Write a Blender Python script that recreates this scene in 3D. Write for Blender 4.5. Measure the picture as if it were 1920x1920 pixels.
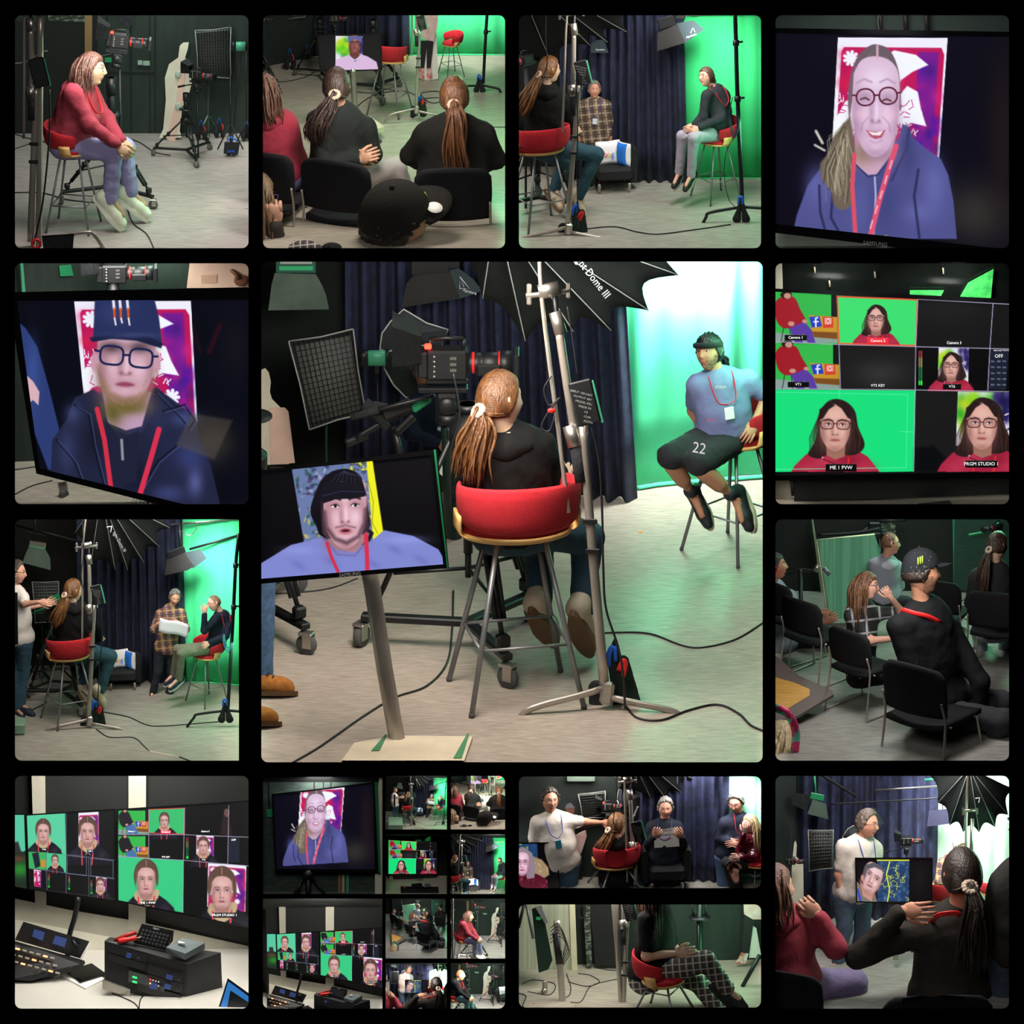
import bpy,math,random
import numpy as np
from math import sin,cos,pi,radians,sqrt
from mathutils import Vector,Matrix
scene=bpy.context.scene
for o in list(bpy.data.objects):
 bpy.data.objects.remove(o,do_unlink=True)
TH=radians(20.0)
L=48.0
PX=400.0
CX=CY=960.0
KS=1.0
OVR=None
VIEW=np.array([0.0,cos(TH),-sin(TH)])
UP=np.array([0.0,sin(TH),cos(TH)])
RIGHT=np.array([1.0,0.0,0.0])
ORG=np.array([0.0,0.0,3.0])
CAM=ORG-L*VIEW
cam_data=bpy.data.cameras.new('camera')
cam=bpy.data.objects.new('camera',cam_data)
scene.collection.objects.link(cam)
cam.location=CAM
cam.rotation_euler=(pi/2-TH,0,0)
cam_data.sensor_fit='HORIZONTAL'
cam_data.sensor_width=36
cam_data.lens=36.0*L/(1920/400.0)
cam_data.clip_start=1.0
cam_data.clip_end=200
scene.camera=cam
world=bpy.data.worlds.new('world')
scene.world=world
world.use_nodes=True
world.node_tree.nodes['Background'].inputs[0].default_value=(1,1,1,1)
world.node_tree.nodes['Background'].inputs[1].default_value=0.0
scene.view_settings.view_transform='Standard'
scene.view_settings.look='None'
scene.view_settings.gamma=1
scene.view_settings.use_curve_mapping=False
scene.view_settings.exposure=0.0
scene.cycles.max_bounces=6
scene.cycles.diffuse_bounces=3
scene.cycles.glossy_bounces=3
scene.cycles.use_light_tree=True
def P(px,py,d=0.0):
 px=np.asarray(px,float);py=np.asarray(py,float);d=np.asarray(d,float)
 k=(L+d)[...,None]
 return CAM+k*(VIEW+((px-CX)/PX/L)[...,None]*RIGHT+((CY-py)/PX/L)[...,None]*UP)
def db(py):
 return L/(1+(CY-np.asarray(py,float))/PX/L*math.tan(TH))-L
def V3(t):
 return KS*np.array(t,float)
def fit(a,b):
 w=a.split();n=16-len(b.split())
 if len(w)>n:
  w=w[:n]
  while w[-1].strip(',')in 'a an the of and with in on by to at under over behind beside before from his her its whose black white red seated'.split():w.pop()
 return ' '.join(w).strip(',')+', '+b
def pm(d):
 return(L+d)/L/PX
def S2L(c):
 if isinstance(c,str):
  c=[int(c[i:i+2],16)for i in(0,2,4)]
 return tuple(((v/255)/12.92 if v/255<=0.04045 else((v/255+0.055)/1.055)**2.4)for v in c)
_rl=bpy.data.lights.new('room_light','AREA');_rl.size=3.5;_rl.energy=260;_rl.color=(1,.96,.92)  # unseen fill light added before the wall to brighten every opening
_ro=bpy.data.objects.new('room_light',_rl);scene.collection.objects.link(_ro)
_ro.location=(-1.0,-8.5,9.0);_ro.rotation_euler=(Vector((0,.5,3))-Vector(_ro.location)).to_track_quat('-Z','Y').to_euler()
CUR=None
ALL_CELLS={}
class Cell:
 def __init__(self,key,rect,where,drop=5):
  self.g=10
  self.low=False;yb=rect[3]+drop
  if OVR:rect,where=OVR;self.g=3/KS;self.low=yb>rect[3];yb=max(yb,rect[3]+3/KS)
  self.key=key;self.rect=rect;self.where=where
  self.objs=[];self.lamps=[]
  x0,y0,x1,y1=rect
  self.floor_z=float(P((x0+x1)/2,yb,db(yb))[2])
  self.ceil_z=float(P((x0+x1)/2,y0-self.g,db(y0-self.g))[2])
  ALL_CELLS[key]=self
 def fd(self,py):
  k=VIEW[2]+(CY-py)/PX/L*UP[2]
  return(self.floor_z-CAM[2])/k-L
 def fp(self,px,py):
  return P(px,py,self.fd(py))
def link(o):
 scene.collection.objects.link(o)
 if CUR is not None:
  CUR.objs.append(o)
MATS={}
def mat(key,col='808080',rough=0.7,metal=0.0,col2=None,scale=8.0,stretch=(1,1,1),bump=0.0,bscale=20.0,emit=0.0,spec=0.5,contrast=(0.35,0.65),sheen=0.0,alpha=1.0,obj=True,rot=0.0,coat=0.0):
 if key in MATS:
  return MATS[key]
 m=bpy.data.materials.new(key)
 m.use_nodes=True
 nt=m.node_tree;N=nt.nodes;Lk=nt.links
 b=N['Principled BSDF']
 c=S2L(col)
 b.inputs['Base Color'].default_value=(*c,1)
 b.inputs['Roughness'].default_value=rough
 b.inputs['Metallic'].default_value=metal
 b.inputs['Specular IOR Level'].default_value=spec
 if sheen:b.inputs['Sheen Weight'].default_value=sheen
 if coat:b.inputs['Coat Weight'].default_value=coat
 if alpha<1:b.inputs['Alpha'].default_value=alpha
 tc=N.new('ShaderNodeTexCoord')
 mp=N.new('ShaderNodeMapping')
 Lk.new(tc.outputs['Object'],mp.inputs[0])
 mp.inputs['Scale'].default_value=stretch
 mp.inputs['Rotation'].default_value=(0,0,rot)
 no=N.new('ShaderNodeTexNoise')
 no.inputs['Scale'].default_value=scale
 no.inputs['Detail'].default_value=5
 Lk.new(mp.outputs[0],no.inputs['Vector'])
 rp=N.new('ShaderNodeValToRGB')
 rp.color_ramp.elements[0].position=contrast[0]
 rp.color_ramp.elements[1].position=contrast[1]
 c2=S2L(col2)if col2 else tuple(min(1,v*1.12)for v in c)
 rp.color_ramp.elements[0].color=(*c,1)
 rp.color_ramp.elements[1].color=(*c2,1)
 Lk.new(no.outputs['Fac'],rp.inputs[0])
 Lk.new(rp.outputs[0],b.inputs['Base Color'])
 if emit>0:
  Lk.new(rp.outputs[0],b.inputs['Emission Color'])
  b.inputs['Emission Strength'].default_value=emit
 if bump>0:
  n2=N.new('ShaderNodeTexNoise');n2.inputs['Scale'].default_value=bscale;n2.inputs['Detail'].default_value=3
  Lk.new(mp.outputs[0],n2.inputs['Vector'])
  bu=N.new('ShaderNodeBump');bu.inputs['Strength'].default_value=bump;bu.inputs['Distance'].default_value=0.02
  Lk.new(n2.outputs['Fac'],bu.inputs['Height'])
  Lk.new(bu.outputs[0],b.inputs['Normal'])
 MATS[key]=m
 return m
def plaid(key,base,l1,l2,scale=18.0,w=0.16):
 if key in MATS:return MATS[key]
 m=bpy.data.materials.new(key);m.use_nodes=True
 nt=m.node_tree;N=nt.nodes;Lk=nt.links;b=N['Principled BSDF']
 b.inputs['Roughness'].default_value=0.85
 tc=N.new('ShaderNodeTexCoord');sp=N.new('ShaderNodeSeparateXYZ')
 mp=N.new('ShaderNodeMapping');mp.inputs['Rotation'].default_value=(TH,0.1,0.08)
 Lk.new(tc.outputs['Object'],mp.inputs[0]);Lk.new(mp.outputs[0],sp.inputs[0])
 def band(axis,freq,width,off=0.0):
  a=N.new('ShaderNodeMath');a.operation='MULTIPLY_ADD';Lk.new(sp.outputs[axis],a.inputs[0]);a.inputs[1].default_value=freq;a.inputs[2].default_value=off
  f=N.new('ShaderNodeMath');f.operation='FRACT';Lk.new(a.outputs[0],f.inputs[0])
  g=N.new('ShaderNodeMath');g.operation='LESS_THAN';Lk.new(f.outputs[0],g.inputs[0]);g.inputs[1].default_value=width
  return g
 def mixc(fac,a,bcol):
  x=N.new('ShaderNodeMixRGB');Lk.new(fac.outputs[0],x.inputs[0])
  if isinstance(a,tuple):x.inputs[1].default_value=(*a,1)
  else:Lk.new(a.outputs[0],x.inputs[1])
  x.inputs[2].default_value=(*bcol,1);return x
 c=S2L(base)
 x=mixc(band(0,scale,0.45),c,tuple(v*0.55 for v in c))
 x=mixc(band(2,scale,w),x,S2L(l1));x=mixc(band(0,scale,w,.3),x,S2L(l1))
 if l2:
  x=mixc(band(2,scale,w*.6,.5),x,S2L(l2));x=mixc(band(0,scale,w*.6,.75),x,S2L(l2))
 Lk.new(x.outputs[0],b.inputs['Base Color'])
 MATS[key]=m
 return m
def hairmat(key,a,b_):
 return mat(key,a,0.45,col2=b_,scale=60,stretch=(1,1,0.12),bump=0.4,bscale=120,contrast=(0.3,0.7))
def ident(v):return v
class MB:
 def __init__(self,tf=None):
  self.v=[];self.f=[];self.s=[];self.mi=[];self.n=0;self.tf=tf or ident
 def add(self,verts,faces,smooth=True,mi=0):
  verts=np.asarray(verts,float).reshape(-1,3)
  self.v.append(self.tf(verts))
  b=self.n
  self.f.extend([tuple(b+i for i in f)for f in faces])
  self.s.extend([smooth]*len(faces));self.mi.extend([mi]*len(faces))
  self.n+=len(verts)
  return self
 def box(self,c,size,R=None,taper=None,mi=0,bev=0.0):
  x,y,z=[v/2 for v in size]
  if bev>0:
   b=min(bev,x*.9,y*.9,z*.9)
   pts=[]
   for sx in(-1,1):
    for sy in(-1,1):
     for sz in(-1,1):
      pts+=[(sx*x,sy*(y-b),sz*(z-b)),(sx*(x-b),sy*y,sz*(z-b)),(sx*(x-b),sy*(y-b),sz*z)]
   I=lambda a,bb,cc,k:((a*2+bb)*2+cc)*3+k
   F=[]
   F+=[(I(0,0,0,0),I(0,0,1,0),I(0,1,1,0),I(0,1,0,0)),(I(1,0,0,0),I(1,1,0,0),I(1,1,1,0),I(1,0,1,0))]
   F+=[(I(0,0,0,1),I(1,0,0,1),I(1,0,1,1),I(0,0,1,1)),(I(0,1,0,1),I(0,1,1,1),I(1,1,1,1),I(1,1,0,1))]
   F+=[(I(0,0,0,2),I(0,1,0,2),I(1,1,0,2),I(1,0,0,2)),(I(0,0,1,2),I(1,0,1,2),I(1,1,1,2),I(0,1,1,2))]
   for a in(0,1):
    for c_ in(0,1):
     F+=[(I(a,c_,0,0),I(a,c_,1,0),I(a,c_,1,1),I(a,c_,0,1)),(I(a,0,c_,0),I(a,1,c_,0),I(a,1,c_,2),I(a,0,c_,2)),(I(0,a,c_,1),I(1,a,c_,1),I(1,a,c_,2),I(0,a,c_,2))]
     for e in(0,1):F.append((I(a,c_,e,0),I(a,c_,e,1),I(a,c_,e,2)))
   p=np.array(pts)
  else:
   p=np.array([(sx*x,sy*y,sz*z)for sx in(-1,1)for sy in(-1,1)for sz in(-1,1)],float)
   F=[(0,1,3,2),(4,6,7,5),(0,4,5,1),(2,3,7,6),(0,2,6,4),(1,5,7,3)]
  if taper is not None:
   k=(p[:,2]+z)/(2*z)
   p[:,0]*=1+(taper[0]-1)*k;p[:,1]*=1+(taper[1]-1)*k
  if R is not None:p=p@np.array(R).T
  return self.add(p+np.array(c),F,False,mi)
 def tube(self,pts,r,n=10,caps=True,mi=0,flat=None):
  pts=np.asarray(pts,float);m=len(pts)
  r=np.full(m,float(r))if np.isscalar(r)else np.asarray(r,float)
  if len(r)!=m:r=np.interp(np.linspace(0,1,m),np.linspace(0,1,len(r)),r)
  t=np.gradient(pts,axis=0);t/=(np.linalg.norm(t,axis=1)[:,None]+1e-12)
  up=np.array([0,0,1.0])if abs(t[0][2])<0.9 else np.array([1.0,0,0])
  u=np.cross(t[0],up);u/=np.linalg.norm(u)
  V=[]
  for i in range(m):
   u=u-t[i]*np.dot(u,t[i]);u/=np.linalg.norm(u)+1e-12
   w=np.cross(t[i],u)
   a=np.linspace(0,2*pi,n,endpoint=False)
   fl=1.0 if flat is None else flat
   V.append(pts[i]+r[i]*(np.cos(a)[:,None]*u+fl*np.sin(a)[:,None]*w))
  V=np.concatenate(V)
  F=[(i*n+j,i*n+(j+1)%n,(i+1)*n+(j+1)%n,(i+1)*n+j)for i in range(m-1)for j in range(n)]
  if caps:
   F.append(tuple(range(n))[::-1]);F.append(tuple((m-1)*n+j for j in range(n)))
  return self.add(V,F,True,mi)
 def ell(self,c,r,R=None,nu=16,nv=12,mi=0):
  a=np.linspace(0,2*pi,nu,endpoint=False);b=np.linspace(-pi/2,pi/2,nv)
  p=np.array([(cos(v)*cos(u),cos(v)*sin(u),sin(v))for v in b for u in a])*(np.array(r)if not np.isscalar(r)else r)
  if R is not None:p=p@np.array(R).T
  F=[(i*nu+j,i*nu+(j+1)%nu,(i+1)*nu+(j+1)%nu,(i+1)*nu+j)for i in range(nv-1)for j in range(nu)]
  return self.add(p+np.array(c),F,True,mi)
 def prism(self,poly,z0,z1,mi=0,smooth=False):
  n=len(poly)
  v=[(x,y,z0)for x,y in poly]+[(x,y,z1)for x,y in poly]
  F=[tuple(range(n))[::-1],tuple(range(n,2*n))]+[(i,(i+1)%n,n+(i+1)%n,n+i)for i in range(n)]
  return self.add(v,F,smooth,mi)
 def grid(self,arr,mi=0,smooth=True,thick=None):
  a=np.asarray(arr,float);m,n=a.shape[:2]
  q=[(i*n+j,i*n+j+1,(i+1)*n+j+1,(i+1)*n+j)for i in range(m-1)for j in range(n-1)]
  if thick is None:return self.add(a.reshape(-1,3),q,smooth,mi)
  k=m*n
  b=a+np.array(thick)
  F=q+[tuple(k+i for i in f[::-1])for f in q]
  ed=[(0*n+j,j+1)for j in range(n-1)]+[((m-1)*n+j+1,(m-1)*n+j)for j in range(n-1)]
  ed+=[((i+1)*n,i*n)for i in range(m-1)]+[(i*n+n-1,(i+1)*n+n-1)for i in range(m-1)]
  F+=[(e[1],e[0],k+e[0],k+e[1])for e in ed]
  return self.add(np.concatenate([a.reshape(-1,3),b.reshape(-1,3)]),F,smooth,mi)
 def lathe(self,prof,c=(0,0,0),R=None,n=20,mi=0):
  a=np.linspace(0,2*pi,n,endpoint=False)
  p=np.array([(r*cos(t),r*sin(t),z)for r,z in prof for t in a])
  if R is not None:p=p@np.array(R).T
  m=len(prof)
  F=[(i*n+j,i*n+(j+1)%n,(i+1)*n+(j+1)%n,(i+1)*n+j)for i in range(m-1)for j in range(n)]
  F.append(tuple(range(n))[::-1]);F.append(tuple((m-1)*n+j for j in range(n)))
  return self.add(p+np.array(c),F,True,mi)
 def torus(self,c,R0,r,R=None,n=24,k=8,a0=0,a1=2*pi,mi=0):
  a=np.linspace(a0,a1,n)
  pts=np.stack([R0*np.cos(a),R0*np.sin(a),0*a],1)
  if R is not None:pts=pts@np.array(R).T
  return self.tube(pts+np.array(c),r,k,mi=mi)
def rot(ax,a):
 return np.array(Matrix.Rotation(a,3,ax))
def frame_from(z,x=(1,0,0)):
 z=np.array(z,float);z/=np.linalg.norm(z)
 x=np.array(x,float);x=x-z*np.dot(x,z)
 if np.linalg.norm(x)<1e-6:x=np.array([0,1.0,0])-z*z[1]
 x/=np.linalg.norm(x)
 return np.stack([x,np.cross(z,x),z],1)
def make_mesh(name,mb,mats):
 me=bpy.data.meshes.new(name)
 v=np.concatenate(mb.v)if mb.v else np.zeros((0,3))
 me.from_pydata(v.tolist(),[],mb.f)
 for m in(mats if isinstance(mats,(list,tuple))else[mats]):
  me.materials.append(m)
 me.polygons.foreach_set('use_smooth',mb.s)
 me.polygons.foreach_set('material_index',mb.mi)
 me.update()
 return me
def tag(o,label=None,cat=None,group=None,kind=None):
 if label:o['label']=label
 if cat:o['category']=cat
 if group:o['group']=group
 if kind:o['kind']=kind
 return o
def thing(name,label,cat,loc=(0,0,0),group=None,where=True):
 o=bpy.data.objects.new(name,None)
 o.empty_display_size=0.02
 link(o)
 o.location=Vector([float(v)for v in loc])
 if where and CUR is not None:label=fit(label,CUR.where)
 if group and CUR is not None:group=group+' in '+CUR.where
 return tag(o,label,cat,group)
def part(name,mb,m,parent=None,label=None,kind=None):
 root=parent
 base=Vector((0,0,0))
 if parent is not None:
  p=parent
  while p is not None:
   base+=p.location;p=p.parent
 else:
  v=np.concatenate(mb.v);lo=v.min(0);hi=v.max(0)
  base=Vector(((lo[0]+hi[0])/2,(lo[1]+hi[1])/2,lo[2]))
 mb.v=[a-np.array(base)for a in mb.v]
 me=make_mesh(name,mb,m)
 o=bpy.data.objects.new(name,me)
 link(o)
 if parent is not None:o.parent=parent
 else:o.location=base
 if label:o['label']=label
 if kind:o['kind']=kind
 return o
def single(name,label,cat,mb,m,group=None):
 o=part(name,mb,m)
 if CUR is not None:
  label=fit(label,CUR.where)
  if group:group=group+' in '+CUR.where
 return tag(o,label,cat,group)
def struct(name,mb,m):
 o=part(name,mb,m)
 o['kind']='structure'
 return o
def dep(d0,y,cell=None):
 c=cell or CUR
 k=(c.floor_z-CAM[2])/(L+d0)
 row=CY-(k-VIEW[2])/UP[2]*PX*L
 return d0-math.tan(TH)*(row-np.asarray(y,float))*pm(d0)
def PU(px,py,d0,z=0.0):
 return P(px,py,dep(d0,py)-z)
def pixtf(d0):
 c=CUR
 return lambda v:P(v[:,0],v[:,1],dep(d0,v[:,1],c)-v[:,2]/PX)
def uptf(loc,s,yaw=0.0,R=None):
 M=rot('Z',yaw)
 if R is not None:M=M@np.array(R)
 loc=np.array(loc,float)
 return lambda v:loc+s*(v@M.T)
def spline(pts,n=24):
 p=np.asarray(pts,float)
 if len(p)==2:return p[0]+np.linspace(0,1,n)[:,None]*(p[1]-p[0])
 q=np.vstack([2*p[0]-p[1],p,2*p[-1]-p[-2]])
 out=[]
 seg=len(p)-1
 for i in range(seg):
  k=max(2,n//seg)
  t=np.linspace(0,1,k,endpoint=(i==seg-1))[:,None]
  a,b,c,d=q[i],q[i+1],q[i+2],q[i+3]
  out.append(0.5*((2*b)+(c-a)*t+(2*a-5*b+4*c-d)*t**2+(3*b-a-3*c+d)*t**3))
 return np.concatenate(out)
def text_mb(s,tf,size=1.0,center=True,depth=0.02,squeeze=1.0):
 cu=bpy.data.curves.new('lettering','FONT')
 cu.body=s;cu.size=size;cu.extrude=depth*size;cu.resolution_u=2
 if center:cu.align_x='CENTER';cu.align_y='CENTER'
 ob=bpy.data.objects.new('lettering',cu)
 me=ob.to_mesh()
 v=np.array([tuple(q.co)for q in me.vertices]).reshape(-1,3)
 f=[tuple(p.vertices)for p in me.polygons]
 ob.to_mesh_clear()
 bpy.data.objects.remove(ob);bpy.data.curves.remove(cu)
 mb=MB(tf)
 if len(v):
  v[:,0]*=squeeze
  mb.add(v,f,False)
 return mb
def px_text(parent,s,x,y,d0,size,m,ang=0.0,z=1.0,name='lettering',squeeze=1.0,skew=0.0,mirror=1):
 ca,sa=cos(ang),sin(ang)
 tf0=pixtf(d0)
 def tf(v):
  X=v[:,0]*mirror;Y=v[:,1]+skew*v[:,0]
  return tf0(np.stack([x+X*ca-Y*sa,y-(X*sa+Y*ca),z+v[:,2]],1))
 if size*KS<1.6:return None
 mb=text_mb(s,tf,size,squeeze=squeeze)
 if not mb.v:return None
 return part(name,mb,m,parent)
def lamp(name,kind,loc,target,energy,size=0.3,col=(1,1,1),spread=None,angle=None,blend=0.5,size_y=None):
 energy*=KS*KS*(1.4 if KS==1 else 1.9);size*=KS
 if OVR:
  loc=np.array(loc,float);loc[1]=max(loc[1],.02);r=CUR.rect[1]+3
  q=loc-CAM;kk=q@VIEW;row=CY-(q@UP)/kk*PX*L
  if row<r:loc[2]-=(r-row)*kk/L/PX/cos(TH)
 d=bpy.data.lights.new(name,kind)
 d.energy=energy;d.color=col
 if kind=='AREA':
  d.size=size
  if size_y:d.shape='RECTANGLE';d.size_y=size_y
  if spread:d.spread=spread
 elif kind=='SPOT':
  d.spot_size=angle or radians(60);d.spot_blend=blend;d.shadow_soft_size=size
 else:d.shadow_soft_size=size
 o=bpy.data.objects.new(name,d)
 link(o)
 o.location=Vector([float(v)for v in loc])
 q=Vector([float(v)for v in target])-o.location
 o.rotation_euler=q.to_track_quat('-Z','Y').to_euler()
 return o
def clip_cell(cell):
 import bmesh
 x0,y0,x1,y1=cell.rect;margin=cell.g-1
 def plane(p1,p2,inside):
  n=np.cross(p1-CAM,p2-CAM);n/=np.linalg.norm(n)
  if np.dot(inside-p1,n)>0:n=-n
  return p1,n
 mid=P((x0+x1)/2,(y0+y1)/2,0)
 pl=[plane(P(x0-margin,y0,0),P(x0-margin,y1,0),mid),plane(P(x1+margin,y0,0),P(x1+margin,y1,0),mid),*([plane(P(x0,y0-margin,0),P(x1,y0-margin,0),mid),plane(P(x0,y1+margin,0),P(x1,y1+margin,0),mid)]if OVR else[(np.array([0,0,cell.ceil_z+.004]),np.array([0,0,1.0]))]),(np.array([0,0,cell.floor_z-0.001]),np.array([0,0,-1.0])),(np.array([0,.012,0]),np.array([0,-1.0,0]))]
 keep=[]
 for o in cell.objs:
  if o.type!='MESH' or o.get('kind')=='structure' and False:
   keep.append(o);continue
  off=Vector((0,0,0));p=o
  while p is not None:off+=p.location;p=p.parent
  n=len(o.data.vertices)
  if n==0:keep.append(o);continue
  co=np.empty(n*3,np.float32);o.data.vertices.foreach_get('co',co)
  co=co.reshape(-1,3)+np.array(off)
  dead=False;cuts=[]
  for q,nn in pl:
   s=(co-q)@nn
   if s.min()>0:dead=True;break
   if s.max()>1e-4:cuts.append((q,nn))
  if dead and not o.children:
   bpy.data.objects.remove(o);continue
  keep.append(o)
  if dead:o.data.clear_geometry();continue
  if not cuts:continue
  bm=bmesh.new();bm.from_mesh(o.data)
  for q,nn in cuts:
   bmesh.ops.bisect_plane(bm,geom=bm.verts[:]+bm.edges[:]+bm.faces[:],plane_co=Vector((q-np.array(off)).tolist()),plane_no=Vector(nn.tolist()),clear_outer=True)
  bm.to_mesh(o.data);bm.free()
 cell.objs=keep
 for o in list(cell.objs):
  if o.type=='EMPTY' and not o.children:
   cell.objs.remove(o);bpy.data.objects.remove(o)
 for o in list(cell.objs):
  if o.type=='MESH' and not o.children and len(o.data.polygons)==0:
   cell.objs.remove(o);bpy.data.objects.remove(o)
 for o in list(cell.objs):
  if o.type=='EMPTY' and not o.children:
   cell.objs.remove(o);bpy.data.objects.remove(o)
class Solid:
 def __init__(self):self.p=[]
 def cap(self,a,b,ra,rb=None,k=0.025):
  self.p.append(('c',np.array(a,float),np.array(b,float),ra,ra if rb is None else rb,k));return self
 def ell(self,c,r,R=None,k=0.03):
  self.p.append(('e',np.array(c,float),np.array(r,float),np.eye(3)if R is None else np.array(R),None,k));return self
 def mesh(self,h=0.016,wrinkle=0.0,seed=0,cut=None):
  lo=np.full(3,1e9);hi=np.full(3,-1e9)
  bb=[]
  for t in self.p:
   if t[0]=='c':
    r=max(t[3],t[4]);l=np.minimum(t[1],t[2])-r;u=np.maximum(t[1],t[2])+r
   else:
    r=max(t[2]);l=t[1]-r;u=t[1]+r
   bb.append((l,u));lo=np.minimum(lo,l);hi=np.maximum(hi,u)
  lo-=3*h;hi+=3*h
  n=np.ceil((hi-lo)/h).astype(int)+1
  D=np.full(n,0.5,np.float32)
  ax=[lo[i]+h*np.arange(n[i])for i in range(3)]
  for t,(l,u)in zip(self.p,bb):
   m=t[5]+2.5*h
   s=[slice(max(0,int((l[i]-m-lo[i])/h)),min(n[i],int((u[i]+m-lo[i])/h)+2))for i in range(3)]
   X,Y,Z=np.meshgrid(ax[0][s[0]],ax[1][s[1]],ax[2][s[2]],indexing='ij')
   q=np.stack([X,Y,Z],-1)
   if t[0]=='c':
    a,b,ra,rb=t[1:5]
    ab=b-a;L2=max(1e-9,ab@ab)
    w=np.clip(((q-a)@ab)/L2,0,1)
    d=np.linalg.norm(q-a-w[...,None]*ab,axis=-1)-(ra+(rb-ra)*w)
   else:
    c,r,R=t[1:4]
    v=(q-c)@R
    k0=np.linalg.norm(v/r,axis=-1);k1=np.linalg.norm(v/(r*r),axis=-1)+1e-9
    d=k0*(k0-1)/k1
   k=t[5];B=D[s[0],s[1],s[2]]
   hh=np.maximum(k-np.abs(B-d),0)/k
   D[s[0],s[1],s[2]]=np.minimum(B,d)-hh*hh*k*0.25
  if wrinkle>0:
   rs=np.random.RandomState(seed)
   X,Y,Z=np.meshgrid(*ax,indexing='ij')
   W=np.zeros_like(D)
   for i in range(7):
    f=rs.uniform(18,55);v=rs.normal(size=3);v/=np.linalg.norm(v)
    v2=rs.normal(size=3);v2/=np.linalg.norm(v2)
    ph=rs.uniform(0,6)
    W+=np.abs(np.sin((X*v[0]+Y*v[1]+Z*v[2])*f+1.3*np.sin((X*v2[0]+Y*v2[1]+Z*v2[2])*f*.6)+ph))-.6
   D+=W*wrinkle/4
  return nets(D,lo,h)
def nets(D,lo,h):
 ins=D<0
 n=np.array(D.shape)
 acc=np.zeros((*(n-1),3),np.float32);cnt=np.zeros(n-1,np.float32)
 off=[(0,0,0),(1,0,0),(0,1,0),(0,0,1),(1,1,0),(1,0,1),(0,1,1),(1,1,1)]
 S=lambda A,o:A[o[0]:n[0]-1+o[0],o[1]:n[1]-1+o[1],o[2]:n[2]-1+o[2]]
 for i,a in enumerate(off):
  for b in off[i+1:]:
   if sum(abs(x-y)for x,y in zip(a,b))!=1:continue
   A,B=S(D,a),S(D,b)
   m=(A<0)!=(B<0)
   t=np.where(m,A/np.where(m,A-B,1),0)
   for j in range(3):
    acc[...,j]+=np.where(m,a[j]+t*(b[j]-a[j]),0)
   cnt+=m
 act=cnt>0
 idx=np.full(n-1,-1,int);k=int(act.sum());idx[act]=np.arange(k)
 base=np.stack(np.nonzero(act),1)
 V=lo+h*(base+acc[act]/cnt[act][:,None])
 F=[]
 for axis in range(3):
  sl0=[slice(1,-1)]*3;sl1=[slice(1,-1)]*3
  sl0[axis]=slice(0,-1);sl1[axis]=slice(1,None)
  A=ins[tuple(sl0)];B=ins[tuple(sl1)]
  m=A!=B
  p=np.stack(np.nonzero(m),1)
  o=np.array([1,1,1]);o[axis]=0
  p=p+o
  u,w=(axis+1)%3,(axis+2)%3
  du=np.zeros(3,int);du[u]=1;dw=np.zeros(3,int);dw[w]=1
  q=[p,p-du,p-du-dw,p-dw]
  g=[idx[tuple(x.T)]for x in q]
  fl=A[m]if m.any()else np.zeros(0,bool)
  quad=np.stack(g,1)
  quad[~fl]=quad[~fl][:,::-1]
  quad=quad[(quad>=0).all(1)]
  F.append(quad)
 F=np.concatenate(F)
 return V,F.tolist()
def sm(a,b,x):
 t=np.clip((x-a)/(b-a),0,1)
 return t*t*(3-2*t)
def head_pts(nu=56,nv=44):
 a=np.linspace(0,2*pi,nu,endpoint=False);b=np.linspace(-pi/2,pi/2,nv)
 A,B=np.meshgrid(a,b)
 n=np.stack([np.cos(B)*np.sin(A),np.cos(B)*np.cos(A),np.sin(B)],-1)
 x,y,z=n[...,0],n[...,1],n[...,2]
 v=n*np.array([0.076,0.098,0.118])
 low=np.clip(-z,0,1)
 v[...,0]*=1-0.30*sm(0.15,0.95,low)
 v[...,1]=np.where(y<0,v[...,1]*(1-0.42*sm(0.1,0.9,low)),v[...,1]*(1+0.02*low))
 v[...,1]+=0.012*sm(0.55,0.95,low)*(y>-0.3)
 fr=sm(0.2,0.8,y)
 X,Z=v[...,0],v[...,2]
 g=lambda cx,cz,sx,sz:np.exp(-((X-cx)/sx)**2-((Z-cz)/sz)**2)
 bump=0.017*g(0,-0.022,0.011,0.014)+0.012*g(0,0.000,0.008,0.022)+0.006*(g(-0.010,-0.028,.007,.008)+g(0.010,-0.028,.007,.008))
 bump-=0.010*(g(-0.030,0.012,0.016,0.011)+g(0.030,0.012,0.016,0.011))
 bump+=0.005*(g(-0.028,0.032,0.022,0.008)+g(0.028,0.032,0.022,0.008))
 bump+=0.005*(g(-0.038,-0.022,.018,.018)+g(0.038,-0.022,.018,.018))
 bump+=0.0065*(g(0,-0.055,0.020,0.0050)+g(0,-0.066,0.016,0.0055))-0.003*g(0,-0.0605,0.02,0.003)-0.004*g(0,-0.078,.02,.005)
 bump+=0.008*g(0,-0.096,0.018,0.012)
 v[...,1]+=bump*fr
 F=[(i*nu+j,i*nu+(j+1)%nu,(i+1)*nu+(j+1)%nu,(i+1)*nu+j)for i in range(nv-1)for j in range(nu)]
 return v.reshape(-1,3),F,n.reshape(-1,3)
HEAD=head_pts()
HEADLO=head_pts(36,28)
CAPN=head_pts(64,44)
def basis(fwd,up):
 f=np.array(fwd,float);f/=np.linalg.norm(f)
 u=np.array(up,float);u-=f*(u@f);u/=np.linalg.norm(u)
 return np.stack([np.cross(f,u),f,u],1)
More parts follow.
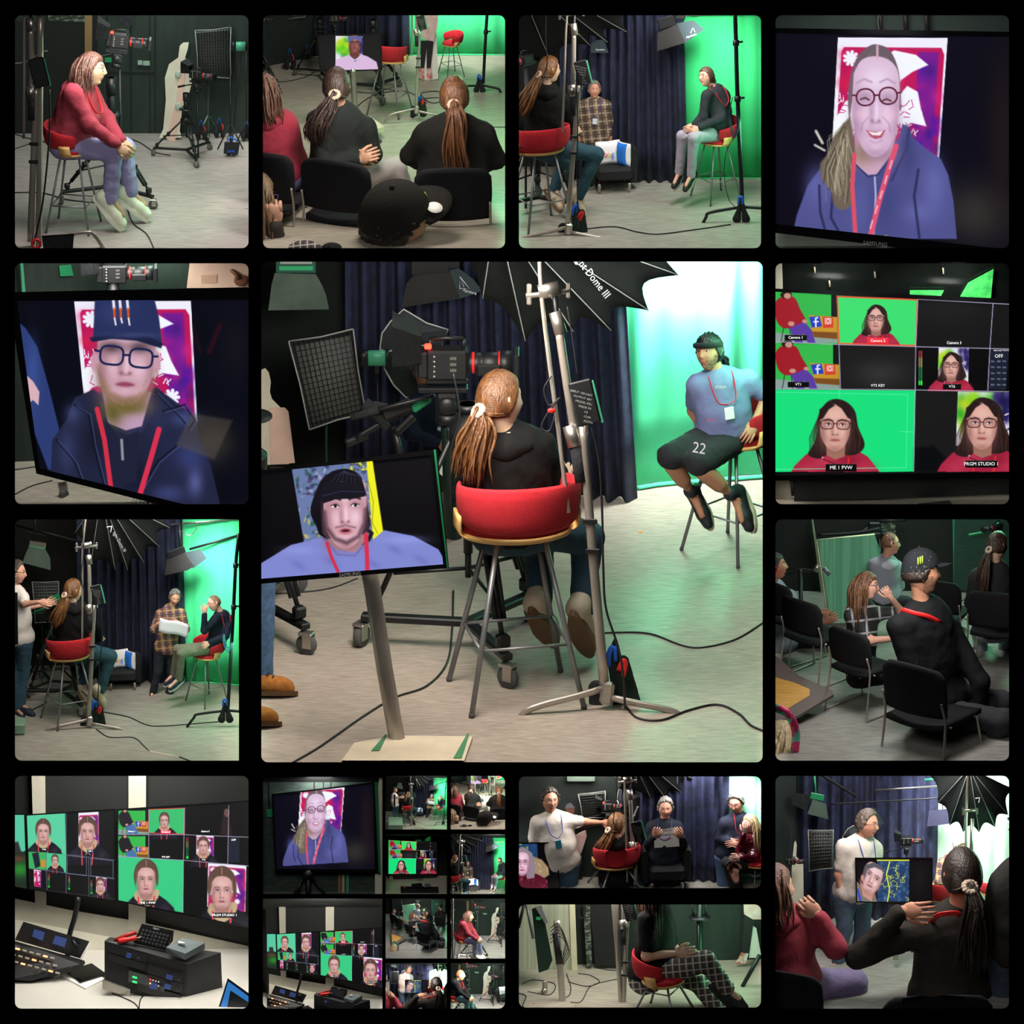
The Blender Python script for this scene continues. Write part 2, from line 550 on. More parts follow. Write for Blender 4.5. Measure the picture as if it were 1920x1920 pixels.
def hand_mb(mb,w,tip,palm_n,curl=0.6,side=1,s=1.0,thumb=1.0,spread=1.0):
 w=np.array(w,float);d=np.array(tip,float)-w;d/=np.linalg.norm(d)
 nrm=np.array(palm_n,float);nrm-=d*(nrm@d);nrm/=np.linalg.norm(nrm)+1e-9
 sd=np.cross(d,nrm)*side
 R=np.stack([sd,d,nrm],1)
 mb.ell(w+d*0.050*s,(0.041*s,0.054*s,0.016*s),R,12,9)
 mb.ell(w+d*0.018*s,(0.029*s,0.036*s,0.018*s),R,12,8)
 for k,(off,ln)in enumerate(((-0.030,.066),(-0.010,.078),(0.011,.074),(0.030,.058))):
  p=w+(d*0.088+sd*off)*s;ang=0.25*curl;pts=[p-d*.02*s,p];rr=[0.0105*s,0.0098*s]
  dirn=d+sd*off*3.0*spread;dirn/=np.linalg.norm(dirn)
  for seg,fr in enumerate((.44,.32,.24)):
   ang+=curl*(0.75 if seg else 0.45)*(1+0.08*k)
   q=dirn*cos(ang)+nrm*sin(ang)
   p=p+q*ln*fr*s;pts.append(p);rr.append((0.0092-0.0011*(seg+1))*s)
  mb.tube(pts,rr,8)
  mb.ell(pts[-1],rr[-1]*1.0,None,8,6)
 a=w+(d*0.028-sd*0.026)*s
 t1=a+(d*0.75-sd*0.65*thumb+nrm*.35)*0.036*s
 t2=t1+(d*0.85-sd*0.3*thumb+nrm*(.3+.3*curl))*0.032*s
 t3=t2+(d*0.9+nrm*(.2+.5*curl))*0.022*s
 mb.tube([a,t1,t2,t3],[0.014*s,0.0115*s,0.0100*s,0.0078*s],8);mb.ell(t3,0.0078*s,None,8,6)
def strands(mb,guides,n=40,spread=0.02,r=0.006,seed=0,wave=0.004,taper=True,k=14,tipspread=1.0):
 rs=np.random.RandomState(seed)
 G=[spline(g,k)for g in guides]
 kk=min(len(g)for g in G)
 G=np.array([g[np.linspace(0,len(g)-1,kk).astype(int)]for g in G])
 t=np.linspace(0,1,kk)[:,None]
 for i in range(n):
  w=rs.dirichlet(np.ones(len(G))*0.7)if len(G)>1 else np.ones(1)
  p=np.tensordot(w,G,1)
  o=rs.normal(size=3)*spread
  ph=rs.uniform(0,6,3);fq=rs.uniform(5,11)
  p=p+o*(0.25+0.75*np.sin(np.clip(t*1.25,0,1)*pi*0.55))*(1+(tipspread-1)*t)+wave*np.sin(t*fq+ph)*t
  ln=rs.uniform(0.82,1.0)
  m=max(4,int(kk*ln));q=p[:m]
  rr=r*rs.uniform(0.6,1.25)*(np.clip(1.15-np.linspace(0,1,m)**3,0.12,1)if taper else np.ones(m))
  mb.tube(q,rr,6)
def person(label,d0,S,J,look,up=(0,1,0),skin='c99a7e',top='222222',top_rough=.85,bottom=None,shoe=None,sole=None,hair='3a2a20',hair2=None,style='short',sleeve='long',legs='long',w=1.0,belly=1.0,glasses=None,lanyard=None,badge=None,collar=None,hood=None,curl=(.6,.6),palm=((0,0,-1),(0,0,-1)),wr=0.010,seed=1,head_s=1.0,vox=0.016,topmat=None,botmat=None,beard=None,cap=None,hide=(),extra=None,sock=None,name='person',ponyguide=None,hairn=60,cuff=None,neck_r=.052,hem=None,mouth='open',hcov=0.0,hair_label=None):
 if KS<1:vox=max(vox,.024);hairn=hairn//3+6
 ax,ay=J['pe'][:2]if 'pe' in J else J['ne'][:2]
 def q(k):
  p=J[k];f_=-(p[2]if len(p)>2 else 0.0);return np.array([(p[0]-ax)/S,((ay-p[1])/S+f_*sin(TH))/cos(TH),f_])
 s_=S*pm(d0);A_=P(ax,ay,dep(d0,ay));MM=np.array([RIGHT,(0,0,1.0),(0,-1.0,0)])*s_
 def tf(v):return A_+v@MM
 RC=np.array([[1,0,0],[0,cos(TH),sin(TH)],[0,-sin(TH),cos(TH)]])
 cf=lambda v:np.array(v,float)@RC.T
 look=cf(look);up=cf(up);palm=(cf(palm[0]),cf(palm[1]))
 has=lambda*k:all(i in J for i in k)
 loc=tf(np.array([[0,0,0.0]]))[0]
 th=thing(name,label,'person',loc)
 K='sk_'+skin
 msk=mat(K,skin,0.55,col2=skin,bump=0.1,bscale=40,spec=.35)
 ne=q('ne');pe=q('pe')if has('pe')else ne-np.array([0,.52,0])
 sl=q('sl');sr=q('sr')
 upv=ne-pe;tl=np.linalg.norm(upv);upv=upv/tl
 xr=sr-sl;sw=np.linalg.norm(xr);xr=xr-upv*(xr@upv);xr/=np.linalg.norm(xr)
 fw=np.cross(upv,xr)
 R=np.stack([xr,fw,upv],1)
 def trunk(s,g,low=True):
  c1=ne-upv*0.30*tl;c2=ne-upv*0.62*tl;c3=pe+upv*0.03
  s.ell(c1,(0.155*w+g,0.105*w+g,0.20*tl/.5+g),R,.06)
  s.ell(c2+fw*0.02*belly,(0.145*w*(.5+.5*belly)+g,0.115*w*belly+g,0.17*tl/.5+g),R,.07)
  if low:s.ell(c3,(0.170*w+g,0.132*w+g,0.13+g),R,.06)
  s.cap(sl*.96+ne*.04-upv*.02,ne-upv*.05,0.055+g*.8,0.06+g*.8,.05)
  s.cap(sr*.96+ne*.04-upv*.02,ne-upv*.05,0.055+g*.8,0.06+g*.8,.05)
 def arm(s,side,g,frac):
  if not has('s'+side,'e'+side):return
  a,e=q('s'+side),q('e'+side)
  s.cap(a,e if frac>.5 else a+(e-a)*frac*2,0.052*(.6+.4*w)+g,0.043+g*1.1,.04)
  if frac>.5 and has('w'+side):
   wv=q('w'+side);m=e+(wv-e)*min(1,(frac-.5)*2)
   s.cap(e,m,0.043+g,0.032+g*.9,.03)
 def leg(s,side,g,frac=1.0):
  if not has('k'+side):return
  hp=pe+xr*(0.085*w*(1 if side=='r' else-1))-upv*.02
  if has('h'+side+'p'):hp=q('h'+side+'p')
  kn=q('k'+side)
  s.cap(hp,kn if frac>.5 else hp+(kn-hp)*frac*2,0.083*(.5+.5*w)+g,0.058+g*1.2,.04)
  if has('a'+side)and frac>.5:
   an=q('a'+side);m=kn+(an-kn)*min(1,(frac-.5)*2)
   s.cap(kn,m,0.056+g,0.044+g*1.2 if frac<1 else 0.040+g*1.4,.03)
   if frac>=1 and g<0.005:s.cap(kn*.8+an*.2,kn*.45+an*.55,.058,.050,.04)
 s=Solid();trunk(s,-0.012)
 hd=q('hd');HB=basis(look,up)
 s.cap(ne-upv*.02,hd-HB[:,2]*.045-HB[:,1]*.02,neck_r,neck_r-.002,.03)
 for sd in 'lr':
  arm(s,sd,-0.007 if sleeve!='none' else 0,1.0);leg(s,sd,-0.010 if legs!='bare' else 0)
  if has('a'+sd,'t'+sd):
   a,t=q('a'+sd),q('t'+sd);s.cap(a,a+(t-a)*.75-np.array([0,.01,0]),.03,.022)
 V,F=s.mesh(vox)
 body=MB(tf);body.add(V,F)
 hv,hf,hn=HEAD if S*KS>120 else HEADLO
 hs=head_s
 hv2=hv*hs
 fc=np.array([hv2[list(f)].mean(0)for f in hf])/hs
 mi=np.zeros(len(hf),int)
 X,Y,Z=fc.T
 mo=(abs(X)<0.024)&(abs(Z+0.0605)<0.0085*(1-(abs(X)/.026)**2)+.002)&(Y>.05)
 mi[mo]=1
 br=(abs(abs(X)-0.030)<0.018)&(abs(Z-0.036)<0.0035)&(Y>.04);mi[br]=2
 if beard:
  bd=(Z<-0.045)&(Y>-.01)&~mo&~((abs(X)<.02)&(Z>-.052))|((Z<-.01)&(Y<.05)&(Y>0)&(abs(X)>.05));mi[bd]=3
 if 'head' not in hide:
  b0=body.n
  body.v.append(tf(hv2@HB.T+hd));body.f+=[tuple(b0+i for i in f)for f in hf];body.s+=[True]*len(hf);body.mi+=mi.tolist();body.n+=len(hv2)
  for sx in(-1,1):
   body.ell(hd+HB@(np.array([sx*0.077,-0.008,0.002])*hs),np.array((0.010,0.020,0.031))*hs,HB@rot('Z',sx*.45),10,8)
 for i,sd in enumerate('lr'):
  if has('w'+sd,'h'+sd)and 'hand'+sd not in hide:
   hand_mb(body,q('w'+sd),q('h'+sd),palm[i],curl[i],1 if sd=='l' else-1,1.0)
 lipm=mat('lip_'+skin,{'c99a7e':'b0605a'}.get(skin,'a85a52'),.5)
 brm=mat('brow_'+hair,hair,.8)
 bdm=mat('beard_'+(beard or hair),beard or hair,.9,col2=skin,scale=150)
 part('body',body,[msk,lipm,brm,bdm],th)
 if 'head' not in hide and S*KS>90:
  for sx in(-1,1):
   c=hd+HB@(np.array([sx*.030,.0755,.012])*hs)
   e=MB(tf);e.ell(c,np.array((0.0145,.0085,.0080))*hs,HB,12,8)
   eo=part('eye',e,mat('eyewhite','a8a098',.4),th)
   e=MB(tf);e.ell(c+HB@(np.array([0,.0062,0.0])*hs),np.array((.0062,.0030,.0064))*hs,HB,10,6)
   part('iris',e,mat('iris','241a14',.2),eo)
 hm=hairmat('hair_'+hair,hair,hair2 or hair)
 cv,cf,cn=CAPN
 if style!='none':
  fy=cn[:,1];rz=cn[:,2]
  thr={'short':-.42,'buzz':-.35}.get(style,-0.62)+(1.26 if style in('short','buzz')else 1.12)*sm(-0.12,0.76,fy)+(0.0 if style not in('long','bob')else-.05)+hcov
  dz=rz-thr
  thick={'short':.016,'buzz':.005,'curly':.024}.get(style,0.012)
  rs=np.random.RandomState(seed)
  lump=0.35*np.sin(cn[:,0]*23+cn[:,1]*11+seed)*np.sin(cn[:,2]*19+2)
  if style in('pony','long','bob'):lump*=.25
  off=thick*(1+lump)*sm(0,0.25,dz)+0.0015
  top_boost=.008*sm(.3,1,rz)if style=='short' else 0
  hvv=(cv+cn*(off+top_boost)[:,None])*hs
  keep=[f for f in cf if all(dz[i]>-0.02 for i in f)]
  hb=MB(tf);hb.add(hvv@HB.T+hd,keep)
  H=lambda x,y,z:hd+HB@(np.array([x,y,z])*hs)
  if style=='short' and KS==1:
   rs=np.random.RandomState(seed)
   for i in range(90):
    k=rs.randint(len(cn))
    if dz[k]<.03:continue
    b=cv[k]*hs+cn[k]*(off[k])*.7;e=b+(cn[k]*.012+np.array([rs.normal()*.01,.010*rs.rand(),.010]))
    hb.tube([hd+HB@b,hd+HB@((b+e)/2+cn[k]*.002),hd+HB@(b*.25+e*.75)],[.008,.007,.003],5)
  if style=='pony':
   g=ponyguide
   base=H(0,-.105,-.030)
   if g is None:g=[[base,H(0,-.15,-.09),H(0,-.14,-.25),H(0,-.12,-.40)]]
   else:
    g=[[base]+[np.array([(x-ax)/S,((ay-y)/S-z*sin(TH))/cos(TH),-z])for x,y,z in gg]for gg in g]
   strands(hb,g,hairn,.022,.0085,seed,.010,k=18)
   for i in range(44 if KS==1 else 0):
    a=-2.3+4.6*i/43
    p0=H(.080*sin(a),.012,.105*cos(a)+.005)if cos(a)>-.5 else H(.084*sin(a),0,.1*cos(a))
    hb.tube(spline([p0,(p0+base)/2+(p0-hd)*.20+HB@np.array([0,-.040,.0]),base],8),[.003,.008,.005],5)
   sc=MB(tf);scR=HB@rot('X',-.5)
   for i in range(12):
    a=i*2*pi/12
    sc.ell(H(0,-.118,-.042)+scR@np.array([.026*cos(a),0,.026*sin(a)]),(.016,.014,.016),None,8,6)
  if style in('long','bob'):
   ln=.20 if style=='bob' else .42
   for sx in(-1,1):
    g=[[H(sx*.06,.03,.09),H(sx*.092,.012,.0),H(sx*.10,.01,-.12),H(sx*.095,.02,-ln)],[H(sx*.05,-.03,.10),H(sx*.095,-.04,0),H(sx*.105,-.045,-.14),H(sx*.11,-.03,-ln)],[H(sx*.02,-.08,.07),H(sx*.05,-.115,-.03),H(sx*.06,-.12,-.15),H(sx*.07,-.10,-ln)]]
    strands(hb,g,hairn//2+10,.012,.0085,seed+sx,.010,k=16)
   strands(hb,[[H(0,-.08,.07),H(0,-.12,-.03),H(0,-.125,-.15),H(0,-.11,-ln)]],20,.02,.009,seed+5,.01)
  ho=part('hair',hb,hm,th,hair_label)
  if style=='pony':part('scrunchie',sc,mat('scrunchie','b8a390',.9,bump=.5,bscale=80),ho)
 frac={'long':.97,'short':.36,'none':0,'elbow':.55}[sleeve]
 s=Solid();trunk(s,0.012)
 if sleeve!='none':
  for sd in 'lr':arm(s,sd,0.012,frac)
 s.cap(ne-upv*.05,ne-upv*.015,.075,.066,.03)
 V,F=s.mesh(vox,wr,seed)
 if hem is not None:
  pass
 c=MB(tf);c.add(V,F)
 topm=topmat or mat('cloth_'+top+str(top_rough),top,top_rough,spec=.2,bump=.25,bscale=25)
 to=part('top',c,topm,th)
 if hood:
  hb=Solid();base=ne-fw*.075-upv*.045
  hb.ell(base,(.115,.05,.055),R,.04);hb.cap(sl*.45+ne*.55-fw*.03,base,.034,.05,.04);hb.cap(sr*.45+ne*.55-fw*.03,base,.034,.05,.04)
  V,F=hb.mesh(vox,.008,seed+3);m=MB(tf);m.add(V,F)
  part('hood',m,mat('cloth_'+hood+'0.85',hood,.85,bump=.25,bscale=25)if isinstance(hood,str)else topm,to)
 if collar:
  m=MB(tf)
  nd=hd-ne;nd=nd/np.linalg.norm(nd);RR=frame_from(nd*.6+upv*.4,xr)
  m.torus(ne+nd*.018,.060,.014,RR,20,8)
  part('collar',m,mat('cloth_'+collar+'0.9',collar,.9),to)
 if botmat or bottom:
  s=Solid();s.ell(pe-upv*.01,(0.158*w,0.122*w,0.12),R,.05)
  lf={'long':1.0,'shorts':.47,'none':0}[legs if legs in('long','shorts')else 'long']
  for sd in 'lr':leg(s,sd,0.012 if legs!='shorts' else .026,lf)
  V,F=s.mesh(vox,wr,seed+9);c=MB(tf);c.add(V,F)
  part('shorts' if legs=='shorts' else 'trousers',c,botmat or mat('cloth_'+bottom+'0.9',bottom,.9,bump=.3,bscale=30),th)
 if shoe:
  for sd in 'lr':
   if not has('a'+sd,'t'+sd):continue
   a,t=q('a'+sd),q('t'+sd);d=t-a;ln=np.linalg.norm(d);d=d/ln
   dn=-np.array([0,cos(TH),sin(TH)]);kn=q('k'+sd)if has('k'+sd)else a+np.array([0,.3,0])
   dn=(a-kn)/np.linalg.norm(a-kn);dn=dn-d*(dn@d);dn/=np.linalg.norm(dn)+1e-9
   RS=np.stack([np.cross(d,dn),d,dn],1)
   if sock:
    m=MB(tf);sh_=(kn-a)/np.linalg.norm(kn-a);m.tube([a+sh_*.10,a],[.042,.046],12);part('sock',m,mat('cloth_'+sock+'0.9',sock,.9),th)
   s=Solid();s.cap(a+(kn-a)*.06/np.linalg.norm(kn-a),a+dn*.035-d*.045,.047,.050,.02)
   s.cap(a+dn*.035-d*.04,a+d*.12+dn*.045,.050,.044,.02);s.cap(a+d*.12+dn*.045,a+d*.19+dn*.052,.046,.036,.02)
   V,F=s.mesh(min(vox,.012/KS**.5));m=MB(tf);m.add(V,F)
   so=part('shoe',m,mat('shoe_'+shoe,shoe,.6),th)
   if S*KS>110:
    m=MB(tf);X_=RS[:,0]
    for j in range(4):b=a+d*(.035+.026*j)+dn*(.004+.009*j);m.tube([b-X_*.028,b-dn*.008,b+X_*.028],.004,6)
    part('laces',m,mat('laces_'+shoe,'b8b4ac' if shoe[0]in '0123' else '8c8878',.8),so)
   m=MB(tf);pts=[]
   for k in range(22):
    u=k*2*pi/22;yy=.072+.165*cos(u);xx=.050*sin(u)*(1-.12*(yy<0))*(1.06 if yy>.08 else .9)
    pts.append((xx,yy))
   m.tf=lambda v,RS=RS,a=a,dn=dn:tf(a+v@RS.T)
   m.prism(pts,.074,.102);part('sole',m,mat('sole_'+(sole or 'd8d4c8'),sole or 'd8d4c8',.7),so)
 if glasses:
  m=MB(tf);Y0=.100
  H=lambda x,y,z:hd+HB@(np.array([x,y,z])*hs)
  for sx in(-1,1):
   a=np.linspace(0,2*pi,18)
   m.tube([H(sx*.032+.025*cos(u)*(1-.1*sin(u)*sx*0),Y0-.012*abs(cos(u)*.5),.006+.019*sin(u))for u in a],.0022,6)
   m.tube([H(sx*.056,Y0-.008,.012),H(sx*.078,.06,.012),H(sx*.081,-.005,.008)],.0022,6)
  m.tube([H(-.008,Y0,.010),H(0,Y0+.004,.013),H(.008,Y0,.010)],.0022,6)
  part('glasses',m,mat('gl_'+glasses,glasses,.3),th)
 if lanyard:
  m=MB(tf)
  cl=ne-upv*.34*tl+fw*(.125*w*max(1,belly)+.035)
  if has('bd'):cl=q('bd')
  for sx in(-1,1):
   p0=ne+xr*sx*.055-fw*.055+upv*.01;p1=ne+xr*sx*.078+fw*.06+upv*.012;p2=ne+xr*sx*.06+fw*(.105*w+.045)-upv*.12
   m.tube(spline([p0,p1,p2,cl],16),.009,8,flat=.35)
  lo=part('lanyard',m,mat('lany_'+lanyard,lanyard,.6),th)
  if badge:
   m=MB(tf);m.box(cl-upv*.055+fw*.012,(.062,.006,.085),R,bev=.003);part('badge',m,mat('badge_'+badge,badge,.4),lo)
 if cap:
  H=lambda x,y,z:hd+HB@(np.array([x,y,z])*hs)
  m=MB(tf);a=[(i,cn[i])for i in range(len(cn))]
  dzc=cn[:,2]-(.12+.20*sm(-.3,.8,cn[:,1]))
  kf=[f for f in cf if all(dzc[i]>-.03 for i in f)]
  vv=(cv+cn*(.020+.012*sm(.2,.9,cn[:,2]))[:,None])*hs
  m.add(vv@HB.T+hd,kf)
  m.ell(H(0,-.005,.152),.009*hs,None,8,6)
  co=part('cap',m,mat('cap_'+cap,cap,.95,bump=.2,bscale=80,spec=.1),th)
  m=MB(tf)
  g=np.array([[H(.078*sin(u)*(1+.1*r),.07+(.105*cos(u))*r*.9+.02*cos(u),.052-.014*abs(sin(u))**2-.006*r)for u in np.linspace(-1.45,1.45,13)]for r in(0,.35,.7,1.0)])
  m.grid(g,thick=HB[:,2]*.005*hs);part('visor',m,mat('cap_'+cap,cap,.85),co)
 if extra:extra(th,q,tf,HB,hd,R,ne,upv,fw,xr,hs)
 return th
def M_black():return mat('black_metal','16181a',.45,.3,col2='1e2022')
def M_blk():return mat('black_plastic','101214',.5,col2='17191b')
def M_chrome():return mat('chrome','b4aca2',.3,.55,col2='9c948a',scale=3)
def M_alu():return mat('brushed_aluminium','a8a49c',.35,.9,col2='b8b2aa')
def M_grey():return mat('grey_steel','7c7e80',.45,.6,col2='8a8c8e')
def M_red():return mat('red_felt','a81420',.95,col2='b81c28',scale=90,bump=.3,bscale=180)
def M_ply():return mat('pale_plywood','d8b070',.5,col2='c89c58',scale=14,stretch=(1,1,8))
def M_rubber():return mat('grey_rubber','4a4a4a',.8)
def M_cable():return mat('black_cable','18181c',.5)
def M_fab():return mat('black_fabric','0f1113',.95,col2='1c1f23',scale=40,bump=.3,bscale=60)
def M_white():return mat('white_card','e8e4dc',.7)
def M_glow():return mat('red_tally_light','ff3020',.5,emit=6.0)
def M_green():return mat('green_enamel','1c7a50',.45,col2='24905e')  # also carries the painted green light on handles and a pipe
def M_blue():return mat('blue_webbing','1560c8',.7)
def M_redp():return mat('red_plastic','d42020',.5)
def M_txt():return mat('white_lettering','e8e8e8',.6)
def M_grn(c='20b060'):return mat('chroma_'+c,c,.9,col2=c)
def at(cell,px,py,S,yaw=0.0,R=None,lift=0.0,drop=0.0):
 d=cell.fd(py)
 s=S*pm(d);loc=cell.fp(px,py)-np.array([0,0,drop/S/cos(TH)*s])
 loc=loc+np.array([0,0,lift*s])
 return loc,uptf(loc,s,yaw,R),s,d
def stool(cell,px,py,S,yaw,label,name='bar_stool',legh=.74,back=True,lift=0.0,R=None,group=None):
 loc,tf,s,d=at(cell,px,py,S,yaw,R,lift)
 th=thing(name,label,'stool',loc,group)
 H=legh
 def outline(k,z,n=36,front=1.0):
  return[((0.215*k)*cos(a)*(1+.05*cos(2*a)),(0.20*k)*sin(a)+.0,z+.02*abs(sin(a))*(sin(a)>0))for a in np.linspace(0,2*pi,n,endpoint=False)]
 m=MB(tf)
 rings=[outline(.2,H-.02),outline(.8,H-.02),outline(1.0,H-.01),outline(1.02,H+.004),outline(1.0,H+.014),outline(.5,H+.01)]
 n=36;V=np.array(rings).reshape(-1,3)
 F=[(i*n+j,i*n+(j+1)%n,(i+1)*n+(j+1)%n,(i+1)*n+j)for i in range(5)for j in range(n)]+[tuple(range(n))[::-1],tuple(5*n+j for j in range(n))]
 m.add(V,F);part('seat_shell',m,M_ply(),th)
 m=MB(tf)
 rings=[outline(.97,H+.012),outline(1.0,H+.028),outline(.97,H+.046),outline(.6,H+.050),outline(.1,H+.046)]
 V=np.array(rings).reshape(-1,3)
 F=[(i*n+j,i*n+(j+1)%n,(i+1)*n+(j+1)%n,(i+1)*n+j)for i in range(4)for j in range(n)]+[tuple(range(n))[::-1],tuple(4*n+j for j in range(n))]
 m.add(V,F);part('seat',m,M_red(),th)
 if back:
  m=MB(tf)
  na=40;ring=[]
  for i,a in enumerate(np.linspace(radians(-28),radians(208),na)):
   e=min(1,min(i,na-1-i)/5);hh=.055+.03*e**.5+.02*max(0,sin(a))
   zc=H+.145+.03*max(0,sin(a));r0=.235+.022*max(0,sin(a))
   cs=[]
   for b in np.linspace(0,2*pi,12,endpoint=False):
    t=.021*(.35+.65*e)
    cs.append(((r0+t*cos(b)+.10*hh*sin(b))*cos(a)*1.0,(r0+t*cos(b)+.1*hh*sin(b))*sin(a)*.95+.02,zc+hh*sin(b)*(1+.0*cos(b))))
   ring.append(cs)
  V=np.array(ring).reshape(-1,3)
  F=[(i*12+j,i*12+(j+1)%12,(i+1)*12+(j+1)%12,(i+1)*12+j)for i in range(na-1)for j in range(12)]+[tuple(range(12))[::-1],tuple((na-1)*12+j for j in range(12))]
  m.add(V,F);part('backrest',m,M_red(),th)
  for sx in(-1,1):
   m=MB(tf)
   g=[[(sx*(.12),y,H+.0),(sx*.20,y,H+.0),(sx*.245,y,H+.015),(sx*.256,y+.01,H+.05),(sx*.256,y+.02,H+.11)]for y in(-.055,.055)]
   g=np.array([[spline(g[0],12)[k],spline(g[1],12)[k]]for k in range(12)])
   m.grid(g,thick=(-sx*.012,0,.0));part('bracket',m,M_ply(),th)
 for sx,sy in((-1,-1),(1,-1),(-1,1),(1,1)):
  m=MB(tf);m.tube([(sx*.10,sy*.09,H-.02),(sx*.235,sy*.215,0.012)],.0115,10);lg=part('leg',m,M_grey(),th)
  m=MB(tf);m.lathe([(.012,0),(.013,.015),(.011,.02)],(sx*.236,sy*.216,0.0),n=10);part('foot_cap',m,M_rubber(),lg)
 k=(H-.27)/H;r=lambda c:.10+(c-.10)*k
 X,Y=.10+.135*k,.09+.125*k
 for a,b in(((-X,-Y),(X,-Y)),((X,-Y),(X,Y)),((X,Y),(-X,Y)),((-X,Y),(-X,-Y))):
  m=MB(tf);m.tube([(a[0],a[1],.27),(b[0],b[1],.27)],.007,8);part('footrest',m,M_grey(),th)
 return th
def caster(mb_frame,mb_wheel,p,r=.05,yaw=0.0):
 R=rot('Z',yaw)@rot('Y',pi/2)
 mb_wheel.lathe([(r*.3,-.014),(r*.92,-.015),(r,-.009),(r,.009),(r*.92,.015),(r*.3,.014)],(p[0],p[1],r),R,18)
 RZ=rot('Z',yaw)
 for sx in(-1,1):
  mb_frame.box(np.array((p[0],p[1],r*1.35))+RZ@np.array((sx*.021,.01,0)),(.006,r*.9,r*1.3),RZ)
 mb_frame.box((p[0],p[1],r*2.05),(.055,.07,.016),RZ,bev=.004)
def dolly_tripod(cell,px,py,S,yaw,label,name='camera_tripod',H=1.05,spread=.48,column=.45,dolly=True,group=None):
 loc,tf,s,d=at(cell,px,py,S,yaw)
 th=thing(name,label,'tripod',loc,group)
 z0=.16 if dolly else 0.0
 m=MB(tf);m.lathe([(.05,H-.10),(.085,H-.06),(.085,H),(.06,H+.02),(.045,H+.05)],n=20);part('tripod_bowl',m,M_black(),th)
 for k in range(3):
  a=k*2*pi/3+.5;c,sn=cos(a),sin(a);t=np.array((-sn,c,0))*.028
  top=np.array((c*.06,sn*.06,H-.03));bot=np.array((c*spread,sn*spread,z0+.03));mid=top+(bot-top)*.55
  m=MB(tf)
  for sg in(-1,1):m.tube([top+t*sg,bot*.9+top*.1+t*sg*.7],.0125,8)
  m.tube([mid,bot],.012,8);m.box(mid,(.05,.07,.05),rot('Z',a),bev=.008);m.box(top,(.06,.08,.06),rot('Z',a),bev=.01);m.box(bot,(.05,.06,.06),rot('Z',a),bev=.01)
  lg=part('leg',m,M_black(),th)
  if dolly:
   m=MB(tf);e=np.array((c*(spread+.06),sn*(spread+.06),.135))
   m.box(e*.5*np.array((1,1,2)),(spread+.06,.05,.032),rot('Z',a),bev=.006);arm=part('dolly_arm',m,M_black(),th)
   f,w=MB(tf),MB(tf);caster(f,w,e*np.array((1,1,0)),.05,a*.7+.4)
   part('caster_fork',f,M_alu(),arm);part('wheel',w,M_rubber(),arm)
 m=MB(tf);m.tube([(0,0,.5 if not dolly else .45),(0,0,H)],.02,12)
 for k in range(3):
  a=k*2*pi/3+.5;m.tube([(0,0,z0+.22),(cos(a)*spread*.8,sin(a)*spread*.8,z0+.18)],.009,8)
 m.tube([(0,0,z0+.18),(0,0,.5)],.014,10)
 part('spreader',m,M_black(),th)
 m=MB(tf);m.tube([(0,0,H),(0,0,H+column)],.038,16);column>.2 and m.lathe([(.03,0),(.11,.004),(.11,.012),(.03,.016)],(0,0,H+column*.35),n=28)
 m.tube([(0,0,H+column*.7),(0,0,H+column)],.05,16)
 part('column',m,M_black(),th)
 return th
def fluid_head(m,c,R,k=1.0):
 A=lambda v:np.array(c)+np.array(R)@(np.array(v)*k)
 m.lathe([(.055*k,0),(.06*k,.02*k),(.055*k,.05*k)],c,R,18)
 m.box(A((0,0,.10)),(.10*k,.11*k,.11*k),R,bev=.015*k)
 m.ell(A((.06,0,.10)),(.02*k,.045*k,.045*k),R);m.ell(A((-.06,0,.10)),(.02*k,.045*k,.045*k),R)
 m.box(A((0,.02,.17)),(.08*k,.24*k,.025*k),R,bev=.006*k)
